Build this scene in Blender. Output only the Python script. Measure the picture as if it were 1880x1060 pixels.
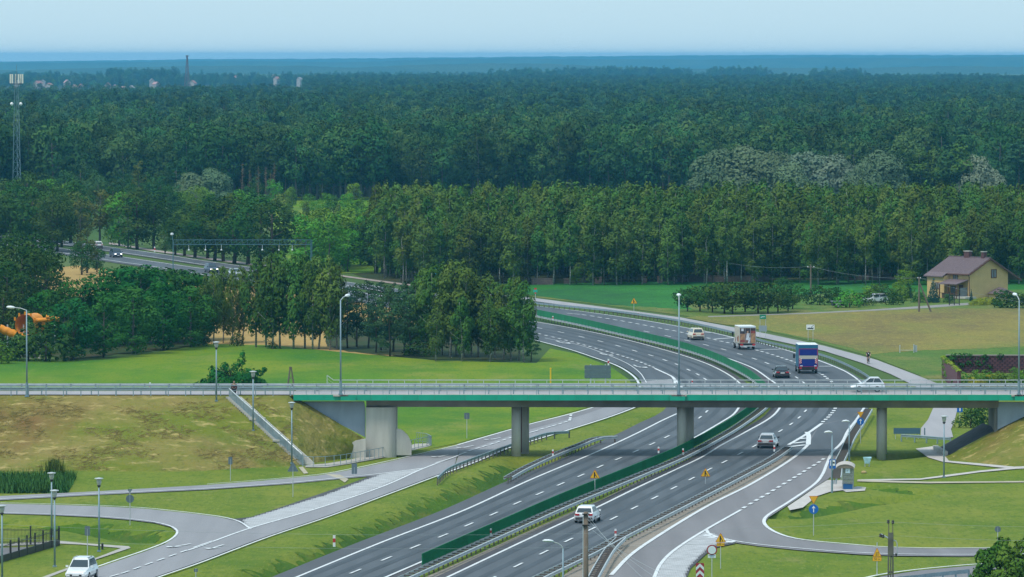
import bpy, math, random
import numpy as np
from mathutils import Vector, Matrix

# ------------------------------------------------------------------ camera, sky, sun, exposure
SC = bpy.context.scene
for _o in list(bpy.data.objects): bpy.data.objects.remove(_o)
FOC, CAMH, HZ = 10845.0, 40.0, 103.0           # focal length in photo pixels, camera height, horizon row
PITCH = math.atan((530.0-HZ)/FOC)
cam = bpy.data.cameras.new('camera'); cam_o = bpy.data.objects.new('camera', cam)
SC.collection.objects.link(cam_o); SC.camera = cam_o
cam.sensor_width = 36.0; cam.lens = 36.0*FOC/1880.0
cam.clip_start = 5.0; cam.clip_end = 90000.0
cam_o.location = (0, 0, CAMH); cam_o.rotation_euler = (math.pi/2-PITCH, 0, 0)

SUN_EL, SUN_AZ = math.radians(60), math.radians(228)      # azimuth from +Y clockwise: high, to the left of the camera
world = bpy.data.worlds.new('World'); SC.world = world; world.use_nodes = True
_nt = world.node_tree; _nt.nodes.clear()
_out = _nt.nodes.new('ShaderNodeOutputWorld'); _bg = _nt.nodes.new('ShaderNodeBackground')
_sky = _nt.nodes.new('ShaderNodeTexSky'); _sky.sky_type = 'NISHITA'; _sky.sun_disc = False
_sky.sun_elevation = SUN_EL; _sky.sun_rotation = SUN_AZ; _sky.air_density = 1.0; _sky.dust_density = 1.0; _sky.ozone_density = 3.0
_mix = _nt.nodes.new('ShaderNodeMixRGB'); _mix.inputs[0].default_value = 0.8      # thin bright overcast veiling the blue
_mix.inputs[2].default_value = (4.75, 6.9, 8.15, 1)
_nt.links.new(_sky.outputs[0], _mix.inputs[1]); _nt.links.new(_mix.outputs[0], _bg.inputs[0])
_bg.inputs[1].default_value = 0.1
_nt.links.new(_bg.outputs[0], _out.inputs[0])
_sl = bpy.data.lights.new('sun', 'SUN'); _sl.energy = 2.2; _sl.angle = math.radians(18); _sl.color = (1.0, 0.95, 0.86)
sun_o = bpy.data.objects.new('sun', _sl); SC.collection.objects.link(sun_o)
_d = Vector((math.sin(SUN_AZ)*math.cos(SUN_EL), math.cos(SUN_AZ)*math.cos(SUN_EL), math.sin(SUN_EL)))
sun_o.rotation_euler = _d.to_track_quat('Z', 'Y').to_euler(); sun_o.location = (-60, 300, 120)
SC.view_settings.view_transform = 'Standard'; SC.view_settings.look = 'None'
SC.view_settings.gamma = 1.0; SC.view_settings.use_curve_mapping = False
SC.view_settings.exposure = 0.30
SC.render.film_transparent = False
SC.cycles.max_bounces = 4; SC.cycles.diffuse_bounces = 2; SC.cycles.glossy_bounces = 2
SC.cycles.transmission_bounces = 2; SC.cycles.volume_bounces = 1; SC.cycles.transparent_max_bounces = 4
SC.cycles.use_denoising = True; SC.cycles.caustics_reflective = False; SC.cycles.caustics_refractive = False

RNG = random.Random(11)
COL = SC.collection
# ------------------------------------------------------------------ survey: where a ground point seen in the photograph lies
_ct, _st = math.cos(PITCH), math.sin(PITCH)
def at(px, py, z=0.0):
    dx, dy = px-940.0, 530.0-py
    d = Vector((dx, FOC*_ct+dy*_st, -FOC*_st+dy*_ct))
    t = (z-CAMH)/d.z
    return Vector((d.x*t, d.y*t, z))
def zat(py, dist):
    dy = 530.0-py
    return CAMH + dist*(-FOC*_st+dy*_ct)/(FOC*_ct+dy*_st)
def xat(px, dist): return (px-940.0)*dist/FOC
def pts(l, z=0.0): return [at(p[0], p[1], z) for p in l]

# ------------------------------------------------------------------ materials
MATS = {}
def mat(name, col, rough=0.7, metal=0.0, var=0.0, scale=1.0, col2=None, bump=0.0, emit=None, detail=4, stretch=(1,1,1), coat=0.0, rnd=0.0, spec=None):
    if name in MATS: return MATS[name]
    m = bpy.data.materials.new(name); m.use_nodes = True; nt = m.node_tree
    b = nt.nodes['Principled BSDF']; b.inputs['Roughness'].default_value = rough; b.inputs['Metallic'].default_value = metal
    if spec is not None: b.inputs['Specular IOR Level'].default_value = spec
    if coat: b.inputs['Coat Weight'].default_value = coat; b.inputs['Coat Roughness'].default_value = 0.05
    c4 = (*col, 1)
    if var or col2 or bump:
        tc = nt.nodes.new('ShaderNodeTexCoord'); mp = nt.nodes.new('ShaderNodeMapping')
        mp.inputs['Scale'].default_value = stretch
        nt.links.new(tc.outputs['Object'], mp.inputs[0])
        n = nt.nodes.new('ShaderNodeTexNoise'); n.inputs['Scale'].default_value = scale; n.inputs['Detail'].default_value = detail
        nt.links.new(mp.outputs[0], n.inputs['Vector'])
        r = nt.nodes.new('ShaderNodeValToRGB')
        c2 = col2 if col2 else tuple(x*(1+var) for x in col)
        c1 = col if col2 else tuple(x*(1-var) for x in col)
        r.color_ramp.elements[0].color = (*c1, 1); r.color_ramp.elements[1].color = (*c2, 1)
        r.color_ramp.elements[0].position = 0.32; r.color_ramp.elements[1].position = 0.68
        nt.links.new(n.outputs[0], r.inputs[0]); src = r.outputs[0]
        if rnd:
            src = _rand(nt, src, rnd)
        nt.links.new(src, b.inputs['Base Color'])
        if bump:
            bp = nt.nodes.new('ShaderNodeBump'); bp.inputs['Strength'].default_value = bump; bp.inputs['Distance'].default_value = 0.1
            nt.links.new(n.outputs[0], bp.inputs['Height']); nt.links.new(bp.outputs[0], b.inputs['Normal'])
    else:
        b.inputs['Base Color'].default_value = c4
    if emit:
        b.inputs['Emission Color'].default_value = (*emit[0], 1); b.inputs['Emission Strength'].default_value = emit[1]
    MATS[name] = m; return m
def _rand(nt, src, amt):
    oi = nt.nodes.new('ShaderNodeObjectInfo'); mr = nt.nodes.new('ShaderNodeMapRange')
    mr.inputs['To Min'].default_value = 1-amt; mr.inputs['To Max'].default_value = 1+amt
    nt.links.new(oi.outputs['Random'], mr.inputs[0])
    v = nt.nodes.new('ShaderNodeVectorMath'); v.operation = 'SCALE'
    nt.links.new(src, v.inputs[0]); nt.links.new(mr.outputs[0], v.inputs['Scale']); return v.outputs[0]

def ground_mat(name, layers, bump=0.35, bscale=2.5, rough=0.95):
    """layers: list of (colA, colB, scale, lo, hi, stretch) mixed one over another by noise."""
    m = bpy.data.materials.new(name); m.use_nodes = True; nt = m.node_tree
    b = nt.nodes['Principled BSDF']; b.inputs['Roughness'].default_value = rough; b.inputs['Specular IOR Level'].default_value = 0.15
    tc = nt.nodes.new('ShaderNodeTexCoord'); cur = None
    for i, (c, scale, lo, hi, st, det) in enumerate(layers):
        if cur is None:
            rgb = nt.nodes.new('ShaderNodeRGB'); rgb.outputs[0].default_value = (*c, 1); cur = rgb.outputs[0]; continue
        mp = nt.nodes.new('ShaderNodeMapping'); mp.inputs['Scale'].default_value = st; mp.inputs['Location'].default_value = (i*13.7, i*7.1, 0)
        nt.links.new(tc.outputs['Object'], mp.inputs[0])
        n = nt.nodes.new('ShaderNodeTexNoise'); n.inputs['Scale'].default_value = scale; n.inputs['Detail'].default_value = det
        n.inputs['Roughness'].default_value = 0.65
        nt.links.new(mp.outputs[0], n.inputs['Vector'])
        mr = nt.nodes.new('ShaderNodeMapRange'); mr.inputs[1].default_value = lo; mr.inputs[2].default_value = hi
        nt.links.new(n.outputs[0], mr.inputs[0])
        mx = nt.nodes.new('ShaderNodeMixRGB'); nt.links.new(mr.outputs[0], mx.inputs[0]); nt.links.new(cur, mx.inputs[1])
        mx.inputs[2].default_value = (*c, 1); cur = mx.outputs[0]
    nt.links.new(cur, b.inputs['Base Color'])
    n = nt.nodes.new('ShaderNodeTexNoise'); n.inputs['Scale'].default_value = bscale; n.inputs['Detail'].default_value = 5
    nt.links.new(tc.outputs['Object'], n.inputs['Vector'])
    bp = nt.nodes.new('ShaderNodeBump'); bp.inputs['Strength'].default_value = bump; bp.inputs['Distance'].default_value = 0.4
    nt.links.new(n.outputs[0], bp.inputs['Height']); nt.links.new(bp.outputs[0], b.inputs['Normal'])
    MATS[name] = m; return m

U = (1, 1, 1)
GR = lambda a, b: [(a,3.2,.52,.74,(1,.10,1),4), (b,4.1,.55,.76,(1,.12,1),4)]
G_LAWN = ground_mat('mown_grass', [((0.1437,0.1955,0.0161),1,0,1,U,1), ((0.2070,0.2242,0.0322),.045,.42,.66,(1,.5,1),5), ((0.0862,0.1552,0.0103),.09,.45,.68,(1,.45,1),5),
                                  ((0.2760,0.2415,0.0862),.16,.60,.78,(1,.35,1),6), ((0.0575,0.1150,0.0138),1.3,.52,.75,(1,.4,1),6), ((0.2300,0.2760,0.0690),1.1,.58,.8,(1,.4,1),5)]+GR((0.0978,0.1552,0.0138),(0.2127,0.2300,0.0345)))
G_FIELD = ground_mat('lush_grass', [((.095,.205,.007),1,0,1,U,1), ((.175,.225,.014),.03,.42,.60,(1,.4,1),6), ((.05,.155,.012),.055,.48,.64,(.7,.3,1),6), ((.23,.235,.05),.13,.56,.72,(.7,.25,1),6),
                                   ((0.0530,0.1590,0.0106),.7,.55,.8,(1,.3,1),5), ((0.1590,0.2756,0.0318),.9,.6,.8,(1,.3,1),5)]+GR((0.0636,0.1749,0.0085),(0.1590,0.2491,0.0159)))
G_CROP = ground_mat('green_crop', [((.028,.15,.022),1,0,1,U,1), ((.04,.19,.03),.04,.45,.6,(.5,.25,1),4), ((.022,.09,.03),.07,.5,.66,(.6,.2,1),5), ((.02,.10,.02),.8,.5,.8,(1,.25,1),5)]+GR((.015,.085,.015),(.05,.19,.04)))
G_WHEAT = ground_mat('ripe_wheat', [((.40,.26,.085),1,0,1,U,1), ((.33,.21,.07),.06,.45,.65,(1,.3,1),5), ((.46,.32,.12),.8,.5,.75,(1,.3,1),5)])
G_TAN = ground_mat('ripening_grain', [((.235,.20,.05),1,0,1,U,1), ((.15,.115,.05),.06,.46,.62,(.5,.22,1),5), ((.14,.18,.035),.045,.44,.62,(.6,.2,1),5), ((.30,.24,.06),.9,.5,.75,(1,.25,1),6), ((.17,.13,.04),1.2,.58,.8,(1,.25,1),6)]+GR((.15,.125,.03),(.34,.27,.07)))
G_WEED = ground_mat('rough_grass', [((.11,.17,.03),1,0,1,U,1), ((.075,.16,.022),.06,.45,.6,(1,.3,1),5), ((.22,.19,.06),.09,.52,.7,(1,.3,1),5), ((.05,.10,.02),.7,.52,.78,(1,.3,1),6)]+GR((.06,.11,.02),(.19,.21,.05)))
G_BANK = ground_mat('dry_bank', [((0.1500,0.1750,0.0225),1,0,1,U,1), ((0.2500,0.2000,0.0625),.10,.42,.60,(.6,1,1),6), ((0.1063,0.1562,0.0187),.16,.5,.7,(.35,1,1.4),6),
                                ((0.2000,0.1250,0.0438),.07,.52,.7,(1,1,1),5), ((0.4750,0.3625,0.1500),.9,.55,.72,(.5,1.2,1.6),7), ((0.0750,0.0938,0.0187),1.4,.56,.8,(.5,1.2,1.4),6)], bump=.8, bscale=1.4)
G_FAR = ground_mat('far_meadow', [((.06,.12,.025),1,0,1,U,1), ((.12,.15,.05),.004,.45,.6,(1,.3,1),4), ((.03,.075,.02),.006,.5,.65,(1,.3,1),4)])
G_GRAV = ground_mat('gravel', [((.30,.26,.22),1,0,1,U,1), ((.22,.19,.16),.5,.42,.7,U,6), ((.36,.31,.26),1.5,.5,.8,U,5), ((.10,.14,.03),.22,.62,.74,(1,.5,1),5)])
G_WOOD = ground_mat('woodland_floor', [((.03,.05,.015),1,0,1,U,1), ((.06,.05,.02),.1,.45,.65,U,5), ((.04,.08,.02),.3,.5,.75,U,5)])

def asphalt(name, c, var, seed):
    m = bpy.data.materials.new(name); m.use_nodes = True; nt = m.node_tree; b = nt.nodes['Principled BSDF']
    b.inputs['Roughness'].default_value = 0.75; b.inputs['Specular IOR Level'].default_value = 0.3
    tc = nt.nodes.new('ShaderNodeTexCoord')
    def noise(scale, st, lo, hi):
        mp = nt.nodes.new('ShaderNodeMapping'); mp.inputs['Scale'].default_value = st; mp.inputs['Location'].default_value = (seed, seed*2, 0)
        mp.inputs['Rotation'].default_value = (0, 0, math.radians(9))
        nt.links.new(tc.outputs['Object'], mp.inputs[0]); n = nt.nodes.new('ShaderNodeTexNoise'); n.inputs['Scale'].default_value = scale; n.inputs['Detail'].default_value = 4
        nt.links.new(mp.outputs[0], n.inputs['Vector']); mr = nt.nodes.new('ShaderNodeMapRange'); mr.inputs[1].default_value = .3; mr.inputs[2].default_value = .7
        mr.inputs[3].default_value = lo; mr.inputs[4].default_value = hi; nt.links.new(n.outputs[0], mr.inputs[0]); return mr.outputs[0]
    a = noise(.5, (1, .03, 1), 1-var, 1+var); d = noise(.12, (1, .4, 1), 1-var*.7, 1+var*.7); e = noise(9, U, .93, 1.07)
    m1 = nt.nodes.new('ShaderNodeMath'); m1.operation = 'MULTIPLY'; nt.links.new(a, m1.inputs[0]); nt.links.new(d, m1.inputs[1])
    m2 = nt.nodes.new('ShaderNodeMath'); m2.operation = 'MULTIPLY'; nt.links.new(m1.outputs[0], m2.inputs[0]); nt.links.new(e, m2.inputs[1])
    v = nt.nodes.new('ShaderNodeVectorMath'); v.operation = 'SCALE'; v.inputs[0].default_value = c; nt.links.new(m2.outputs[0], v.inputs['Scale'])
    nt.links.new(v.outputs[0], b.inputs['Base Color']); MATS[name] = m; return m
A_DARK = asphalt('dark_asphalt', (.088,.099,.113), .16, 3)
A_SHO = asphalt('shoulder_asphalt', (.085,.088,.097), .10, 5)
A_PALE = asphalt('pale_asphalt', (.27,.262,.275), .09, 7)
A_MID = asphalt('worn_asphalt', (.205,.192,.20), .12, 9)
A_PATH = asphalt('path_asphalt', (.35,.33,.34), .07, 11)
A_EDGE = asphalt('edge_asphalt', (.07,.065,.07), .2, 13)
PAINT = mat('road_paint', (.70,.71,.72), .6, col2=(.42,.43,.44), scale=1.1, detail=8)
PAINT.node_tree.nodes['Color Ramp'].color_ramp.elements[0].position = .5; PAINT.node_tree.nodes['Color Ramp'].color_ramp.elements[1].position = .85
PAVE = mat('concrete_pavers', (.50,.46,.43), .85, var=.14, scale=1.2)
CONC = mat('concrete', (.39,.37,.325), .85, col2=(.56,.535,.48), scale=1.1, bump=.1, stretch=(1,1,.14), detail=8)
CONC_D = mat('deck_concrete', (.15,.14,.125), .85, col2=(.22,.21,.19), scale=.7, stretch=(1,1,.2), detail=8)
CONC_G = mat('painted_concrete', (.29,.345,.41), .7, var=.12, scale=1.0, stretch=(1,1,.3), detail=7)
GREEN_P = mat('green_fascia', (.006,.34,.21), .45, var=.12, scale=.9, rnd=.07, stretch=(1,1,.3))
GREEN_S = mat('green_screen', (.003,.185,.068), .85, var=.14, scale=.8, rnd=.10)
GALV = mat('galvanised_steel', (.50,.53,.54), .5, .25, var=.12, scale=2)
GALV_B = mat('weathered_steel', (.26,.34,.38), .5, .25, var=.12, scale=2)
GALV_D = mat('brown_steel_post', (.13,.11,.10), .7, .2)
POLE_B = mat('blue_grey_pole', (.22,.31,.36), .5, .3, var=.06, scale=1)
WHITE = mat('white_lacquer', (.80,.81,.82), .35)
BLACK = mat('black_plastic', (.02,.02,.022), .5)
RUBBER = mat('tyre_rubber', (.018,.018,.018), .85)
GLASS = mat('car_glass', (.035,.05,.06), .08, 0.0, spec=.8)
RED = mat('red_lamp', (.45,.015,.02), .3)
REDP = mat('red_paint', (.50,.03,.03), .5)
YEL = mat('yellow_sign', (.80,.44,.01), .45)
BLUE_S = mat('blue_sign', (.006,.12,.46), .45)
GREEN_SG = mat('green_sign', (.005,.22,.12), .45)
GREY_SG = mat('sign_back', (.13,.17,.20), .5, .3, var=.08, scale=3)
CHROME = mat('silver_rim', (.5,.5,.52), .3, .8)
BROWN = mat('old_wood', (.16,.125,.095), .85, var=.2, scale=3, stretch=(4,4,.5))
BARKB = mat('birch_bark', (.48,.46,.42), .8, col2=(.10,.09,.08), scale=2.2, stretch=(1,1,1.8))
BARKD = mat('dark_bark', (.075,.06,.045), .9, var=.25, scale=3)
BARKP = mat('grey_bark', (.105,.10,.09), .9, var=.25, scale=2)

# ------------------------------------------------------------------ mesh helpers
class MB:
    def __init__(s): s.v = []; s.f = []; s.m = []
    def add(s, vs, fs, mi=0):
        o = len(s.v); s.v += [tuple(x) for x in vs]; s.f += [tuple(i+o for i in f) for f in fs]; s.m += [mi]*len(fs); return s
    def box(s, c, d, mi=0, rot=None, skew=None):
        hx, hy, hz = d[0]/2, d[1]/2, d[2]/2
        vs = [Vector((x*hx, y*hy, z*hz)) for z in (-1,1) for y in (-1,1) for x in (-1,1)]
        if rot is not None: vs = [rot @ v for v in vs]
        vs = [v+Vector(c) for v in vs]
        return s.add(vs, [(0,2,3,1),(4,5,7,6),(0,1,5,4),(2,6,7,3),(0,4,6,2),(1,3,7,5)], mi)
    def hexa(s, b, t, mi=0):          # bottom quad, top quad (both counter-clockwise from above)
        return s.add(list(b)+list(t), [(3,2,1,0),(4,5,6,7),(0,1,5,4),(1,2,6,5),(2,3,7,6),(3,0,4,7)], mi)
    def tube(s, p, q, r0, r1=None, n=8, mi=0, caps=True):
        p, q = Vector(p), Vector(q); r1 = r0 if r1 is None else r1
        d = (q-p); d.normalize() if d.length > 1e-9 else None
        a = d.orthogonal().normalized(); b = d.cross(a)
        vs = [p+(a*math.cos(2*math.pi*i/n)+b*math.sin(2*math.pi*i/n))*r0 for i in range(n)]
        vs += [q+(a*math.cos(2*math.pi*i/n)+b*math.sin(2*math.pi*i/n))*r1 for i in range(n)]
        fs = [(i, (i+1)%n, n+(i+1)%n, n+i) for i in range(n)]
        if caps: fs += [tuple(range(n-1,-1,-1)), tuple(range(n,2*n))]
        return s.add(vs, fs, mi)
    def path(s, ps, r, n=6, mi=0, r1=None):
        ps = [Vector(p) for p in ps]; N = len(ps); r1 = r if r1 is None else r1; vs = []; up = None
        for i, p in enumerate(ps):
            d = (ps[min(i+1,N-1)]-ps[max(i-1,0)]).normalized()
            if up is None: up = d.orthogonal().normalized()
            a = (up-d*up.dot(d)).normalized(); up = a; b = d.cross(a); rr = r+(r1-r)*i/(N-1)
            vs += [p+(a*math.cos(2*math.pi*k/n)+b*math.sin(2*math.pi*k/n))*rr for k in range(n)]
        fs = [(i*n+k, i*n+(k+1)%n, (i+1)*n+(k+1)%n, (i+1)*n+k) for i in range(N-1) for k in range(n)]
        fs += [tuple(range(n-1,-1,-1)), tuple((N-1)*n+k for k in range(n))]
        return s.add(vs, fs, mi)
    def lathe(s, c, prof, n=12, mi=0, axis='z'):
        vs = []; c = Vector(c)
        for r, h in prof:
            for k in range(n):
                a = 2*math.pi*k/n; x, y = r*math.cos(a), r*math.sin(a)
                vs.append(c+(Vector((x,y,h)) if axis == 'z' else Vector((h,x,y)) if axis == 'x' else Vector((x,h,y))))
        N = len(prof)
        fs = [(i*n+k, i*n+(k+1)%n, (i+1)*n+(k+1)%n, (i+1)*n+k) for i in range(N-1) for k in range(n)]
        fs += [tuple(range(n-1,-1,-1)), tuple((N-1)*n+k for k in range(n))]
        return s.add(vs, fs, mi)
    def prism(s, poly, axis_vec, mi=0):
        poly = [Vector(p) for p in poly]; n = len(poly); a = Vector(axis_vec)
        vs = poly+[p+a for p in poly]
        return s.add(vs, [tuple(range(n-1,-1,-1)), tuple(range(n,2*n))]+[(i,(i+1)%n,n+(i+1)%n,n+i) for i in range(n)], mi)
    def sweep(s, ps, prof, mi=0, closed=True):      # prof: (offset to the right, height) swept along ground polyline ps
        N = len(ps); n = len(prof); vs = []
        for i, p in enumerate(ps):
            d = Vector(ps[min(i+1,N-1)])-Vector(ps[max(i-1,0)]); d.z = 0; d.normalize(); r = Vector((d.y, -d.x, 0))
            vs += [Vector(p)+r*o+Vector((0,0,h)) for o, h in prof]
        m = n if closed else n-1
        fs = [(i*n+k, i*n+(k+1)%n, (i+1)*n+(k+1)%n, (i+1)*n+k) for i in range(N-1) for k in range(m)]
        if closed: fs += [tuple(range(n-1,-1,-1)), tuple((N-1)*n+k for k in range(n))]
        return s.add(vs, fs, mi)
    def mesh(s, name, mats, smooth=False):
        me = bpy.data.meshes.new(name); me.from_pydata(s.v, [], s.f)
        for m in (mats if isinstance(mats, (list, tuple)) else [mats]): me.materials.append(m)
        if any(s.m): me.polygons.foreach_set('material_index', s.m)
        if smooth: me.polygons.foreach_set('use_smooth', [True]*len(me.polygons))
        me.update(); return me
    def build(s, name, mats, parent=None, smooth=False, loc=None, rz=None):
        return put(name, s.mesh(name, mats, smooth), parent, loc, rz)
def put(name, me, parent=None, loc=None, rz=None):
    o = bpy.data.objects.new(name, me); COL.objects.link(o)
    if parent is not None: o.parent = parent
    if loc is not None: o.location = loc
    if rz is not None: o.rotation_euler = (0, 0, rz)
    return o
def thing(name, label, cat, loc=(0,0,0), rz=0.0, group=None, scale=None):
    o = bpy.data.objects.new(name, None); COL.objects.link(o); o.location = loc; o.rotation_euler = (0,0,rz)
    o.empty_display_size = 0.3
    if scale: o.scale = (scale,)*3
    return tag(o, label, cat, group)
def tag(o, label, cat, group=None):
    o['label'] = label; o['category'] = cat
    if group: o['group'] = group
    return o
def struct(o): o['kind'] = 'structure'; return o
def stuff(o): o['kind'] = 'stuff'; return o
def dup(root, label, loc, rz=None, group=None, scale=None):
    def cp(o, par):
        c = o.copy(); COL.objects.link(c)
        if par is not None: c.parent = par
        for ch in KIDS.get(o, []) or list(o.children): cp(ch, c)
        return c
    r = cp(root, None); r.location = loc
    if rz is not None: r.rotation_euler = (0,0,rz)
    r['label'] = label
    if group: r['group'] = group
    if scale: r.scale = (scale,)*3
    return r
KIDS = {}

def resample(ps, step):
    ps = [Vector(p) for p in ps]
    # Catmull-Rom through the surveyed points, then even steps
    fine = []
    for i in range(len(ps)-1):
        p0, p1, p2, p3 = ps[max(i-1,0)], ps[i], ps[i+1], ps[min(i+2,len(ps)-1)]
        n = max(2, min(40, int((p2-p1).length/max(step*.5,.3))))
        t01 = max((p1-p0).length,1e-3)**.5; t12 = max((p2-p1).length,1e-3)**.5; t23 = max((p3-p2).length,1e-3)**.5
        m1 = (p2-p1) if i == 0 else ((p1-p0)/t01-(p2-p0)/(t01+t12)+(p2-p1)/t12)*t12
        m2 = (p2-p1) if i == len(ps)-2 else ((p2-p1)/t12-(p3-p1)/(t12+t23)+(p3-p2)/t23)*t12
        for k in range(n):
            t = k/n; t2 = t*t; t3 = t2*t
            fine.append(p1*(2*t3-3*t2+1)+m1*(t3-2*t2+t)+p2*(-2*t3+3*t2)+m2*(t3-t2))
    fine.append(ps[-1])
    L = [0.0]
    for a, b in zip(fine, fine[1:]): L.append(L[-1]+(b-a).length)
    n = max(1, int(round(L[-1]/step))); out = []; j = 0
    for k in range(n+1):
        s_ = L[-1]*k/n
        while j < len(L)-2 and L[j+1] < s_: j += 1
        seg = L[j+1]-L[j]; t = 0 if seg < 1e-9 else (s_-L[j])/seg
        out.append(fine[j].lerp(fine[j+1], min(max(t,0),1)))
    return out
def walk(ps, step): return resample(ps, step)
def offset(ps, d):
    out = []; N = len(ps)
    for i, p in enumerate(ps):
        t = ps[min(i+1,N-1)]-ps[max(i-1,0)]; t.z = 0; t.normalize(); out.append(p+Vector((t.y,-t.x,0))*d)
    return out
def jag(outline, step=9.0, ax=3.0, ay=.7):
    """an uneven natural border between the surveyed corners"""
    r = random.Random(len(outline)*7+int(outline[0][0])); out = []
    for a, b in zip(outline, outline[1:]+outline[:1]):
        n = max(1, int(math.hypot(b[0]-a[0], b[1]-a[1])/step))
        out += [(a[0]+(b[0]-a[0])*k/n+r.uniform(-ax,ax), a[1]+(b[1]-a[1])*k/n+r.uniform(-ay,ay)) for k in range(n)]
    return out
def sheet(name, outline, z, m, px=True, parent=None):
    v = [at(p[0], p[1], z) for p in outline] if px else [Vector((p[0],p[1],z)) for p in outline]
    b = MB(); ar = sum(v[i].x*v[(i+1)%len(v)].y-v[(i+1)%len(v)].x*v[i].y for i in range(len(v)))
    if ar < 0: v = v[::-1]
    b.add(v, [tuple(range(len(v)))]); return b.build(name, m, parent)
def loft(name, A, B, z, m, n=80):
    a = resample(pts(A), 1.0); b = resample(pts(B), 1.0)
    ia = [a[int(round(i*(len(a)-1)/n))] for i in range(n+1)]; ib = [b[int(round(i*(len(b)-1)/n))] for i in range(n+1)]
    mb = MB(); mb.add([Vector((p.x,p.y,z)) for p in ia+ib], [(i,n+1+i,n+2+i,i+1) for i in range(n)])
    return mb.build(name, m)
def ribbon(mb, ps, w, z, mi=0):
    l, r = offset(ps, -w/2), offset(ps, w/2); n = len(ps)
    mb.add([Vector((p.x,p.y,z)) for p in l+r], [(i,n+i,n+i+1,i+1) for i in range(n-1)], mi)

A_TRACK = asphalt('wheel_track_asphalt', (.063,.074,.087), .2, 17)
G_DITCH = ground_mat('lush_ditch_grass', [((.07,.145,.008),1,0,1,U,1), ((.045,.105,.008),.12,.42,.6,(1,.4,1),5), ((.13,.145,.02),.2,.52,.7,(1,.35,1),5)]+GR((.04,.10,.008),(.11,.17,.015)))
# ------------------------------------------------------------------ terrain
DITCH = [([(380,1085),(470,1062),(560,1030),(660,990),(760,945),(850,905),(930,866),(975,842)], 3.2, 1.1),
         ([(-60,958),(0,960),(100,963),(190,971),(250,982),(290,990)], 4.2, 1.0),
         ([(1440,948),(1500,938),(1560,926),(1620,918),(1660,912)], 3.0, .7),
         ([(1560,888),(1610,891),(1660,900),(1700,905)], 2.5, .6),
         ([(1565,842),(1590,840),(1612,842),(1650,838),(1680,834)], 2.6, .9),
         ([(1440,988),(1520,1004),(1620,1001),(1700,1003)], 2.0, .45),
         ([(1010,655),(1060,668),(1110,688),(1140,705)], 4.0, .8),
         ([(1100,800),(1150,783),(1200,765)], 1.6, .4)]
_seg = []
for l, w, d in DITCH:
    q = pts(l)
    for a, b in zip(q, q[1:]): _seg.append((a.x,a.y,b.x,b.y,w,d))
def terrain_z(X, Y):
    z = np.zeros_like(X)
    best = np.zeros_like(X)
    for ax, ay, bx, by, w, d in _seg:
        L2 = (bx-ax)**2+(by-ay)**2
        t = np.clip(((X-ax)*(bx-ax)+(Y-ay)*(by-ay))/L2, 0, 1)
        r = np.hypot(X-ax-t*(bx-ax), Y-ay-t*(by-ay))
        f = np.clip(1-r/w, 0, 1); f = f*f*(3-2*f)
        best = np.maximum(best, d*f)
    rr = np.sin(X*.31+np.sin(Y*.11)*2)*np.sin(Y*.09+X*.07)*.06
    return z-best+rr*.3-.02
NX0, NX1, NY0, NY1 = -85.0, 85.0, 425.0, 725.0
_xs = np.linspace(NX0, NX1, 230); _ys = np.linspace(NY0, NY1, 380)
_X, _Y = np.meshgrid(_xs, _ys); _Z = terrain_z(_X, _Y)
_edge = np.minimum(np.minimum(_X-NX0, NX1-_X), np.minimum(_Y-NY0, NY1-_Y)); _Z = np.where(_edge < 3, -.05, _Z)
def grid_mesh(name, X, Y, Z, m, smooth=True):
    r, c = X.shape; v = np.stack([X.ravel(), Y.ravel(), Z.ravel()], 1)
    i = np.arange((r-1)*(c-1)); a = (i//(c-1))*c+i % (c-1)
    f = np.stack([a, a+1, a+c+1, a+c], 1)
    me = bpy.data.meshes.new(name); me.vertices.add(len(v)); me.vertices.foreach_set('co', v.ravel())
    me.loops.add(f.size); me.loops.foreach_set('vertex_index', f.ravel().astype(np.int32))
    me.polygons.add(len(f)); me.polygons.foreach_set('loop_start', (np.arange(len(f))*4).astype(np.int32))
    me.polygons.foreach_set('use_smooth', [smooth]*len(f)); me.update(calc_edges=True); me.validate()
    me.materials.append(m); return me
struct(put('ground_lawn', grid_mesh('ground_lawn', _X, _Y, _Z, G_LAWN)))
_mb = MB()
FX, FY = 6400.0, 24000.0
for x0, x1, y0, y1 in ((-FX,FX,NY1,FY), (-FX,FX,-300,NY0), (-FX,NX0,NY0,NY1), (NX1,FX,NY0,NY1)):
    _mb.add([(x0,y0,-.05),(x1,y0,-.05),(x1,y1,-.05),(x0,y1,-.05)], [(0,1,2,3)])
struct(_mb.build('ground', G_FAR))
# fields, each its own sheet
struct(sheet('grass_field', [(-90,652),(0,655),(120,664),(200,660),(300,645),(380,632),(500,634),(640,648),(800,662),(985,667),(1010,640),(1060,650),(1120,673),(1155,697),(1163,712),(1130,733),(1090,745),(1040,759),(930,789),(840,814),(740,833),(650,815),(538,770),(-90,770)], .02, G_FIELD))
struct(sheet('wheat_field', jag([(300,520),(400,520),(600,540),(760,560),(780,655),(640,650),(500,635),(380,634),(320,600)]), .01, G_WHEAT))
struct(sheet('stubble_field', jag([(40,548),(50,498),(140,488),(215,498),(215,548)]), .012, G_WHEAT))
struct(sheet('crop_field', jag([(880,522),(985,523),(1100,519),(1240,516.5),(1400,515),(1620,513.5),(1900,513),(1900,545),(1500,543),(1290,570),(1230,566),(1130,561),(1060,553),(985,543),(880,532)]), .01, G_CROP))
struct(sheet('rough_verge', [(985,543.5),(1060,553),(1130,560),(1230,565),(1290,570),(1500,548),(1960,556),(1960,700),(1720,735),(1690,690),(1600,655),(1500,628),(1400,606),(1250,579),(1090,558),(985,546.5)], .006, G_WEED))
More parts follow.
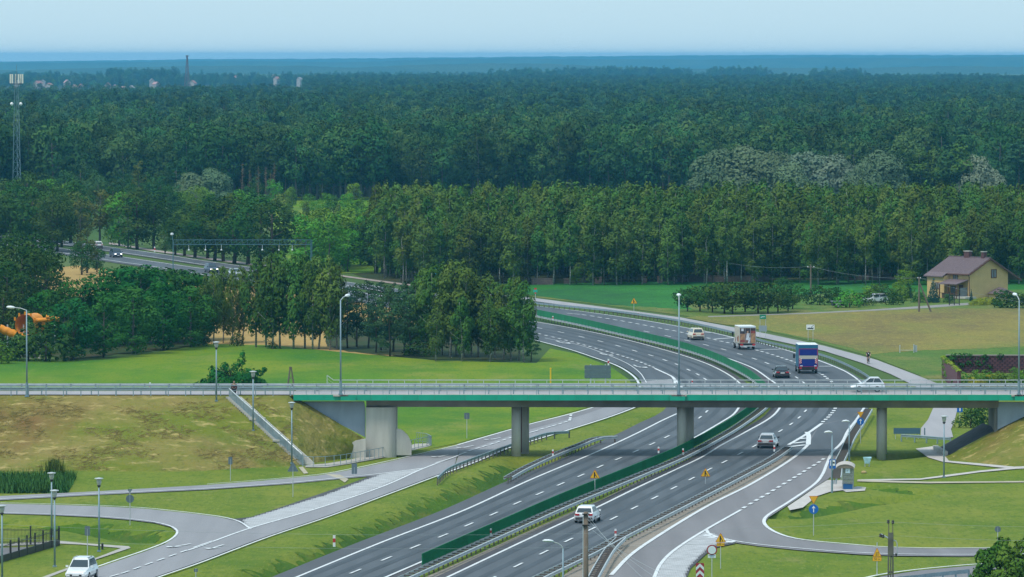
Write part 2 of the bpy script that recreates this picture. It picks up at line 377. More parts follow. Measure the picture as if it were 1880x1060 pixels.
struct(sheet('grain_field', jag([(1255,583),(1300,580),(1360,580),(1480,576),(1600,571),(1700,567),(1960,566),(1960,632),(1800,640),(1700,643),(1600,650),(1520,628),(1440,612),(1360,600),(1300,591)]), .02, G_TAN))
struct(sheet('garden_ground', [(1240,548),(1500,540),(1960,530),(1960,566),(1700,566.5),(1600,570),(1480,575),(1360,579),(1290,580)], .014, G_WEED))
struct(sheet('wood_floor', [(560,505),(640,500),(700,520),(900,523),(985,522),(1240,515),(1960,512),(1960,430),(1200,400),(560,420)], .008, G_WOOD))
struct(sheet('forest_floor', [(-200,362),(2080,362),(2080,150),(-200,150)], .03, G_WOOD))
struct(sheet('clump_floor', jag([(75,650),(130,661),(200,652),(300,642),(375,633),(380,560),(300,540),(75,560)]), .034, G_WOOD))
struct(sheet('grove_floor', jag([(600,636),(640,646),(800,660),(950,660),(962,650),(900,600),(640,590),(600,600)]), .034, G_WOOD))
struct(sheet('sandy_clearing', [(1800,352),(1870,338),(1900,338),(1900,360),(1820,362)], .06, G_WHEAT))
struct(sheet('scrub_clearing', jag([(500,345),(700,352),(760,400),(700,500),(560,505),(500,450)]), .02, G_FIELD))

# lusher, uncut grass along the ditches, draped over the ground
def drape(P): 
    zz = terrain_z(np.array([q.x for q in P]), np.array([q.y for q in P])); return [Vector((q.x,q.y,float(h)+.035)) for q, h in zip(P, zz)]
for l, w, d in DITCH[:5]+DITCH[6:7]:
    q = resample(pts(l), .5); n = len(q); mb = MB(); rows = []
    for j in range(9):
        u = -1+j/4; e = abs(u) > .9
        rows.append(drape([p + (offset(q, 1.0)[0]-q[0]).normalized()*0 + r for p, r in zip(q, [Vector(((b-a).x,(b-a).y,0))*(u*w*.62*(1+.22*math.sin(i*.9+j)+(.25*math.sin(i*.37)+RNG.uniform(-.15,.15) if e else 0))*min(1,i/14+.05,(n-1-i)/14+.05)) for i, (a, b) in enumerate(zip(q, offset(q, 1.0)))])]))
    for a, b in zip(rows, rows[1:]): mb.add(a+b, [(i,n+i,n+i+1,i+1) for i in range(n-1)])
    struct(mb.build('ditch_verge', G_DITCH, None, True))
# ------------------------------------------------------------------ roads
R_IN = [(740,1100),(840,1053),(940,1005.5),(1053,952.5),(1094.5,934),(1170,897),(1240,864),(1290,840),(1323,819.6),(1372,793),(1406,774),(1421,763),(1433,748),(1438,735),(1436,720),(1424,705.6),(1412,697.4),(1398,687),(1382,677),(1362,668.5),(1334,658.5),(1308,651),(1278,643),(1247,635),(1214,627),(1179,618.8),(1159,612),(1109,602),(1054,592),(999,581.8),(959,575),(900,566),(800,551),(700,535),(624,523),(453,497),(388,489),(311,477.5),(223,464.6),(120,450),(40,440),(-60,429)]
R_OUT = [(940,1100),(985,1066),(1075,1020),(1130,990),(1300,904),(1380,862),(1440,826),(1470,800),(1508,779),(1560,770),(1587,749.7),(1593,735),(1591,720),(1578,701.5),(1560,688),(1545,680),(1503.8,663.4),(1435.7,642),(1389.8,630),(1349,621.7),(1311.5,613),(1240,599.6),(1176,588.5),(1091,576),(1035,568.8),(972.6,561.7),(900,553),(800,541),(700,528),(624,517),(461,492),(369,479),(283,465.5),(195,453.7),(120,444),(40,434),(-60,424)]
L_OUT = [(460,1097),(549,1060),(700,998),(849,940),(971.7,883.6),(1094,832),(1168,797.8),(1217,773),(1243,761),(1258,746),(1262,730),(1256,712),(1238.6,696),(1222,687),(1201.8,677.7),(1172,666),(1130,652.5),(1083,638.5),(1027,623),(989,614.5),(900,595),(800,577),(700,559),(624,546),(500,523),(357,503),(273,489),(223,482),(120,466),(40,454),(-60,441)]
L_IN = [(620,1100),(713.7,1059.5),(775,1033),(900,978),(1000,934),(1100,891),(1180,858),(1274,806),(1306,787.5),(1328.7,774),(1345.7,763),(1357,749),(1365,735),(1366,718),(1357.5,704.6),(1332,686),(1289.6,666),(1204.7,639.5),(1119.8,618),(1035,601),(977,591),(900,578),(800,561),(700,544),(624,532),(500,512),(357,492),(273,480),(223,472.5),(120,458),(40,447),(-60,435)]
EXIT_OUT = [(900,606),(986.8,626.8),(1049,643.7),(1091.5,658),(1131,672),(1159.4,689),(1171,702),(1173,716),(1155,731),(1099,746.7),(1045,762),(971.7,780.6),(938.6,790),(840,818.5)]
EXIT_IN = [(900,595.5),(989,614.5),(1083,638.5),(1130,652.5),(1172,666),(1201.8,677.7),(1238,697),(1242,710),(1230,727),(1173,746.7),(1119,767),(1045,790.4),(971.7,812.5),(840,862)]
RAMP_L = [(840,819),(815,832),(790,848),(700,893),(562,940),(456,971),(360,1007.6),(250,1047),(190,1068),(120,1093)]
RAMP_R = [(840,862),(801.5,876),(700,914),(599,951.8),(493,987.7),(360,1038),(296,1060),(250,1077),(210,1093)]
def shift(l, d): return [(p.x, p.y) for p in offset(resample(pts(l), 2.0), d)]
def loftw(name, A, B, z, m, n=90):
    a = [Vector((p[0],p[1],0)) for p in A]; b = [Vector((p[0],p[1],0)) for p in B]
    ia = [a[int(round(i*(len(a)-1)/n))] for i in range(n+1)]; ib = [b[int(round(i*(len(b)-1)/n))] for i in range(n+1)]
    mb = MB(); mb.add([Vector((p.x,p.y,z)) for p in ia+ib], [(i,n+1+i,n+2+i,i+1) for i in range(n)])
    return struct(mb.build(name, m))
loftw('road_shoulder_outer', shift(L_OUT,-2.0), shift(L_OUT,.4), .045, A_SHO)
loftw('road_shoulder_median', shift(L_IN,-.4), shift(L_IN,.9), .043, A_EDGE)
loftw('road_shoulder_inner', shift(R_IN,-1.0), shift(R_IN,.4), .043, A_EDGE)
loftw('motorway_towards_camera', shift(L_OUT,0), shift(L_IN,0), .06, A_DARK)
loftw('motorway_away', shift(R_IN,0), shift(R_OUT,.5), .06, A_DARK, 110)
loftw('exit_lane', shift(EXIT_OUT,-.45), shift(EXIT_IN,.3), .05, A_DARK)
loftw('ramp_surface', shift(EXIT_OUT[6:],-.45), shift(EXIT_IN[6:],.35), .064, A_PALE)
loftw('ramp_dark_lane', shift([(1168,716),(1155,731),(1099,746.9),(1045,762.5),(971.7,781),(938.6,790.5),(840,819)],0), shift([(1158,726),(1120,745),(1060,766),(990,785),(930,803),(840,834)],0), .07, A_MID)
loftw('ramp_lower_surface', shift(RAMP_L,-.2), shift(RAMP_R,.35), .066, A_PALE)
struct(sheet('narrow_road', [(840,818),(711,848.5),(645,862.5),(585,873),(480,883),(380,890.5),(182,902),(0,911),(-80,914),(-80,922),(0,918.5),(182,908.5),(380,899),(533,888.5),(640,878),(700,872.5),(780,862),(842,838)], .058, A_PALE))
struct(sheet('loop_road', [(-80,924),(0,925),(91,926.7),(182,929.7),(263,933.8),(323,939.8),(360,943.8),(400,949),(434.5,957),(462,974),(360,1009),(200,1067),(120,1095),(60,1095),(120,1062),(178,1043),(222,1028),(263,1014),(303,999),(321,987),(325.5,977),(313,967.5),(283,960),(242,955),(182,950),(91,945.7),(0,943),(-80,942)], .056, A_PALE))
struct(sheet('gore_edge', [(780,859),(700,867),(640,889),(590,906),(520,930),(462,949),(428,953),(415,951),(458,973),(562,942),(700,896)], .052, A_EDGE))
# pale stone block islands between the branching lanes (courses of blocks, recessed joints)
def blocks(name, outline, z, course, length):
    from mathutils.geometry import intersect_point_line
    P = [at(p[0],p[1]) for p in outline]; xs = [p.x for p in P]; ys = [p.y for p in P]
    def inside(x, y):
        c = False; j = len(P)-1
        for i in range(len(P)):
            if (P[i].y > y) != (P[j].y > y) and x < (P[j].x-P[i].x)*(y-P[i].y)/(P[j].y-P[i].y)+P[i].x: c = not c
            j = i
        return c
    mb = MB(); y = min(ys); k = 0
    while y < max(ys):
        x = min(xs)+(k % 2)*length/2
        while x < max(xs):
            if inside(x+length/2, y+course/2):
                h = z+RNG.uniform(0,.012)
                a, b, c, d = x+.01, x+length-.01, y+.02, y+course-.05
                mb.add([(a,c,h),(b,c,h),(b,d,h),(a,d,h)], [(0,1,2,3)])
                mb.add([(a,c,z-.03),(b,c,z-.03),(b,c,h),(a,c,h)], [(0,1,2,3)])
            x += length
        y += course; k += 1
    o = mb.build(name, mat('pale_blocks', (.46,.46,.47), .85, var=.14, scale=.8)); return o
_isl = [(775,861.5),(740,866),(700,872.5),(650,891),(599,910.5),(560,922),(519.6,934.5),(480,947),(446,956),(458,972),(562,941.5),(640,916),(700,894)]
struct(sheet('gore_island', _isl, .06, mat('block_joints', (.21,.21,.215), .9)))
stuff(blocks('paving_blocks', _isl, .075, .5, .42))
_isl2 = [(1297,977),(1262,996.5),(1232,1018.5),(1213,1039.5),(1203,1060),(1196,1080),(1250,1080),(1257,1058),(1263,1042),(1284,1021.5),(1303,1004),(1345,996)]
struct(sheet('gore_island_right', _isl2, .066, MATS['block_joints']))
stuff(blocks('paving_blocks_right', _isl2, .08, .42, .36))
struct(sheet('island_edge', [(1345,994.5),(1303,1003),(1284,1020.5),(1263,1041),(1257,1057),(1250,1080),(1256,1080),(1261,1060),(1268,1044),(1290,1023),(1308,1007),(1350,998)], .057, A_EDGE))
# right-hand ramp and its side road
RR_L = [(1088,1085),(1122,1058),(1158,1021),(1207,986.8),(1300,930.5),(1380.5,889.8),(1460,840),(1484,818),(1508,779)]
RR_R = [(1180,1085),(1202,1060),(1212,1039),(1231,1018),(1262,995.6),(1300,975),(1345,994.6),(1394,1001.8),(1469.7,1009)]
struct(sheet('slip_road', [(1060,1100),(1118,1058),(1154,1020),(1203,985.5),(1296,929.5),(1376,888.6),(1456,839),(1480,818),(1504,780),(1560,768),(1587,750),(1594,752),(1580,777),(1566,800),(1552,824),(1540,848),(1534,868),(1520,880),(1500,892),(1452,924),(1411,950),(1405,959),(1411,968),(1431,980),(1461,989.5),(1502,995),(1560,1000),(1615,1004.5),(1711,1007),(1960,1005),(1960,1019.5),(1769,1021.5),(1654,1020.8),(1577,1018),(1469,1010.5),(1394,1003),(1345,996),(1310,990),(1264,997),(1233,1019),(1214,1040),(1204,1061),(1190,1100)], .062, A_MID))
struct(sheet('nose_surface', [(1438,828),(1446,818),(1480,794),(1512,776),(1492,812),(1482,824),(1462,839),(1450,834)], .053, A_DARK))
struct(sheet('slip_road_dark_patch', [(1444,849),(1482,820),(1504,781),(1560,768),(1586,752),(1572,777),(1556,802),(1545,824),(1470,832)], .068, A_DARK))
struct(sheet('lower_road', [(1560,1072),(1620,1058),(1692,1047),(1788,1038.5),(1960,1028),(1960,1085),(1560,1110)], .05, A_MID))
struct(sheet('bus_stop_pavement', [(1519,881.5),(1549,881.5),(1549,900),(1524,903),(1500,911),(1474,932),(1450,937),(1446,930),(1470,914),(1500,893)], .075, PAVE))
struct(sheet('shelter_base', [(1545,898.5),(1553,903.5),(1588,901),(1590,895),(1575,893)], .05, PAVE))
struct(sheet('cycle_path', [(880,533.5),(971,546),(1091.5,561.7),(1250,583),(1402.7,611.8),(1513,635),(1609.5,661),(1683,689),(1725.5,706),(1752,725),(1758,750),(1752,775),(1746,788),(1750,803),(1690,803),(1691,786),(1703.8,770.6),(1713,750),(1712,730),(1674.5,706),(1635,687),(1584,667),(1513,644.5),(1391,618.5),(1247,590),(1091.5,568),(972.6,552),(880,539)], .055, A_PATH))
struct(sheet('underpass_path', [(1681,823.8),(1713,819.5),(1722,827),(1736,838.5),(1742,846),(1800,851),(1862,857),(1960,853),(1960,857),(1866,861),(1800,867),(1749,874),(1690,881),(1574.7,883),(1574.7,880.5),(1690,878.5),(1749,870.5),(1800,864),(1846,859.5),(1800,854.8),(1731,848),(1703.8,840)], .05, PAVE))
struct(sheet('lawn_path', [(1574,881),(1640,883),(1704,884.5),(1800,884),(1960,882.5),(1960,885),(1800,886.5),(1704,887.5),(1640,886),(1574,884)], .052, mat('sandy_path', (.42,.37,.27), .95, var=.15, scale=.6)))
struct(sheet('farm_track', [(1300,580.5),(1360,578.5),(1480,574.5),(1600,568.5),(1700,561.5),(1780,556),(1780,560),(1700,566),(1600,571),(1480,576.5),(1360,580.6),(1300,582.5)], .03, mat('track_gravel', (.25,.23,.21), .9, var=.15, scale=.5)))
struct(sheet('side_path', [(200,445),(283,458.5),(369,471),(461,483.5),(560,496),(690,514),(760,523),(760,526),(684,516),(620,507),(461,487.3),(369,474.5),(283,461.8),(200,448.5)], .03, mat('pinkish_path', (.34,.27,.24), .9, var=.1, scale=.4)))
struct(sheet('grey_path', [(-80,1003),(108,993),(150,997),(236,1003),(240,1006),(180,1026),(110,1052),(60,1072),(20,1090),(0,1090),(60,1066),(120,1044),(185,1021),(222,1006.5),(150,1000),(108,998),(-80,1007)], .035, mat('grey_slabs', (.40,.37,.33), .9, var=.12, scale=1)))
struct(sheet('driveway', [(-80,1015),(0,1006),(64,1004),(30,1018),(0,1026),(-80,1040)], .036, A_MID))
struct(sheet('worn_patch', [(598,870.5),(625,872),(640,880),(633,886),(622,879)], .06, MATS['sandy_path']))
struct(sheet('worn_patch_by_stairs', [(548,858),(556,857),(566,869),(558,870)], .055, MATS['sandy_path']))
struct(sheet('median_gravel', [(700,1100),(785,1058),(850,1030),(945,987),(1050,940),(1105,917),(1160,890),(1205,868),(1220,868),(1180,888),(1092,932),(1050,951),(940,1002),(840,1050),(740,1098)], .04, G_GRAV))
struct(sheet('verge_gravel', [(985,1090),(1080,1026),(1140,997),(1300,912),(1380,870),(1447,828),(1470,822),(1460,838),(1377,888),(1297,928.5),(1204,984.5),(1155,1019),(1119,1056),(1080,1090)], .046, G_GRAV))
# ------------------------------------------------------------------ road markings
_mk = {}
def line(l, w, z=.085, step=2.0, name='lane_line'):
    _mk['n'] = _mk.get('n',0)+1; mb = MB(); ribbon(mb, resample(pts(l), step), w, z+_mk['n']*.0008); o = struct(mb.build(name, PAINT)); return o
def dashes(l, n, length, w, z=.085, name='lane_dash'):
    """dashes centred on the surveyed points"""
    q = pts(l); mb = MB(); _mk['n'] = _mk.get('n',0)+1; z += _mk['n']*.0008
    for i, p in enumerate(q):
        t = (q[min(i+1,len(q)-1)]-q[max(i-1,0)]).normalized(); r = Vector((t.y,-t.x,0))*w/2; t = t*length/2
        mb.add([Vector((v.x,v.y,z)) for v in (p-t-r, p-t+r, p+t+r, p+t-r)], [(0,1,2,3)])
    return struct(mb.build(name, PAINT))
line(R_IN[:33], .26); line(R_IN[33:], .3)
line(R_OUT[10:30], .26); line(R_OUT[30:], .3)
line(L_IN[:21], .26); line(L_IN[21:], .3)
line(L_OUT[:9], .26); line([(1201.8,677.7),(1222,687),(1234,693),(1240,699),(1247,707),(1254,716)], .3); line(L_OUT[19:], .3)
line([(1234,693),(1238.6,700),(1238,709),(1232,722),(1173,746.7),(1119,767),(1045,790.4),(971.7,812.5),(937,823),(870,851),(801.5,876)], .28, name='ramp_edge_line')
line(EXIT_OUT, .28, name='exit_edge_line')
line([(1000,622),(1060,634),(1110,651),(1150,668),(1174,685),(1187,704)], .12, .082, name='faint_line')
line(RAMP_R, .2, name='ramp_edge_line'); line([(842,838),(780,861),(700,896),(562,942),(456,972.8),(360,1007.6),(340,1014)], .24, name='gore_line')
line([(-80,923.5),(0,925.3),(91,927),(182,930),(263,934.2),(323,940.2),(360,944.4),(400,949.6),(434.5,957.5),(460,973)], .22, name='loop_edge_line')
line([(120,1063),(178,1042.8),(222,1027.5),(263,1013.5),(303,998),(322,985.5),(325,976.5),(313,968),(283,960.3),(242.6,955),(182,950),(91,945.8),(0,943)], .2, name='loop_edge_line')
line([(840,819),(711,848.5),(645,862.5),(585,873),(480,883),(380,890.6)], .18, name='narrow_road_line')
line([(-80,921.5),(0,918),(182,908),(380,898.6),(533,888),(640,877.5),(698.4,871.6),(778,861.5)], .3, name='narrow_road_line')
line(RR_L[1:8], .34, name='slip_edge_line'); line([(1484,818),(1484,799),(1481,795)], .5, name='nose_line'); line([(1448,818.5),(1482,798),(1509,779)], .38, name='nose_line')
line([(1587,749.7),(1574,770),(1556.6,793),(1546,813.6),(1527,834),(1518,854),(1509,874.7),(1496.7,889.8),(1449,923),(1407.5,950),(1402.5,959),(1407.5,968.6),(1428,981),(1459,990.4),(1500.8,996),(1560,1001),(1615.7,1005.8),(1711.5,1008.2),(1960,1006.4)], .3, name='slip_edge_line')
line([(1360.8,938),(1297.5,973.8),(1262,995.6),(1231,1018),(1212,1039),(1202,1060),(1194,1080)], .28, name='slip_gore_line')
line([(1297,974),(1301,981.5),(1316,988),(1345,994.6),(1394,1001.8),(1469.7,1009),(1560,1016),(1654,1019.5),(1769,1020.3),(1960,1018)], .28, name='slip_gore_line')
line([(1560,1070),(1620,1056.5),(1692,1046.9),(1788,1038.3),(1960,1027.5)], .3, name='lower_road_line')
for a, b in (((1455,816),(1480,813)), ((1452,822),(1480,818.5)), ((1466,808),(1481,806))):
    line([a, b], .7, name='nose_stripe')
for a, b in (((1302,984),(1297,986.5)), ((1311,987.5),(1304,990)), ((1346,995.5),(1337,998.5)), ((1330,991.5),(1322,995))):
    line([a, b], .7, name='gore_stripe')
LD1 = [(595,1075),(652.5,1051.5),(709.7,1028),(762.4,1006),(813.5,985.8),(860.8,965.5),(906.5,945.7),(949.6,925.6),(991,908),(1029.6,890.9),(1066.8,875),(1101.8,858.6),(1135.3,844.4),(1167.5,830.4),(1197.4,816.9),(1224.4,803.9),(1250,791),(1269,779.5),(1285,768.3),(1297.5,757.4),(1305,747.5)]
dashes(LD1, 0, 4, .2)
dashes([(1294.4,697.5),(1281,689.3),(1264,680.8),(1243,671),(1220.8,663),(1194.8,654.2),(1165,645.7),(1134.5,636.7),(1102.2,628.2),(1067.4,620),(1029.8,611.5),(989.6,603.8),(945,594.5)], 0, 4, .22)
dashes([(851,1090),(902,1065),(951.3,1040.1),(998.5,1016.7),(1044,994.1),(1086.6,973.6),(1127,953.5),(1164.9,934.4),(1202,916),(1237,898),(1270,881),(1302,864),(1330,850),(1359,834.7),(1385,821),(1409,807),(1433,793),(1452.6,780.4),(1467.4,768.3),(1478.7,756.4)], 0, 4, .2)
dashes([(1475.4,704.3),(1462.6,695),(1448,686.4),(1429,677),(1408,668.5),(1385,660.5),(1358.3,652),(1328.5,643.3),(1296,635),(1262,627),(1226,618.8),(1187,610.5)], 0, 4, .22)
_sh = [(143,617),(186,628),(231,638),(273,648),(315,659),(355,669),(394,679),(433,690),(470,700),(508,711),(545,721),(581,731),(615,742),(651,753),(684,763),(715,773),(745,783),(775,793),(803,803),(830,814),(857,825),(881,834)]
dashes([(950+a/3.534,440+b/3.534) for a,b in _sh], 0, 2, .3)
_s2 = [(345,485),(385,488.5),(432,494),(485,501.5),(533,510),(585,518),(634,526),(683,534),(732,543),(778,552),(827,561),(876,571),(925,580),(970,589),(1018,598),(1063,607)]
dashes([(950+a/3.534,440+b/3.534) for a,b in _s2], 0, 2.4, .34)
dashes([(1240+a/5.875,580+b/5.875) for a,b in ((65,187),(130,204),(200,220),(270,235),(357,250),(430,268),(497,284),(565,299),(630,315),(695,331),(760,347),(820,363),(880,380),(935,395),(993,412),(1050,430),(1103,447),(1150,463),(1200,480),(1250,496),(1300,513),(1350,532),(1400,552),(1450,575),(1500,600),(1552,628),(1585,645),(1612,664),(1637,684),(1660,703),(1683,720))], 0, 2, .36)
dashes([(1240+a/5.3,680+b/5.3) for a,b in ((1555,380),(1540,403),(1525,424),(1505,445),(1487,466),(1463,488),(1437,510))], 0, 1.9, .4)
dashes([(1200+a/4.82,840+b/4.82) for a,b in ((1500,25),(1463,52),(1420,79),(1376,105),(1333,133),(1290,160),(1247,187),(1202,215),(1155,243),(1107,272),(1058,302),(1010,332),(960,360),(911,388),(858,420),(802,454))], 0, 2, .34)
dashes([(a/4.947,860+b/4.947) for a,b in ((935,1015),(1040,985),(1135,957),(1243,918),(1352,878),(1460,840),(1567,802),(1670,765))], 0, 2.4, .2)
line([(356,1007.6),(390,996)], .2, name='ramp_centre_line')
dashes([(800+a/4.076,680+b/4.076) for a,b in ((262,608),(312,592),(365,576),(418,560),(465,545),(512,528),(560,513),(610,500),(660,487),(720,470),(755,460),(795,446),(842,433),(886,421),(932,407),(972,394))], 0, 2.2, .24)
dashes([(1046,773),(1047,769.5),(1048,764.5)], 0, 2.6, .3)
line([(800,852),(824,845),(856,832.5)], .22, name='ramp_centre_line')
for a, b in (((1240+1080/5.875*0+78,0),(0,0)),): pass
for a, b in (((1294,612),(1311,612.5)), ((1311,624.5),(1352,621.5)), ((1395,643.5),(1436,643)), ((1504,674.5),(1528,674.3))):
    line([a, b], .7, name='merge_bar')
LDX = LD1+[(1306,738),(1305,720),(1299,704),(1294.4,697.5),(1281,689.3),(1264,680.8),(1243,671),(1220.8,663),(1194.8,654.2),(1165,645.7),(1134.5,636.7),(1102.2,628.2),(1067.4,620),(1029.8,611.5),(989.6,603.8)]
RDX = [(851,1090),(902,1065),(951.3,1040.1),(998.5,1016.7),(1044,994.1),(1086.6,973.6),(1127,953.5),(1164.9,934.4),(1202,916),(1237,898),(1270,881),(1302,864),(1330,850),(1359,834.7),(1385,821),(1409,807),(1433,793),(1452.6,780.4),(1467.4,768.3),(1478.7,756.4),(1485,742),(1484,722),(1475.4,704.3),(1462.6,695),(1448,686.4),(1429,677),(1408,668.5),(1385,660.5),(1358.3,652),(1328.5,643.3),(1296,635),(1262,627),(1226,618.8)]
for l in (LDX, RDX):
    q = resample(pts(l), 2.0)
    for o in (-2.75,-1.0,1.0,2.75):
        mb = MB(); ribbon(mb, offset(q, o), .62, .073); struct(mb.build('wheel_track', A_TRACK))
def arrow(px, py, qx, qy, bend, z=.088):
    """a lane-drop arrow: shaft, bent barb and head"""
    _mk['n'] = _mk.get('n',0)+1; z += _mk['n']*.0008; a, b = at(px,py), at(qx,qy); t = (b-a).normalized(); r = Vector((t.y,-t.x,0)); L = (b-a).length; mb = MB()
    c = a.lerp(b,.55)
    ribbon(mb, [a, c, c.lerp(b,.6)+r*bend*.5], .22, z)
    tip = b+r*bend; q = c.lerp(b,.35)+r*bend*.45
    mb.add([Vector((v.x,v.y,z)) for v in (q-r*.65-t*.2, q+r*.65+t*.4, tip)], [(0,1,2)])
    return struct(mb.build('lane_arrow', PAINT))
arrow(350,1001,312,1008,.2); arrow(410,1003,384,1011,.1); arrow(919,806,896,810,.3); arrow(869,820.5,846,825,.3); arrow(823,837.5,800,842,.3)
for p, q in (((1021,627.5),(1035,633)), ((1101,650),(1113,655)), ((1163,672),(1175,677.5))):
    arrow(p[0],p[1],q[0],q[1],-1.0)

# ------------------------------------------------------------------ overpass embankments
YN, YF, ZD = 587.0, 596.5, 6.22                 # near and far edge of the overpass, its road level
def px_at(px, py, Y): return Vector((xat(px, Y), Y, zat(py, Y)))
def bank(name, tops, toes, m, rows=16, amp=.22, seed=1):
    n = len(tops); rg = random.Random(seed); mb = MB(); vs = []
    for i in range(n):
        for k in range(rows+1):
            p = tops[i].lerp(toes[i], k/rows)
            if 0 < k < rows: p = p+Vector((0,-.5,1)).normalized()*(rg.uniform(-amp,amp)*.5+math.sin(i*.35+k)*amp*.25)
            vs.append(p)
    R = rows+1
    mb.add(vs, [(i*R+k, i*R+k+1, (i+1)*R+k+1, (i+1)*R+k) for i in range(n-1) for k in range(rows)])
    return struct(mb.build(name, m, smooth=True))
tops, toes = [], []
for px in range(-110, 540, 10):
    tops.append(Vector((xat(px,YN+.1), YN+.1, ZD-.05))); b_ = 868 if px < 350 else 868-(px-350)*.055
    toes.append(at(px, b_, -.12))
for k in range(0, 14):
    t = k/13; px = 540+(668-540)*t
    tops.append(Vector((xat(px,YN+.9), YN+.9, ZD-.15+(2.05-ZD)*t))); q = at(548+(640-548)*t, 857-14*t, -.12); toes.append(q)
bank('embankment_slope', tops, toes, G_BANK)
_b = MB(); xl, xr = xat(-110,YN), xat(538,YN)
_b.add([(xl,YN+.1,ZD-.05),(xr,YN+.1,ZD-.05),(xr,YF,ZD-.05),(xl,YF,ZD-.05)], [(0,1,2,3)])
_b.add([(xl,YF,ZD-.05),(xr,YF,ZD-.05),(xr,YF+14,-.05),(xl,YF+16,-.05)], [(0,1,2,3)])
struct(_b.build('embankment_crest', G_BANK))
tops, toes = [], []
for k in range(0, 30):
    t = k/29; px = 1737+(2000-1737)*t
    zz = max(0, min(ZD, zat(840-(px-1737)*(840-788)/(1833-1737), 589) if px < 1833 else 2.87+(px-1833)*(4.07-2.87)/47))
    tops.append(Vector((xat(px,589.0), 589.0, zz))); toes.append(at(px, 846+min(14,(px-1737)*.115), -.12))
bank('embankment_slope_right', tops, toes, G_BANK, rows=10, seed=5)
_b = MB(); q0, q1 = at(1735,838), at(1716,825.5)
_p = [q0+Vector((0,0,-.05)), px_at(1833,788,589.2), Vector((xat(1806,596.5),596.5,2.9)), Vector((q1.x,q1.y,-.05))]
NN = 14; vs = []
for i in range(NN+1):
    for k in range(NN+1): vs.append(_p[0].lerp(_p[1],i/NN).lerp(_p[3].lerp(_p[2],i/NN),k/NN))
_b.add(vs, [(i*(NN+1)+k, (i+1)*(NN+1)+k, (i+1)*(NN+1)+k+1, i*(NN+1)+k+1) for i in range(NN) for k in range(NN)])
struct(_b.build('stone_pitched_slope', mat('dark_pitching', (.045,.043,.045), .9, var=.4, scale=1.6, bump=.5)))
_b = MB(); a_, c_ = at(1717,826), at(1736,837.5)
_b.sweep([a_.lerp(c_,i/6) for i in range(7)], [(-.25,0),(.25,0),(.25,.45),(-.25,.45)])
struct(_b.build('slope_kerb', CONC)); struct(sheet('overpass_road', [(xat(-110,YN),YN+1.2),(xat(1960,YN),YN+1.2),(xat(1960,YN),YF-2.0),(xat(-110,YN),YF-2.0)], ZD+.03, A_PATH, px=False))

# ------------------------------------------------------------------ overpass
XL, XR = xat(538,YN), xat(1950,YN)
br = thing('overpass', 'long concrete road overpass with green painted fascia spanning the motorway', 'bridge', (0,YN,0))
def bp(mb, name, mats, smooth=False, parent=br):
    o = mb.build(name, mats, parent, smooth); o.matrix_parent_inverse = Matrix.Translation((0,-YN,0)); return o
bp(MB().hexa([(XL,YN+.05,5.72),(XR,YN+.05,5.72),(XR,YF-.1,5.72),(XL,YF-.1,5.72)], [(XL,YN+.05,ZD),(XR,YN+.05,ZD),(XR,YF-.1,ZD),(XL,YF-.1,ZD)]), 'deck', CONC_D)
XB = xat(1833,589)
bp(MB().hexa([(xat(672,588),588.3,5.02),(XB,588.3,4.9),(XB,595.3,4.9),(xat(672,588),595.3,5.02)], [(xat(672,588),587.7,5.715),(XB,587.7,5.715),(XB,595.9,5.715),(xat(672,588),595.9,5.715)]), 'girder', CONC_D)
bp(MB().hexa([(XL,YN-.02,ZD+.002),(XR,YN-.02,ZD+.002),(XR,YN+1.15,ZD+.002),(XL,YN+1.15,ZD+.002)], [(XL,YN-.02,ZD+.1),(XR,YN-.02,ZD+.1),(XR,YN+1.15,ZD+.1),(XL,YN+1.15,ZD+.1)]), 'kerb_strip', CONC)
bp(MB().hexa([(XL,YF-2,ZD+.002),(XR,YF-2,ZD+.002),(XR,YF,ZD+.002),(XL,YF,ZD+.002)], [(XL,YF-2,ZD+.1),(XR,YF-2,ZD+.1),(XR,YF,ZD+.1),(XL,YF,ZD+.1)]), 'kerb_strip', CONC)
PW = 1.56; _pm = MB().box((0,0,0),(PW-.018,.06,.56)).mesh('fascia_panel', GREEN_P); k = 0; x = XL
LAMPX = [xat(625,YN), xat(1247,YN), xat(1872,YN)]
while x < XR-.3:
    cx = x+PW/2; near = any(abs(cx-l) < PW/2 for l in LAMPX)
    o = put('fascia_panel', _pm, br, (cx, (-.22 if near else -.03), 6.02+RNG.uniform(-.002,.002))); x += PW
_pm2 = MB().box((0,0,0),(PW-.018,.06,.56)).mesh('fascia_panel_far', GREEN_P); x = XL
bp(MB().box(((XL+XR)/2,YF+.04,6.0),(XR-XL,.06,.58)), 'fascia_band', GREEN_P)
for l in LAMPX: bp(MB().box((l,YN-.1,ZD+.02),(1.5,.3,.16)), 'lamp_plinth', CONC)
# expansion joint seen as a brown gap in the green
bp(MB().box((xat(650,YN),YN-.055,6.02),(.28,.03,.57)), 'joint_cover', mat('rusty_joint', (.28,.17,.12), .8))
for px, dy, base in ((947.7,0,0),(963,4,0),(1252,0,0),(1266,4,0),(1619,0,0),(1621,4,0)):
    Y = 590.0+dy; X = xat(px, Y)
    bp(MB().tube((X,Y,-.4),(X,Y,5.06),.47,.47,24), 'column', CONC, True)
bp(MB().tube((xat(957,592),592.3,.2),(xat(957,592),592.3,5.0),.07,.07,8), 'downpipe', mat('rust_pipe', (.14,.05,.035), .7))
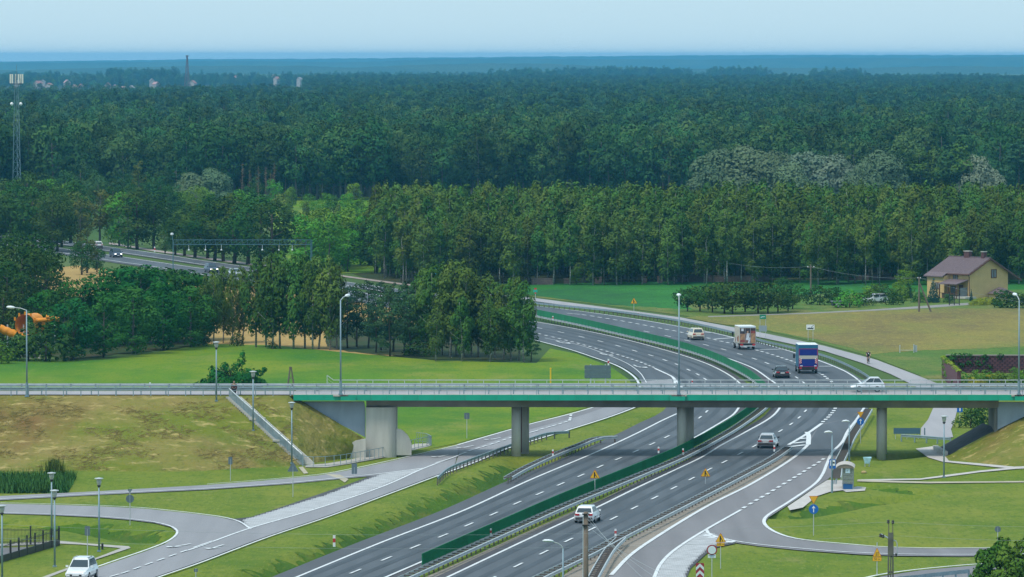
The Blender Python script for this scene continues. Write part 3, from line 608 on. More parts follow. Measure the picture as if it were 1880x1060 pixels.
# left abutment: rounded pier wall, wing wall and curved low retaining walls
xa, xb = xat(671,588), xat(727,588); poly = [(xa,588,0),(xa,596,0)]+[(xb-.9+.9*math.sin(a),596-.9+.9*math.cos(a),0) for a in [i*math.pi/12 for i in range(7)]]+[(xb-.9+.9*math.cos(a),588+.9-.9*math.sin(a),0) for a in [i*math.pi/12 for i in range(7)]]
bp(MB().prism([(p[0],p[1],-.3) for p in poly][::-1], (0,0,5.28)), 'abutment_wall', CONC)
def wall_px(l, Y, th, name, m):
    bp(MB().prism([px_at(p[0],p[1],Y) for p in l], (0,th,0)), name, m)
wall_px([(545,737.5),(668,737.5),(670,750),(670,803)], 588.25, .45, 'wing_wall', CONC_G)
wall_px([(620,846),(630,829),(637,821),(644,814),(652,809.5),(668,806),(671,806),(671,846)], 587.3, .3, 'retaining_wall', CONC)
wall_px([(727,787),(734,788),(741,792),(748,799),(752,806),(755,815),(755,836),(727,836)], 588.6, .3, 'retaining_wall', CONC)
wall_px([(1833,738.5),(1960,741),(1960,728),(1880,766),(1833,788)][::-1] if False else [(1833,738.5),(1960,739),(1960,745),(1880,766),(1833,789)], 588.25, .45, 'wing_wall', CONC_G)
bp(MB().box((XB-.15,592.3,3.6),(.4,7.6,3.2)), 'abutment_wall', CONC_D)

# railings and barriers
def rail_run(name, label, cat, ps, posts, rails, post_d=(.06,.06), m=GALV, pm=None, group=None, pname='post', h=1.0, infill=None):
    """straight or curved railing standing on polyline ps: rails = [(height, thickness, depth)]"""
    ps = [Vector(p) for p in ps]
    t = thing(name, label, cat, ps[0], 0, group)
    for hh, th, dp in rails:
        mb = MB(); mb.sweep([p-ps[0] for p in ps], [(-dp/2,hh-th/2),(dp/2,hh-th/2),(dp/2,hh+th/2),(-dp/2,hh+th/2)]); mb.build('rail', m, t)
    me = MB().box((0,0,h/2),(post_d[0],post_d[1],h)).mesh(pname, pm or m)
    for p in walk(ps, posts): put(pname, me, t, p-ps[0])
    return t
def lin(x0, x1, Y, z, n=2): return [Vector((x0+(x1-x0)*i/(n-1), Y, z)) for i in range(n)]
BARS = [(1.0,.07,.07),(.72,.025,.025),(.5,.025,.025),(.28,.025,.025)]
rail_run('bridge_railing', 'grey steel parapet railing above the green fascia, nearer side of the overpass', 'railing', lin(XL,XR,YN+.2,ZD+.1,40), 1.27, BARS, m=GALV_B)
rail_run('bridge_railing', 'grey steel parapet railing on the far edge of the overpass, over the guardrails', 'railing', [px_at(600,708,YF-.3)]+lin(xat(612,YF),XR,YF-.3,ZD+.02,40), 1.6, [(1.03,.07,.07),(.7,.02,.02),(.4,.02,.02)], m=GALV)
rail_run('embankment_railing', 'grey two bar railing along the road on the grassy embankment', 'railing', lin(xat(-110,YN),XL-.3,YN+.3,ZD-.05,30), 1.72, [(1.05,.1,.08),(.55,.05,.05)], m=GALV_B, h=1.05, post_d=(.09,.09))
WPROF = [(-.03,-.15),(.04,-.12),(.04,-.04),(-.02,0),(.04,.04),(.04,.12),(-.03,.15),(-.05,.15),(-.05,-.15)]
def barrier(name, label, l, sides=(1,), gap=.0, post=2.0, z=.75, m=GALV, pm=GALV_D, world_pts=False, rung=True, top=.75):
    q = l if world_pts else [at(p[0],p[1],z) for p in l]
    q = resample([Vector((p.x,p.y,p.z-z if world_pts else 0)) for p in q], 2.0)
    o0 = q[0].copy(); t = thing(name, label, 'guardrail', o0)
    for s in sides:
        off = s*gap if len(sides) > 1 else 0
        mb = MB(); mb.sweep([p-o0 for p in offset(q, off)], [(s*a, top-.15+b) for a, b in WPROF][::s]); mb.build('rail', m, t)
    pmb = MB().box((0,0,.34),(.1,.12,.72))
    if len(sides) > 1 and rung: pmb.box((0,0,.66),(2*gap,.14,.1), 1)
    me = pmb.mesh('post', [pm, GALV_D])
    W = walk(q, post)
    for i, p in enumerate(W):
        d = W[min(i+1,len(W)-1)]-W[max(i-1,0)]; put('post', me, t, p-o0, math.atan2(d.y,d.x)-math.pi/2)
    return t, q
SCR = [(775,1037),(840,1008),(933,967),(1028,925),(1121,887),(1175,865),(1240,837.5),(1328,791),(1362,769),(1389,749),(1404,733),(1407,720),(1393,705),(1376,692),(1359,682),(1325,665),(1291,651.5),(1240,636),(1148,614),(1060,594),(986,579)]
SCRW = resample([at(p[0],p[1],.8) for p in SCR], 1.0); SCRW = [Vector((p.x,p.y,0)) for p in SCRW]
EXT = [at(700,1070,.8), at(735,1055,.8)]; EXT2 = [at(940,570,.8), at(900,563,.8)]
MED = offset(resample([Vector((p.x,p.y,0)) for p in EXT]+SCRW[::6]+[Vector((p.x,p.y,0)) for p in EXT2], 2.0), .5)
barrier('median_guardrail', 'long double sided steel guardrail under the green screen in the median', [Vector((p.x,p.y,.75)) for p in MED], (1,-1), .45, 2.0, world_pts=True)
scr = thing('anti_glare_screen', 'long dark green anti glare screen of upright panels on the median', 'screen', SCRW[0])
S2 = walk(SCRW, 2.4)
for i in range(len(S2)-1):
    a, b = S2[i]-S2[0], S2[i+1]-S2[0]; d = b-a; L = d.length; ang = math.atan2(d.y,d.x)
    key = 'screen_panel_%d' % 0
    if 'SPM' not in globals():
        mb = MB(); mb.box((0,0,0),(2.36,.03,.88))
        for kx in range(-5,6): mb.box((kx*.225,-.025,0),(.05,.03,.86))
        SPM = mb.mesh('panel', GREEN_S)
        SPP = MB().box((0,0,0),(.06,.06,1.0)).mesh('post', GREEN_S)
    o = put('panel', SPM, scr, (a+b)/2+Vector((0,0,1.22)), ang); o.scale = (L/2.4,1,1)
    put('post', SPP, scr, a+Vector((0,0,1.15)))
barrier('verge_guardrail', 'double sided steel guardrail on the gravel strip beside the slip road', [(960,1074),(992,1057),(1084,1013),(1141,983),(1200,953),(1300,902.5),(1380,861),(1420,839),(1447,820)], (1,-1), .45, 2.0)
barrier('branch_guardrail', 'short guardrail branching off towards the slip road behind the wooden pole', [(1074,1090),(1090,1057),(1105,1030),(1121,1005),(1140,986)], (1,-1), .4, 1.6)
barrier('ramp_guardrail', 'single guardrail along the exit ramp passing the paired bridge columns', [(803,876),(824.5,858),(870,839.5),(938.6,815),(971.7,804),(1008.5,793.5),(1030,791.5),(1045,791)], (1,), 0, 2.0, m=GALV_B)
barrier('slope_guardrail', 'short double guardrail at the motorway edge below the grassy ramp slope', [(933,875),(959.5,860),(1008.5,837),(1057.6,817.4),(1106.7,801),(1128.8,800)], (1,-1), .4, 2.0)
barrier('slip_guardrail', 'ladder like guardrail from the bus shelter up to the overpass', [(1535,876),(1540,849.6),(1552,824.5),(1562,802),(1578,777),(1594,750.6)], (1,-1), .45, 1.6, m=GALV, pm=GALV_B)
barrier('cycle_path_guardrail', 'long guardrail between the motorway and the pale cycle path', [(1602,722),(1606,708),(1598,693),(1569.8,675),(1513,651),(1456.6,636.7),(1400,624),(1374,615.5),(1247,587),(1119.8,568.7),(972.6,553.8),(900,545)], (1,), 0, 2.0, m=GALV_B)
barrier('roadside_guardrail', 'short blue grey guardrail across the road end under the overpass', [(1655,797.5),(1690,799.5),(1720,802),(1745,803.5)], (1,), 0, 2.0, m=GALV_B, pm=GALV_B)
barrier('lower_road_guardrail', 'blue grey guardrail beside the lower road at the leafy tree', [(1630,1063),(1650,1058.5),(1681,1056),(1711.5,1052),(1746,1048.5),(1778.5,1045.3)], (-1,), 0, 1.5, m=GALV_B, pm=GALV_B)
_t, _ = barrier('overpass_guardrail', 'steel guardrail on the nearer side of the overpass road', lin(xat(-110,YN),XR,YN+1.45,ZD+.75,4), (1,), 0, 2.5, world_pts=True, m=GALV_B, pm=GALV_B)
for c in [_t]: pass
barrier('overpass_guardrail', 'steel guardrail on the far side of the overpass road', lin(xat(-110,YN),XR,YF-2.05,ZD+.8,4), (-1,), 0, 2.5, world_pts=True, m=GALV, pm=GALV_B)
# ------------------------------------------------------------------ trees
def leaf_mat(name, a, b, rnd=.18, scale=.45, trans=.15):
    m = bpy.data.materials.new(name); m.use_nodes = True; nt = m.node_tree; nt.nodes.remove(nt.nodes['Principled BSDF'])
    out = nt.nodes['Material Output']
    geo = nt.nodes.new('ShaderNodeNewGeometry'); n = nt.nodes.new('ShaderNodeTexNoise'); n.inputs['Scale'].default_value = scale; n.inputs['Detail'].default_value = 3
    nt.links.new(geo.outputs['Position'], n.inputs['Vector'])
    mr = nt.nodes.new('ShaderNodeMapRange'); mr.inputs[1].default_value = .3; mr.inputs[2].default_value = .7; nt.links.new(n.outputs[0], mr.inputs[0])
    mx = nt.nodes.new('ShaderNodeMixRGB'); mx.inputs[1].default_value = (*a,1); mx.inputs[2].default_value = (*b,1); nt.links.new(mr.outputs[0], mx.inputs[0])
    col = _rand(nt, mx.outputs[0], rnd)
    hs = nt.nodes.new('ShaderNodeHueSaturation'); oi = nt.nodes.new('ShaderNodeObjectInfo')
    m2 = nt.nodes.new('ShaderNodeMath'); m2.operation = 'MULTIPLY'; m2.inputs[1].default_value = 7.31; nt.links.new(oi.outputs['Random'], m2.inputs[0])
    m3 = nt.nodes.new('ShaderNodeMath'); m3.operation = 'FRACT'; nt.links.new(m2.outputs[0], m3.inputs[0])
    mh = nt.nodes.new('ShaderNodeMapRange'); mh.inputs[3].default_value = .472; mh.inputs[4].default_value = .535; nt.links.new(m3.outputs[0], mh.inputs[0])
    nt.links.new(mh.outputs[0], hs.inputs['Hue']); nt.links.new(col, hs.inputs['Color'])
    d = nt.nodes.new('ShaderNodeBsdfDiffuse'); t = nt.nodes.new('ShaderNodeBsdfTranslucent'); mix = nt.nodes.new('ShaderNodeMixShader'); mix.inputs[0].default_value = trans
    nt.links.new(hs.outputs[0], d.inputs[0]); nt.links.new(hs.outputs[0], t.inputs[0])
    nt.links.new(d.outputs[0], mix.inputs[1]); nt.links.new(t.outputs[0], mix.inputs[2]); nt.links.new(mix.outputs[0], out.inputs['Surface'])
    MATS[name] = m; return m
L_BIRCH = leaf_mat('birch_leaves', (.056,.118,.022), (.118,.190,.038), .28)
L_OAK = leaf_mat('oak_leaves', (.026,.082,.026), (.078,.140,.040), .45)
L_ROBIN = leaf_mat('dense_leaves', (.020,.095,.018), (.045,.15,.026), .2)
L_DARK = leaf_mat('dark_leaves', (.028,.075,.018), (.065,.120,.024), .28)
L_PINE = leaf_mat('pine_needles', (.024,.075,.034), (.06,.125,.05), .34)
L_SPRUCE = leaf_mat('spruce_needles', (.02,.065,.055), (.045,.105,.085), .2)
L_WILLOW = leaf_mat('willow_leaves', (.10,.155,.075), (.15,.205,.11), .15)
L_WILL2 = leaf_mat('silver_leaves', (.14,.19,.12), (.19,.235,.155), .1)
L_BRIGHT = leaf_mat('bright_leaves', (.075,.20,.02), (.14,.27,.035), .2)
L_YEL = leaf_mat('yellow_leaves', (.34,.33,.03), (.20,.27,.03), .1)
L_OLIVE = leaf_mat('olive_leaves', (.075,.105,.026), (.12,.145,.036), .15)
L_RED = leaf_mat('dry_twigs', (.20,.12,.075), (.26,.17,.11), .15)
L_HEDGE = leaf_mat('hedge_leaves', (.09,.17,.015), (.17,.24,.03), .1)

def foliage(blobs, n, size, rg, name, m, up=.35, flat=0.0, droop=0.0, inner=.25, soft=False):
    """blobs: [(x,y,z,rx,ry,rz)] -> one mesh of n leaf sprays spread over and through the blobs"""
    B = np.array(blobs, float); vol = (B[:,3]*B[:,4]+B[:,4]*B[:,5]+B[:,3]*B[:,5]); p = vol/vol.sum()
    M = n*3; idx = rg.choice(len(B), M, p=p); d = rg.normal(size=(M,3)); d /= np.linalg.norm(d,axis=1)[:,None]
    cc = B[idx,:3]+d*B[idx,3:]; dep = np.full(M, 9.0)            # keep the sprays on the outer shell of the crown, few inside it
    for b_ in B:
        r_ = np.sqrt((((cc-b_[:3])/b_[3:])**2).sum(1)); dep = np.minimum(dep, np.where(r_ < .999, r_, 9.0))
    sel = np.argsort(-(np.minimum(dep,.9)+rg.uniform(0,.35,M)))[:n]; idx, d = idx[sel], d[sel]
    low = d[:,2] < -.3; d[low,2] *= np.where(rg.random(low.sum()) < .5, -1, 1)
    rad = np.where(rg.random(n) < inner, rg.uniform(.4,.85,n), rg.normal(.97,.09,n))
    c = B[idx,:3]+d*B[idx,3:]*rad[:,None]
    if soft: rad = np.where(rg.random(n) < .12, .7, rg.normal(.97,.05,n)); c = B[idx,:3]+d*B[idx,3:]*rad[:,None]
    nor = d*(2.2 if soft else 1.3)+rg.normal(size=(n,3))*.42; nor[:,2] += .25+flat; nor /= np.linalg.norm(nor,axis=1)[:,None]
    a = rg.normal(size=(n,3)); a -= nor*(a*nor).sum(1)[:,None]
    if droop: a[:,2] -= droop*3; a -= nor*(a*nor).sum(1)[:,None]
    a /= np.linalg.norm(a,axis=1)[:,None]; b = np.cross(nor,a)
    s = size*rg.uniform(.55,1.3,n)[:,None]; asp = (1.0+droop*.9)
    a = a*s*asp*.5; b = b*s*.5*rg.uniform(.6,1,n)[:,None]
    v = np.empty((n,4,3)); v[:,0] = c-a*.9; v[:,1] = c-b*.9+a*.15; v[:,2] = c+a; v[:,3] = c+b*.9-a*.1
    me = bpy.data.meshes.new(name); me.vertices.add(n*4); me.vertices.foreach_set('co', v.ravel())
    me.loops.add(n*4); me.loops.foreach_set('vertex_index', np.arange(n*4,dtype=np.int32))
    me.polygons.add(n); me.polygons.foreach_set('loop_start', (np.arange(n)*4).astype(np.int32))
    me.polygons.foreach_set('use_smooth', [True]*n); me.update(calc_edges=True)
    # shade each spray partly as the surface of its bough
    cen = (B[:,:3]*vol[:,None]).sum(0)/vol.sum()
    out = c-cen; out /= np.maximum(np.linalg.norm(out,axis=1),1e-6)[:,None]
    sn = nor*.12+d*.85+out*.5 if soft else nor*.5+d*.6+out*.35; sn[:,2] += up; sn /= np.linalg.norm(sn,axis=1)[:,None]
    me.normals_split_custom_set_from_vertices(np.repeat(sn,4,axis=0).tolist())
    me.materials.append(m); return me
def trunk_mesh(name, h, r, m, rg, limbs=4, top=.12, lean=.03, reach=2.2, start=.35):
    mb = MB(); lx, ly = rg.normal(0,lean,2)*h
    ps = [Vector((lx*t*t+rg.normal(0,.01)*h*(t>0), ly*t*t, h*t)) for t in (0,.2,.4,.6,.8,1)]
    mb.path(ps, r, 6, 0, r*top)
    for k in range(limbs):
        t = start+(.95-start)*(k+.5)/limbs; p = Vector((lx*t*t, ly*t*t, h*t)); a = rg.uniform(0,6.28); L = reach*(1.15-t)*1.3
        e = p+Vector((math.cos(a)*L, math.sin(a)*L, L*.75)); mb.path([p, p.lerp(e,.5)+Vector((0,0,-.06*L)), e], r*.38, 5, 0, r*.1)
    return mb.mesh(name, m, True)
def ell_blobs(rg, n, h0, h1, R, br, shape='round', flatten=.8):
    out = []
    for i in range(n):
        t = (i+rg.random())/n; z = h0+(h1-h0)*t
        if shape == 'round': w = math.sqrt(max(0.02,1-(2*t-1)**2))*.95
        elif shape == 'birch': w = (.55+.45*math.sin(min(1,t*1.5)*1.57)) if t < .45 else (1-((t-.45)/.6)**1.5)
        elif shape == 'dome': w = math.sqrt(max(.03,1-t**2))
        elif shape == 'cone': w = 1.02-t
        elif shape == 'column': w = (.7+.3*math.sin(t*3.1)) if t < .8 else 1-(t-.8)*4
        elif shape == 'pine': w = 1-.5*abs(2*t-1)
        a = rg.uniform(0,6.283); q = R*w*math.sqrt(rg.uniform(.25,1)); s = br*rg.uniform(.7,1.25)*(.6+.5*w)
        out.append((q*math.cos(a), q*math.sin(a), z, s, s, s*flatten))
    return out
TREES = {}
def make_tree(kind, var, seed):
    """returns (trunk mesh, crown mesh, nominal height)"""
    rg = np.random.default_rng(seed*97+hash(kind) % 7 if False else seed*97+sum(map(ord,kind)))
    nm = lambda s: s
    if kind == 'birch':
        h = 16.0; bl = ell_blobs(rg, 30, 2.6, 15.4, 2.1, 1.15, 'birch', 1.15); bl.append((0,0,15.6,.5,.5,.9))
        return trunk_mesh('trunk', 15, .16, BARKB, rg, 7, .15, .02, 1.8, .3), foliage(bl, 2000, .44, rg, 'crown', L_BIRCH, droop=.5), h
    if kind == 'weeping_birch':
        h = 14.0; bl = ell_blobs(rg, 26, 2.6, 13.4, 2.0, .95, 'birch', 1.5)
        return trunk_mesh('trunk', 13, .17, BARKB, rg, 9, .15, .03, 2.2, .25), foliage(bl, 2600, .35, rg, 'crown', L_BIRCH, droop=.9), h
    if kind == 'slender_birch':
        h = 17.0; bl = ell_blobs(rg, 22, 5.0, 16.6, 1.6, .95, 'birch', 1.3)
        return trunk_mesh('trunk', 16.4, .14, BARKB, rg, 5, .15, .02, 1.5, .45), foliage(bl, 1500, .44, rg, 'crown', L_BIRCH, droop=.5), h
    if kind == 'oak':
        h = 19.0; bl = ell_blobs(rg, 28, 5.5, 18.2, 4.4, 1.9, 'round', .8)
        return trunk_mesh('trunk', 15, .3, BARKP, rg, 6, .3, .02, 4, .4), foliage(bl, 1400, .72, rg, 'crown', L_OAK, soft=True), h
    if kind == 'round_oak':
        h = 17.5; bl = ell_blobs(rg, 36, 4.5, 16.6, 5.4, 2.1, 'round', .85)
        return trunk_mesh('trunk', 13, .35, BARKP, rg, 6, .3, .02, 4, .4), foliage(bl, 1700, .76, rg, 'crown', L_OAK, soft=True), h
    if kind == 'tall_oak':
        h = 21.0; bl = ell_blobs(rg, 24, 5.5, 20.2, 3.2, 1.7, 'birch', .85)
        return trunk_mesh('trunk', 18, .24, BARKP, rg, 5, .3, .02, 3, .5), foliage(bl, 1300, .7, rg, 'crown', L_OAK, soft=True), h
    if kind == 'robinia':
        h = 13.0; bl = ell_blobs(rg, 38, .8, 12.2, 3.8, 1.35, 'round', .8)
        return trunk_mesh('trunk', 10.5, .2, BARKP, rg, 6, .3, .02, 3, .3), foliage(bl, 3600, .45, rg, 'crown', L_ROBIN), h
    if kind == 'lime':
        h = 14.0; bl = ell_blobs(rg, 32, 2.0, 13.2, 3.8, 1.5, 'round', .85)
        return trunk_mesh('trunk', 11, .35, BARKD, rg, 6, .3, .02, 3, .3), foliage(bl, 2600, .5, rg, 'crown', L_DARK), h
    if kind == 'maple':
        h = 12.0; bl = ell_blobs(rg, 26, 1.0, 11.4, 3.0, 1.3, 'round', .95)
        return trunk_mesh('trunk', 9, .18, BARKP, rg, 5, .3, .02, 2.5, .3), foliage(bl, 2000, .44, rg, 'crown', L_BRIGHT), h
    if kind == 'olive_tree':
        h = 13.0; bl = ell_blobs(rg, 26, 4.0, 12.3, 2.9, 1.1, 'round', .9)
        return trunk_mesh('trunk', 11.5, .26, BARKP, rg, 8, .2, .05, 3.2, .25), foliage(bl, 1000, .55, rg, 'crown', L_OLIVE), h
    if kind == 'pine':
        h = 14.0; bl = ell_blobs(rg, 26, 2.2, 13.4, 2.6, 1.0, 'birch', .65)
        return trunk_mesh('trunk', 13.4, .2, BARKD, rg, 8, .15, .01, 2.4, .2), foliage(bl, 2400, .38, rg, 'crown', L_PINE), h
    if kind == 'tall_pine':
        h = 20.0; bl = ell_blobs(rg, 15, 13.0, 19.4, 2.8, 1.5, 'pine', .55)
        return trunk_mesh('trunk', 19, .2, BARKD, rg, 5, .2, .01, 2.5, .65), foliage(bl, 620, .85, rg, 'crown', L_PINE), h
    if kind == 'spruce':
        h = 6.5; bl = [( .0,0,.5+i*.36, 1.75*(1-i/17.5)+.12, 1.75*(1-i/17.5)+.12, .32) for i in range(17)]
        return trunk_mesh('trunk', 6.3, .1, BARKD, rg, 0, .1, 0), foliage(bl, 1500, .34, rg, 'crown', L_SPRUCE), h
    if kind == 'willow':
        h = 16.0; bl = ell_blobs(rg, 52, 1.5, 14.6, 6.8, 2.7, 'dome', .95)
        return trunk_mesh('trunk', 9, .4, BARKP, rg, 6, .3, .02, 4, .3), foliage(bl, 6500, .72, rg, 'crown', L_WILLOW, soft=True), h
    if kind == 'silver_willow':
        h = 16.0; bl = ell_blobs(rg, 56, 1.5, 14.6, 7.0, 2.6, 'dome', .95)
        return trunk_mesh('trunk', 9, .4, BARKP, rg, 6, .3, .02, 4, .3), foliage(bl, 6500, .72, rg, 'crown', L_WILL2, soft=True), h
    if kind == 'poplar':
        h = 18.0; bl = ell_blobs(rg, 22, 1.5, 17.4, 1.3, .85, 'column', 1.4)
        return trunk_mesh('trunk', 17, .2, BARKP, rg, 3, .1, .005, 1.2, .3), foliage(bl, 900, .65, rg, 'crown', L_OLIVE), h
    if kind == 'dry_poplar':
        h = 18.0; bl = ell_blobs(rg, 20, 2.5, 17.6, .75, .5, 'column', 2.2)
        return trunk_mesh('trunk', 17.6, .16, mat('dead_bark',(.26,.18,.13),.9), rg, 14, .1, .005, 1.6, .15), foliage(bl, 420, .5, rg, 'crown', L_RED, droop=-.9), h
    if kind == 'bush':
        h = 3.0; bl = ell_blobs(rg, 16, .4, 2.6, 1.5, .75, 'dome', .85)
        return trunk_mesh('trunk', 1.6, .08, BARKD, rg, 4, .4, .05, 1.2, .2), foliage(bl, 800, .3, rg, 'crown', L_DARK), h
    if kind == 'bright_bush':
        h = 3.0; bl = ell_blobs(rg, 16, .4, 2.6, 1.5, .75, 'dome', .85)
        return trunk_mesh('trunk', 1.6, .08, BARKD, rg, 4, .4, .05, 1.2, .2), foliage(bl, 800, .3, rg, 'crown', L_BRIGHT), h
    if kind == 'fruit_tree':
        h = 4.6; bl = ell_blobs(rg, 24, 1.0, 4.2, 2.1, .85, 'round', .8)
        return trunk_mesh('trunk', 3, .12, BARKD, rg, 5, .4, .05, 1.8, .3), foliage(bl, 950, .34, rg, 'crown', L_DARK), h
    if kind == 'yellow_bush':
        h = 2.0; bl = ell_blobs(rg, 22, .3, 1.7, 2.2, .6, 'dome', .6)
        return trunk_mesh('trunk', 1, .06, BARKD, rg, 4, .4, .05, 1.2, .2), foliage(bl, 1000, .26, rg, 'crown', L_YEL), h
    if kind == 'scrub':
        h = 6.0; bl = ell_blobs(rg, 18, .6, 5.4, 2.2, 1.1, 'dome', .95)
        return trunk_mesh('trunk', 4, .1, BARKP, rg, 5, .3, .05, 1.5, .2), foliage(bl, 750, .55, rg, 'crown', L_BIRCH), h
def template(kind, v):
    if (kind, v) not in TREES: TREES[(kind, v)] = make_tree(kind, v, v+1)
    return TREES[(kind, v)]
NV = {'round_oak':6,'birch':5,'oak':6,'tall_oak':4,'robinia':4,'lime':4,'maple':3,'weeping_birch':4,'slender_birch':3,'pine':3,'tall_pine':4,'scrub':3,'bush':3}
def plant(kind, x, y, height, label, group=None, cat='tree', name=None, wide=1.0, z=-.1):
    tr, cr, h = template(kind, RNG.randrange(NV.get(kind, 2))); s = height/h
    t = thing(name or (kind if kind.endswith(('tree','bush')) else kind+'_tree'), label, cat, (x,y,z), RNG.uniform(0,6.283), group)
    t.scale = (s*wide, s*wide, s)
    put('trunk', tr, t); put('crown', cr, t); return t
def plant_px(kind, px, base, top, label, group=None, cat='tree', name=None, wide=1.0):
    p = at(px, base); H = zat(top, p.y); return plant(kind, p.x, p.y, H, label, group, cat, name, wide)

# --- the dark clump left of the birch row (each one placed by its foot and top)
CL = [(92,652,528),(118,654,524),(150,650,508),(178,650,500),(205,646,490),(232,645,484),(262,646,482),(290,643,486),(318,642,488),(342,640,490),(362,638,498),(135,662,545),(190,658,530),(245,652,520),(300,645,515),(350,640,520)]
_ord = ['first','second','third','fourth','fifth','sixth','seventh','eighth','ninth','tenth','eleventh','twelfth','thirteenth','fourteenth','fifteenth','sixteenth','seventeenth','eighteenth']
for i, (x, b, t) in enumerate(CL):
    rear = i < 11; k = i if rear else i-11
    plant_px('robinia', x, b-(14 if rear else 2), t, 'dense dark green tree, %s from the orange slide in the %s rank of the clump' % (_ord[k], 'rear' if rear else 'front'), 'trees of the dense clump beside the birch row', wide=1.3)
plant_px('slender_birch', 127, 661, 560, 'thin pale trunked young tree at the corner of the dense clump', wide=.8); plant_px('slender_birch', 139, 659, 570, 'second thin pale trunked young tree at the corner of the clump', wide=.8)
# --- birch row against the wheat
BR = [(378,634,505),(392,633,492),(410,630,488),(427,631,493),(445,629,488),(470,638,470),(489,638,472),(500,641,466),(514,640,463),(539,641,466),(560,640,470),(574,642,478),(585,641,468),(606,643,470),(618,642,490)]
for i, (x, b, t) in enumerate(BR):
    plant_px('weeping_birch' , x, b, t, 'drooping birch before the wheat field, %s along the row from the dense clump' % _ord[i], 'birches in a row before the wheat field', wide=1.0 if i > 4 else .85)
for i, (x, b, t) in enumerate([(375,636,612),(436,636,610),(500,641,625)]):
    plant_px('bush', x, b, t, ['low bush at the corner of the dense clump','round bush under the drooping birches','small bush at the foot of a birch trunk'][i], None, 'bush')
# --- pines and birches of the right-hand grove
PN = [(638,640,520),(655,637,513),(676,640,510),(700,644,512),(722,646,515),(742,648,512),(716,655,520),(690,648,530),(752,652,520)]
for i, (x, b, t) in enumerate(PN):
    plant_px('pine', x, b, t, 'dark blue green pine, %s from the tall lamp post in the grove' % _ord[i], 'pines of the grove behind the meadow', wide=1.1)
GB = [(765,648,503),(782,650,492),(795,655,488),(812,652,484),(827,657,482),(838,652,483),(851,657,480),(866,654,492),(878,656,506),(895,657,500),(908,658,516),(925,660,520),(938,662,512),(952,662,506),(962,665,515),(800,664,560),(848,664,545),(900,664,550)]
for i, (x, b, t) in enumerate(GB):
    plant_px('weeping_birch' if i % 3 else 'birch', x, b, t, 'birch at the motorway end of the grove, %s from the pines' % _ord[i], 'birches of the grove behind the meadow', name='birch_tree', wide=1.1)
plant_px('pine', 975, 664, 600, 'small dark pine at the very end of the grove by the road', wide=1.3)
plant_px('bush', 770, 655, 622, 'leafy bush between the pines and birches of the grove', None, 'bush', wide=1.6)
# --- bush on the meadow behind the overpass, and the leafy tree low in the corner
_bt = at(425, 716)
rgb_ = np.random.default_rng(5)
t = thing('bush', 'spreading dark bush on the bright meadow behind the overpass lamps', 'bush', _bt)
t.scale = (1.35,)*3; bl = [(rgb_.uniform(-2.3,2.3), rgb_.uniform(-1,1), .3+rgb_.uniform(0,1.1), .7,.6,.5) for _ in range(20)]+[(-2.6,0,.3,.9,.7,.35),(.5,0,1.9,.45,.4,.5),(.9,0,2.5,.35,.3,.4),(1.0,0,3.0,.22,.2,.45),(2.4,0,1.5,.5,.3,.25),(-.6,0,2.0,.35,.3,.4),(-1.6,0,1.7,.45,.3,.35),(2.9,0,1.8,.25,.2,.2)]
bl = [(x,y,z,a*1.15,b*1.15,c_*1.15) for x,y,z,a,b,c_ in bl]; put('crown', foliage(bl, 3600, .26, rgb_, 'crown', L_ROBIN), t); put('trunk', trunk_mesh('trunk', 1.8, .09, BARKD, rgb_, 6, .4, .1, 2), t)
def near_tree(px, topy, D, label, R, n, seed):
    rg = np.random.default_rng(seed); H = zat(topy, D); X = xat(px, D)
    t = thing('leafy_tree', label, 'tree', (X, D, -.1))
    bl = ell_blobs(rg, 46, H*.35, H-.35, R, .55, 'round', .9)
    for k in range(7): bl.append((rg.uniform(-R*.7,R*.7), rg.uniform(-.5,.5), H-rg.uniform(.1,1.1), .25,.25,.4))
    put('crown', foliage(bl, n, .26, rg, 'crown', L_BRIGHT if False else leaf_mat('corner_leaves',(.05,.12,.018),(.11,.19,.03)) if 'corner_leaves' not in MATS else MATS['corner_leaves']), t); put('trunk', trunk_mesh('trunk', H*.85, .14, BARKP, rg, 8, .25, .02, R), t)
near_tree(1836, 990, 391, 'leafy green tree at the corner beside the lower road guardrail', 1.75, 5200, 3)
near_tree(1874, 986, 388, 'second leafy tree at the edge, taller than its neighbour by the lower road', 1.4, 4200, 8)

# --- trees beyond the meadow on the left: both sides of the far road
ML = [('lime',12,610,470),('lime',40,600,440),('lime',66,585,425),('lime',26,560,420),('lime',84,590,455),('lime',6,640,520),
      ('olive_tree',160,502,418),('lime',150,505,440),('lime',178,500,450)]
for i, (k, x, b, t) in enumerate(ML):
    plant_px(k, x, b, t, ['dark tall tree','shaggy dark tree','broad dark tree','high dark tree','narrow dark tree','low dark tree','olive tinted tree','rounded dark tree','small dark tree'][i]+(' rising behind the orange slide' if i < 6 else ' standing before the far road by the stubble'), 'trees behind the orange slide' if i < 6 else 'trees at the stubble field', name='shade_tree', wide=1.15)
RS = [('olive_tree',183,452,346),('maple',219,452,350),('lime',252,458,345),('maple',235,456,352),('lime',283,458,352),('lime',303,466,420),('lime',322,468,392),('lime',339,470,372),('lime',358,473,368),('lime',381,475,362),('lime',394,479,356),('lime',430,484,354),('lime',455,486,360),('lime',478,490,352),('lime',500,492,366),('lime',410,480,362)]
for i, (k, x, b, t) in enumerate(RS):
    plant_px(k, x, b, t, ('half bare tree with pale forked trunk beside the far road' if i == 0 else 'avenue tree along the far road path, %s from the half bare tree' % _ord[i-1]), 'avenue trees along the far road', name='avenue_tree', wide=1.25 if i not in (5,) else 1.0)
rg_ = random.Random(21)
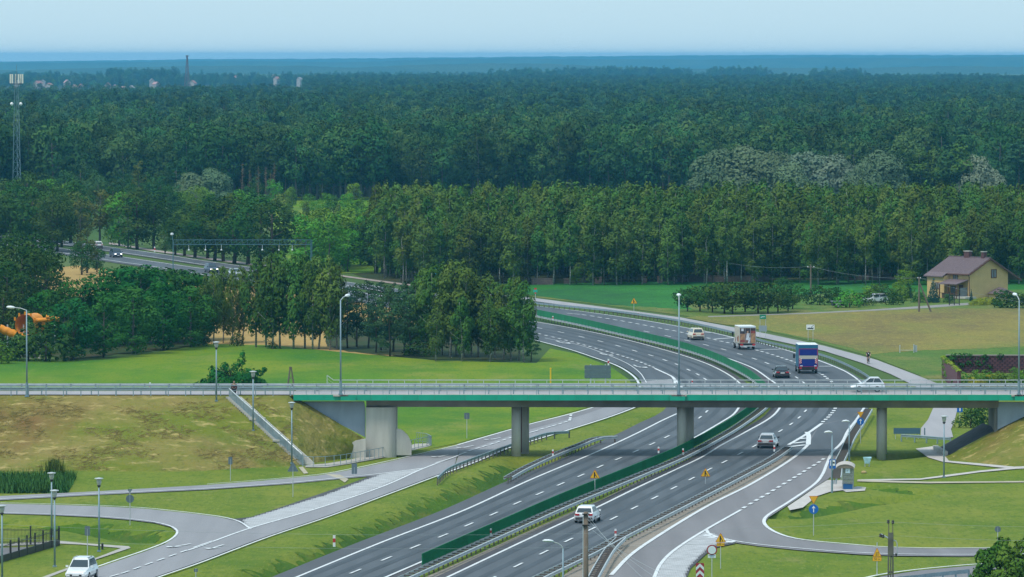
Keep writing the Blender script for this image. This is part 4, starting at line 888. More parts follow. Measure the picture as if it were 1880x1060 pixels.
def zone(n, x0, x1, b0, b1, hgt, kinds, label, group, wide=1.1, name=None, where=('',)):
    for i in range(n):
        x = x0+(x1-x0)*(i+rg_.random())/n; b = b0+(b1-b0)*rg_.random(); k = rg_.choice(kinds); p = at(x, b)
        h = rg_.uniform(*hgt)*(.6 if k in ('scrub',) else 1)
        plant(k, p.x, p.y, h, label+(where[min(len(where)-1,int(len(where)*(x-x0)/(x1-x0)))]), group, wide=wide*rg_.uniform(.9,1.15), name=name)
zone(26, -20, 150, 405, 470, (10,14), ['lime','lime','olive_tree','maple'], 'tree of the dark thicket below the lattice phone mast', 'trees of the thicket below the phone mast', name='thicket_tree', where=(', at the blue shed',', under the mast foot',', beside the mast foot',', behind the stubble field',', left of the half bare tree'))
zone(16, 130, 330, 378, 420, (8,11), ['lime','oak','lime'], 'tree of the mixed woodland behind the avenue', 'mixed trees behind the avenue', name='woodland_tree', where=(', above the half bare tree',', below the narrow green poplar',', above the small round avenue tree',', below the grey green willow'))
zone(14, 330, 520, 380, 430, (7,10), ['lime','scrub','lime','maple'], 'tree of the lower woodland behind the big avenue trees', 'lower trees behind the avenue', name='woodland_tree', where=(', by the grey green willow',', by the silvery round willow',', below the bare poplars'))
zone(30, 515, 680, 372, 470, (5,8.5), ['scrub','scrub','maple','birch'], 'young tree of the bright scrub slope', 'young trees on the scrub slope', name='scrub_tree', where=(', beside the bare poplars',', above the gantry end',', in the middle of the slope',', towards the birch wood',', next to the bright maples'))
zone(16, 560, 700, 470, 505, (8,12), ['maple','lime','maple','scrub'], 'leafy hedge tree along the far motorway bend', 'leafy trees along the far motorway', name='hedge_tree', wide=1.2, where=(', right of the gantry leg',', above the birch row',', near the bright maples',', below the birch wood end'))
for i, (x, b, t) in enumerate([(650,470,392),(668,480,398),(690,485,402),(640,490,420),(715,505,440)]):
    plant_px('maple', x, b, t, 'bright green maple at the end of the birch wood, %s from the scrub' % _ord[i], 'bright maples at the birch wood end', wide=1.3)
for i, (x, b, t) in enumerate([(445,385,298),(458,384,310),(474,386,302),(488,384,305),(503,386,296),(497,388,318)]):
    plant_px('dry_poplar', x, b, t, 'bare reddish poplar, %s in the group before the dark forest' % _ord[i], 'bare reddish poplars', name='bare_poplar', wide=1.0)
plant_px('poplar', 255, 400, 292, 'narrow green poplar rising above the rounded trees', wide=1.3); plant_px('poplar', 330, 410, 352, 'small pointed tree beside the silvery willow')
plant_px('willow', 352, 392, 318, 'grey green willow in the hollow behind the avenue', wide=1.1); plant_px('willow', 392, 392, 310, 'silvery round willow left of the bare poplars', wide=1.1)
for i, (x, b, t) in enumerate([(150,382,296),(178,388,318),(215,392,330),(300,384,312),(325,384,292),(120,385,312),(72,388,330)]):
    plant_px('oak', x, b, t, 'rounded tree in front of the dark forest edge, %s from the phone mast' % _ord[i], 'rounded trees before the forest edge', name='rounded_tree', wide=1.3)

# --- silvery willows and birches behind the birch wood, right
for i, (k, x, b, t, w) in enumerate([('willow',1318,392,276,1.2),('willow',1375,392,270,1.2),('willow',1425,394,280,1.1),('silver_willow',1478,392,276,1.15),('silver_willow',1530,392,284,1.15),('willow',1452,400,300,1.0),('willow',1610,392,278,1.1),('oak',1650,390,270,1.3),('birch',1690,390,272,1.9),('birch',1716,390,268,1.8),('oak',1745,392,266,1.2),('birch',1760,392,262,1.8),('silver_willow',1795,392,286,.95),('willow',1585,398,300,.9)]):
    plant_px(k, x, b, t, ['dusty green willow','broad grey green willow','smaller grey willow','pale silver willow','pale silver willow with a ragged top','low grey willow','rounded grey willow','dark oak','light birch','slim birch','dark round oak','tall dark birch','pale silver willow near the sandy clearing','low rounded willow'][i]+(' behind the birch wood' if i not in (12,) else ''), 'willows and birches behind the birch wood', name={'oak':'oak_tree','birch':'birch_tree'}.get(k,'willow_tree'), wide=w)
plant_px('tall_pine', 1870, 385, 262, 'tall dark pine at the sandy clearing', wide=1.4); plant_px('tall_pine', 1848, 390, 300, 'lower dark pine beside the sandy clearing', wide=1.2)

# --- house garden, orchard and field-edge bushes
OR = [(1262,572,528),(1285,572,522),(1308,574,520),(1330,576,516),(1345,577,518),(1368,573,520),(1392,576,515),(1410,576,518),(1428,574,524),(1447,572,530),(1300,568,526),(1385,566,530),(1455,568,520)]
for i, (x, b, t) in enumerate(OR):
    plant_px('fruit_tree', x, b, t, 'low fruit tree, %s from the lone lamp post in the orchard row' % _ord[i], 'fruit trees of the orchard row', wide=1.2)
for i, (k, x, b, t, lab) in enumerate([('bush',1505,560,522,'dark round shrub beside the little trailer'),('bush',1533,555,526,'dark shrub behind the little trailer'),('bright_bush',1560,565,530,'light green shrub between trailer and parked white car'),('bush',1585,562,536,'low dark shrub by the parked white car'),('fruit_tree',1615,556,520,'small tree shading the parked white car'),('bright_bush',1600,545,520,'yellowish green shrub above the parked white car'),('bright_bush',1650,552,522,'wide yellowish green shrub near the leaning pole'),('maple',1658,548,493,'bright round tree behind the leaning pole'),('bush',1640,560,535,'low shrub at the field edge by the flowers'),('spruce',1668,548,515,'small dark spruce behind the leaning pole'),('bush',1440,528,506,'dark shrub on the green field by the orchard'),('bush',1690,556,535,'shrub right behind the leaning pole'),('maple',1058,522,488,'bright green sapling before the birch wood stone walls'),('maple',1083,520,496,'paler green sapling before the birch wood stone walls')]):
    plant_px(k, x, b, t, lab, None, 'bush' if 'bush' in k else 'tree', wide=1.35 if k != 'spruce' else 1)
plant_px('spruce', 1714, 556, 510, 'blue spruce at the corner of the yellow house'); plant_px('spruce', 1783, 553, 530, 'slim conifer before the gable of the yellow house', wide=.6)
for i, (k, x, b, t, lab, w) in enumerate([('bush',1742,556,538,'clipped dark hedge bush in front of the porch',1.2),('yellow_bush',1795,561,548,'golden yellow bush in front of the gable',1.2),('yellow_bush',1812,560,543,'taller golden bush in front of the gable',1.0),('bush',1830,562,545,'greyish bush beside the golden bushes',1.2),('bush',1850,565,530,'large dark round hedge bush at the house',1.6),('bush',1878,566,538,'large dark hedge bush at the far end of the house',1.6)]):
    plant_px(k, x, b, t, lab, None, 'bush', wide=w)

# --- the birch wood: about 300 in view one by one, nearest first, the rest as one mass behind
def wood(n, D0, D1, x0, x1, rg, gap):
    out = []; tries = 0
    while len(out) < n and tries < n*60:
        tries += 1; D = D0+(D1-D0)*rg.random(); px = rg.uniform(x0, x1); X = xat(px, D)
        if all((X-a)**2+(D-b)**2 > gap*gap for a, b in out): out.append((X, D))
    return out
rgw = random.Random(4)
front = wood(150, 1030, 1055, 735, 1960, rgw, 2.6)
for px in (700,712,690,725): front.append((xat(px,1085),1085+rgw.uniform(-10,10)))
BG = 'birches of the birch wood behind the green field'
for X, D in front:
    px = 940+X*FOC/D
    kd = rgw.choice(['slender_birch','birch','birch','slender_birch','birch'])
    plant(kd, X, D, rgw.uniform(10.5,13.8), 'front edge birch of the birch wood, %s' % ('by the bright maples' if px < 820 else 'above the grove behind the meadow' if px < 965 else 'above the first brown wall piece' if px < 1060 else 'near the bare wooden pole' if px < 1200 else 'above the long brown wall' if px < 1300 else 'behind the pole with insulators' if px < 1400 else 'behind the end of the long wall' if px < 1500 else 'above the bushes by the trailer' if px < 1600 else 'above the bright round garden tree' if px < 1710 else 'behind the yellow house roof' if px < 1830 else 'past the gable of the yellow house'), BG, name='birch_tree', wide=1.15)
mid = wood(140, 1058, 1090, 700, 1960, rgw, 3.4)
for X, D in mid:
    plant(rgw.choice(['birch','birch','slender_birch']), X, D, rgw.uniform(13.5,17.2), 'inner birch of the birch wood, crown showing %s' % ('at the maple end' if 940+X*FOC/D < 850 else 'over the grove pines' if 940+X*FOC/D < 1000 else 'above the bare wooden pole' if 940+X*FOC/D < 1190 else 'below the dark forest gap' if 940+X*FOC/D < 1290 else 'below the dusty willows' if 940+X*FOC/D < 1440 else 'below the pale silver willows' if 940+X*FOC/D < 1590 else 'below the dark round oak' if 940+X*FOC/D < 1720 else 'above the yellow house' if 940+X*FOC/D < 1820 else 'below the sandy clearing'), BG, name='birch_tree', wide=1.15)

# --- masses: instanced from the same trees, one object each
def joined(kind, v, nl=None):
    tr, cr, h = template(kind, v); me = bpy.data.meshes.new('%s_mass' % kind)
    import bmesh
    bm = bmesh.new(); bm.from_mesh(tr); nf = len(bm.faces); bm.from_mesh(cr)
    bm.faces.ensure_lookup_table()
    for i, f in enumerate(bm.faces): f.material_index = 0 if i < nf else 1
    me.materials.append(tr.materials[0]); me.materials.append(cr.materials[0]); bm.to_mesh(me); bm.free()
    n0 = len(tr.vertices); co = np.empty(len(cr.vertices)*3); cr.vertices.foreach_get('co', co)
    cn = np.empty(len(cr.loops)*3); cr.corner_normals.foreach_get('vector', cn); cn = cn.reshape(-1,3)[::4]
    nn = np.zeros((len(me.vertices),3)); nn[n0:] = np.repeat(cn,4,axis=0)
    vn = np.empty(n0*3); tr.vertex_normals.foreach_get('vector', vn); nn[:n0] = vn.reshape(-1,3)
    me.normals_split_custom_set_from_vertices(nn.tolist())
    return me
def mass(name, pts_, kinds, s0, s1, nominal=None, zsink=-.1):
    coll = bpy.data.collections.new(name+'_kinds')
    for k, v in kinds:
        o = bpy.data.objects.new(k, joined(k, v)); coll.objects.link(o)
    me = bpy.data.meshes.new(name); me.from_pydata([(x,y,zsink-(0 if 'wood' in name else 2.2+2.2*math.sin(x*.045+y*.013)*math.sin(y*.021-x*.009))) for x,y in pts_], [], []); me.update()
    o = put(name, me); ng = bpy.data.node_groups.new(name, 'GeometryNodeTree')
    ng.interface.new_socket('Geometry', in_out='INPUT', socket_type='NodeSocketGeometry'); ng.interface.new_socket('Geometry', in_out='OUTPUT', socket_type='NodeSocketGeometry')
    N = ng.nodes; gi = N.new('NodeGroupInput'); go = N.new('NodeGroupOutput'); mp = N.new('GeometryNodeMeshToPoints'); ip = N.new('GeometryNodeInstanceOnPoints'); ci = N.new('GeometryNodeCollectionInfo')
    ci.inputs['Collection'].default_value = coll; ci.inputs['Separate Children'].default_value = True; ci.inputs['Reset Children'].default_value = True
    ip.inputs['Pick Instance'].default_value = True
    rv = N.new('FunctionNodeRandomValue'); rv.data_type = 'FLOAT_VECTOR'; rv.inputs[0].default_value = (0,0,0); rv.inputs[1].default_value = (0,0,6.283)
    sv = N.new('FunctionNodeRandomValue'); sv.data_type = 'FLOAT'; sv.inputs[2].default_value = s0; sv.inputs[3].default_value = s1; sv.inputs['Seed'].default_value = 5
    ng.links.new(gi.outputs[0], mp.inputs[0]); ng.links.new(mp.outputs[0], ip.inputs['Points']); ng.links.new(ci.outputs[0], ip.inputs['Instance'])
    ng.links.new(rv.outputs[0], ip.inputs['Rotation']); ng.links.new(sv.outputs[1], ip.inputs['Scale']); ng.links.new(ip.outputs[0], go.inputs[0])
    md = o.modifiers.new('scatter', 'NODES'); md.node_group = ng
    return stuff(o)
# rear of the birch wood
rgm = np.random.default_rng(9)
def jgrid(D0, D1, sp, half, keep=None, grow=0.0):
    out = []; D = D0
    while D < D1:
        s = sp+grow*(D-D0); w = half(D); xs = np.arange(-w, w, s)
        q = np.stack([xs+rgm.uniform(-.45,.45,len(xs))*s, D+rgm.uniform(-.45,.45,len(xs))*s], 1)
        for x, y in q:
            if (keep is None or keep(x, y)) and rgm.random() > .07: out.append((x, y))
        D += s
    return out
hw = lambda D: D*.0871*1.12+10
bw = jgrid(1092, 1135, 4.4, hw, lambda x, y: 940+x*FOC/y > 690)
mass('birch_wood', bw, [('birch',0),('birch',1),('birch',2),('birch',3)], .85, 1.02)
# dark forest behind: its front edge one by one, then the mass
FG = 'trees along the edge of the dark forest'
edge = []
for px in np.arange(-40, 1990, 13.5):
    for r in range(1 if px > 700 else 2):
        D = 1640+r*9+rgm.uniform(-5,5)
        if 1275 < px < 1830: D += 60
        edge.append((px+rgm.uniform(-5,5), D))
for px, D in edge:
    kd = ['oak','tall_oak','round_oak','round_oak','oak'][int(rgm.integers(5))]
    plant(kd, xat(px,D), D, rgm.uniform(14.5,22.5), 'tall tree at the dark forest edge, %s' % ('at the phone mast' if px < 90 else 'between phone mast and narrow poplar' if px < 230 else 'behind the narrow green poplar' if px < 300 else 'behind the silvery round willow' if px < 420 else 'behind the bare reddish poplars' if px < 520 else 'above the upper scrub slope' if px < 640 else 'above the bright maples' if px < 760 else 'above the middle of the birch wood' if px < 1000 else 'above the birch wood, near the willows' if px < 1275 else 'behind the dusty willows' if px < 1450 else 'behind the pale silver willows' if px < 1600 else 'behind the dark oaks and birches' if px < 1780 else 'behind the sandy clearing'), FG, name='forest_tree', wide=.95)
f1 = jgrid(1662, 2500, 7.2, hw, None, .0012)
mass('oak_forest', f1, [('oak',i) for i in range(4)]+[('tall_oak',i) for i in range(2)]+[('round_oak',i) for i in range(6)]+[('tall_pine',0),('birch',1),('lime',2)], .62, 1.2)
f2 = jgrid(2500, 4300, 8.6, hw, lambda x, y: y < 3700+math.sin(x*.02)*250 or 940+x*FOC/y > 600, .001)
mass('pine_forest', f2, [('tall_pine',0),('tall_pine',1),('tall_pine',2),('tall_pine',3),('tall_pine',0),('oak',1),('tall_oak',2),('round_oak',2)], .74, 1.12)
def far_keep(x, y):
    px = 940+x*FOC/y
    return px > 560 or y < 4700 and px > 250
f3 = jgrid(4300, 7600, 12.5, hw, far_keep, .0012)
mass('far_pine_forest', f3, [('tall_pine',1),('tall_pine',2),('oak',3),('tall_oak',1)], .75, 1.0)
# open country with tree belts and the town beyond
def belt_keep(x, y):
    v = math.sin(x*.006+1.3)*math.sin(y*.0021+.4)+.6*math.sin(x*.0023-y*.0011)
    px = 940+x*FOC/y
    if px < 620 and y < 9500: return v > .15+.25*math.sin(x*.05)*math.sin(y*.02)
    return v > (-.2 if px < 620 else .0)
f4 = jgrid(3700, 9600, 17, hw, lambda x, y: not far_keep(x, y) and belt_keep(x, y) or (y > 7600 and belt_keep(x, y)), .0016)
mass('distant_tree_belts', f4, [('oak',0),('oak',2),('lime',0),('tall_oak',0),('lime',1),('maple',0)], .6, .95)
f5 = []
for a, D, x0, x1, dep, sp in ((0,9200,1015,1265,130,9.5),(1,8000,905,1020,110,9),(2,9400,1290,1420,110,10),(3,8300,190,330,130,9.5),(4,8300,1480,1590,90,10)):
    yy = D
    while yy < D+dep:
        xx = xat(x0, yy)
        while xx < xat(x1, yy):
            u_ = (2*(xx-xat(x0,yy))/(xat(x1,yy)-xat(x0,yy))-1)**2+(2*(yy-D)/dep-1)**2
            if u_ < .95+rgm.uniform(-.25,.15): f5.append((xx+rgm.uniform(-4,4), yy+rgm.uniform(-4,4)))
            xx += sp
        yy += sp
mass('distant_wood_blocks', f5, [('oak',1),('tall_oak',0),('oak',4),('round_oak',0)], .85, 1.25)
# wooded ridges on the horizon: bumpy canopy sheets
L_CANOPY = ground_mat('ridge_canopy', [((.03,.065,.03),1,0,1,U,1), ((.05,.085,.035),.008,.4,.6,(1,.3,1),5)], bump=0)
def ridge(name, D, depth, prof, seed, step):
    rg = np.random.default_rng(seed); w = D*.0871*1.35; xs = np.arange(-w, w, step); rows = 12
    pxs = 940+xs*FOC/D; yt = np.interp(pxs, [p[0] for p in prof], [p[1] for p in prof])
    Ztop = np.array([zat(y, D+depth*.5) for y in yt])
    X = np.tile(xs, (rows,1)); Y = np.empty_like(X); Z = np.empty_like(X)
    for r in range(rows):
        t = r/(rows-1); Y[r] = D+depth*t; f = min(1, t/.45)**.7
        Z[r] = -1+(Ztop+1)*f*(1 if t < .6 else 1-(t-.6)*.2)+rg.uniform(-1,1,len(xs))*(2.2 if r else 0)+np.sin(xs*.004+seed)*.8
    return struct(put(name, grid_mesh(name, X, Y, Z, L_CANOPY)))
ridge('wooded_ridge', 13000, 900, [(-400,133),(0,130),(200,124),(330,122),(520,122),(640,126),(760,121),(900,118),(1010,119),(1250,128),(1400,125),(1600,126),(1760,122),(1880,124),(2300,126)], 2, 14)
ridge('wooded_ridge_behind', 17500, 1200, [(-400,116),(0,116),(250,114),(400,112),(620,116),(800,110),(950,108),(1100,109),(1300,110),(1500,107),(1700,108),(1880,106),(2300,106)], 3, 18)
ridge('wooded_ridge_horizon', 21800, 1500, [(-400,115),(0,114),(150,112),(330,109),(560,109),(760,107),(1000,104),(1300,102.5),(1600,101.5),(1880,101),(2300,101)], 4, 24)
# ------------------------------------------------------------------ haze
hz_ = MB().box((0, 12300, 24.5), (13400, 25000, 53)).build('haze', [])
hz_.data.materials.clear()
hm = bpy.data.materials.new('haze_air'); hm.use_nodes = True; hm.node_tree.nodes.remove(hm.node_tree.nodes['Principled BSDF'])
pv = hm.node_tree.nodes.new('ShaderNodeVolumePrincipled'); pv.inputs['Color'].default_value = (.14,.58,1.0,1); pv.inputs['Density'].default_value = .55e-4; pv.inputs['Anisotropy'].default_value = 0.0
hm.node_tree.links.new(pv.outputs[0], hm.node_tree.nodes['Material Output'].inputs['Volume']); hz_.data.materials.append(hm); stuff(hz_)
# ------------------------------------------------------------------ vehicles
def loft_body(mb, st, mi=0):
    """st: [(x, zb, zt, w, shoulder)] cross-sections from rear to front"""
    n = 8; vs = []
    for x, zb, zt, w, sh in st:
        zm = zb+(zt-zb)*.55
        vs += [(x,-w*.92,zb),(x,-w,zb+.12),(x,-w,zm),(x,-w*sh,zt),(x,w*sh,zt),(x,w,zm),(x,w,zb+.12),(x,w*.92,zb)]
    N = len(st)
    fs = [(i*n+k, i*n+(k+1)%n, (i+1)*n+(k+1)%n, (i+1)*n+k) for i in range(N-1) for k in range(n)]
    fs = [f[::-1] for f in fs]
    fs += [tuple(range(n)), tuple((N-1)*n+k for k in range(n-1,-1,-1))]
    mb.add(vs, fs, mi)
def wheel(parent, x, y, r, w, rimm=None):
    s = 1 if y > 0 else -1
    wo = MB().lathe((0,0,0), [(r*.55,-w/2),(r*.94,-w/2),(r,-w*.3),(r,w*.3),(r*.94,w/2),(r*.55,w/2)], 18, 0, 'y').build('wheel', RUBBER, parent, True, (x,y,r))
    rm = MB(); yo = s*(w/2+.005)
    rm.lathe((0,0,0), [(.04,yo-.03),(r*.62,yo-.03),(r*.62,yo),(r*.56,yo),(r*.5,yo-.05*s)][:4], 16, 0, 'y')
    for k in range(5):
        a = k*2*math.pi/5; rm.box((math.cos(a)*r*.3,yo+.004*s,math.sin(a)*r*.3),(r*.5,.012,r*.14),0,Matrix.Rotation(-a,3,'Y'))
    rm.build('rim', rimm or CHROME, wo)
def quad_on(mb, q, mi=0, th=.012):
    """thin panel lying on the four points (counter-clockwise seen from outside)"""
    q = [Vector(p) for p in q]; n = (q[1]-q[0]).cross(q[3]-q[0]).normalized()
    mb.hexa([p-n*th for p in q], [p+n*th for p in q], mi)
def shrink(q, f=.9, fz=.86):
    c = sum((Vector(p) for p in q), Vector())/4
    return [c+Vector(((p[0]-c.x)*f,(p[1]-c.y)*f,(p[2]-c.z)*fz)) for p in q]
def car(name, label, paint, pos, ang, L=4.3, W=1.78, H=1.48, style='hatch', plate=True, cat='car', lights_front=False, roof=None, rails=False):
    t = thing(name, label, cat, pos, ang)
    h = L/2; belt = H*.62 if style != 'suv' else H*.60; zb = .24 if style != 'suv' else .32; w = W/2
    hood = belt*.92
    if style == 'sedan':
        st = [(-h,zb+.16,belt*.9,w*.84,.86),(-h+.1,zb,belt*.97,w*.95,.86),(-h+.75,zb,belt*1.0,w,.84),(-.3,zb,belt,w,.86),(h-1.3,zb,belt*.98,w,.86),(h-.35,zb,hood*.86,w*.95,.84),(h-.05,zb+.05,hood*.70,w*.84,.8),(h,zb+.12,hood*.6,w*.78,.8)]
        gb = (-h+.75, h-1.35); gt = (-h+1.35, h-2.25)
    elif style == 'van':
        st = [(-h,zb+.14,belt*.94,w*.9,.9),(-h+.1,zb,belt,w*.97,.88),(-.3,zb,belt,w,.88),(h-1.0,zb,belt*.98,w,.86),(h-.3,zb,hood*.84,w*.95,.84),(h,zb+.08,hood*.62,w*.8,.8)]
        gb = (-h+.06, h-.95); gt = (-h+.34, h-1.75)
    else:
        st = [(-h,zb+.16,belt*.92,w*.88,.86),(-h+.12,zb,belt,w*.96,.86),(-.3,zb,belt,w,.86),(h-1.2,zb,belt*.98,w,.86),(h-.32,zb,hood*.88,w*.96,.84),(h-.04,zb+.05,hood*.74,w*.86,.82),(h,zb+.12,hood*.62,w*.8,.8)]
        gb = (-h+.1, h-1.15); gt = (-h+.55, h-1.95)
    mb = MB(); loft_body(mb, st)
    # cabin
    wb, wt = w*.86, w*.68
    B = [(gb[0],-wb,belt-.03),(gb[1],-wb,belt-.03),(gb[1],wb,belt-.03),(gb[0],wb,belt-.03)]
    T = [(gt[0],-wt,H-.06),(gt[1],-wt,H-.05),(gt[1],wt,H-.05),(gt[0],wt,H-.06)]
    mb.hexa(B, T)
    R = [(gt[0]+.08,-wt*.9,H),(gt[1]-.1,-wt*.9,H),(gt[1]-.1,wt*.9,H),(gt[0]+.08,wt*.9,H)]
    mb.hexa(T, R, 1 if roof else 0)
    body = mb.build('body', [paint, roof or paint], t, False)
    bv = body.modifiers.new('edge', 'BEVEL'); bv.width = .035; bv.segments = 2; bv.limit_method = 'ANGLE'; bv.angle_limit = math.radians(25)
    # glass
    g = MB(); quad_on(g, shrink([B[1],B[2],T[2],T[1]], .90, .84)); g.build('windscreen', GLASS, t)
    g = MB(); quad_on(g, shrink([B[3],B[0],T[0],T[3]], .86 if style != 'van' else .84, .76)); g.build('rear_window', GLASS, t)
    for s in (-1, 1):
        lo = lambda f: Vector((gb[0]+(gb[1]-gb[0])*f, s*wb, belt-.03)); hi = lambda f: Vector((gt[0]+(gt[1]-gt[0])*f, s*wt, H-.06))
        cuts = (.06,.50,.53,.92) if style != 'van' else (.05,.3,.33,.62,.65,.93)
        for a, b in zip(cuts[::2], cuts[1::2]):
            q = [lo(a).lerp(hi(a),.16), lo(b).lerp(hi(b),.16), lo(b).lerp(hi(b),.9), lo(a).lerp(hi(a),.9)]
            if s > 0: q = [q[1],q[0],q[3],q[2]]
            g = MB(); quad_on(g, q); g.build('side_window', GLASS, t)
        MB().box((0,0,0),(.12,.2,.14)).build('mirror', paint if name != 'sedan' else BLACK, t, False, (h-1.45 if style != 'van' else h-1.2, s*(w+.06), belt+.06))
        lt = MB().box((0,0,0),(.1,w*.42,.16 if style != 'van' else .18)).build('tail_light', RED, t, False, (-h+.01, s*w*.64, belt*.84))
        MB().box((0,0,0),(.16,w*.34,.14)).build('headlight', mat('headlight',(.75,.78,.8),.1) if not lights_front else mat('lit_headlight',(.9,.9,.85),.2,emit=((1,.95,.85),3.0)), t, False, (h-.13, s*w*.6, hood*.70))
        MB().box((0,0,0),(.02,.22,.035)).build('door_handle', BLACK if rails else paint, t, False, (-.2, s*w*1.0, belt*.86), math.pi/2)
    MB().box((0,0,0),(L*.62,W*.9,.2)).build('underbody', BLACK, t, False, (0,0,zb+.02))
    MB().box((0,0,0),(.04,W*.82,.2)).build('rear_bumper', mat('bumper_grey',(.05,.05,.055),.6), t, False, (-h-.012,0,zb+.2))
    MB().box((0,0,0),(.04,W*.5,.13)).build('grille', BLACK, t, False, (h+.0,0,hood*.52))
    if plate:
        for x in (-h-.036, h+.024): MB().box((0,0,0),(.015,.52,.115)).build('number_plate', WHITE, t, False, (x,0,zb+.42 if x < 0 else zb+.2))
    if rails:
        for s in (-1,1): MB().box((0,0,0),(1.6,.04,.05)).build('roof_rail', CHROME, t, False, (-.35,s*wt*.92,H+.02))
    r = .31 if style != 'suv' else .35
    for x in (-h+.78, h-.86):
        for y in (-w+.1, w-.1): wheel(t, x, y, r, .2)
    return t
def heading(p, q): a, b = at(*p), at(*q); return math.atan2(b.y-a.y, b.x-a.x)
P_WHITE = mat('white_car_paint', (.78,.79,.80), .25, coat=.6); P_SILV = mat('silver_car_paint', (.50,.52,.55), .3, .35, coat=.6)
P_DARK = mat('anthracite_car_paint', (.045,.048,.055), .25, .2, coat=.8); P_CREAM = mat('cream_car_paint', (.76,.66,.50), .3, coat=.6); P_BLUE = mat('dark_blue_car_paint', (.02,.035,.07), .3, coat=.6)
car('suv', 'white suv driving towards the viewer on the exit ramp by the verge', P_WHITE, at(150,1064,.08), heading((244,1026),(172,1056)), 4.4, 1.82, 1.68, 'suv', rails=True)
car('hatchback', 'white hatchback with red tail lights behind the wooden pole', P_WHITE, at(1079,958,.07), heading((1053,962),(1094.5,942)), 4.2, 1.78, 1.46)
car('sedan', 'silver sedan driving away on the motorway under the overpass', P_SILV, at(1410,821,.07), heading((1385,834),(1424,812)), 4.6, 1.82, 1.46, 'sedan')
car('sedan', 'dark grey sedan driving away beside the blue truck', P_DARK, at(1434,693,.07), heading((1462.6,695),(1448,686.4)) if False else heading((1446,700),(1434,692)), 4.65, 1.84, 1.44, 'sedan')
car('minivan', 'cream minivan driving away on the motorway ahead of the trucks', P_CREAM, at(1277,623.5,.07), heading((1300,630),(1277,623.8)), 4.5, 1.82, 1.66, 'van')
car('city_car', 'silver small city car crossing on the overpass', mat('pale_silver_paint', (.66,.68,.71), .3, .1, coat=.6), Vector((xat(1593,593.4),593.0,ZD+.04)), math.pi, 3.45, 1.62, 1.5, 'hatch')
car('van', 'dark blue people carrier with its headlights on coming down the far road', P_BLUE, at(213,472.5,.07), heading((223,474),(273,482)), 4.8, 1.9, 1.75, 'van', lights_front=True)
car('hatchback', 'white car half hidden behind the olive tinted tree on the far road', P_WHITE, at(178,456,.07), heading((195,458),(150,452)), 4.3, 1.78, 1.5)
car('van', 'dark car with its headlights on glimpsed through the first birches', P_BLUE, at(388,500.5,.07), heading((357,497),(400,503)), 4.5, 1.85, 1.7, 'van', lights_front=True)
car('hatchback', 'pale car glimpsed through the birches on the far motorway', P_SILV, at(432,508,.07), heading((400,503),(450,510)), 4.3, 1.78, 1.5)
car('hatchback', 'silver car showing through the gap beside the dark pines', P_SILV, at(634,543,.07), heading((624,541),(660,547)), 4.3, 1.78, 1.5)
car('parked_car', 'white car parked under the garden tree beside the farm track', P_WHITE, at(1606,556,.0), math.radians(200), 4.2, 1.75, 1.5)

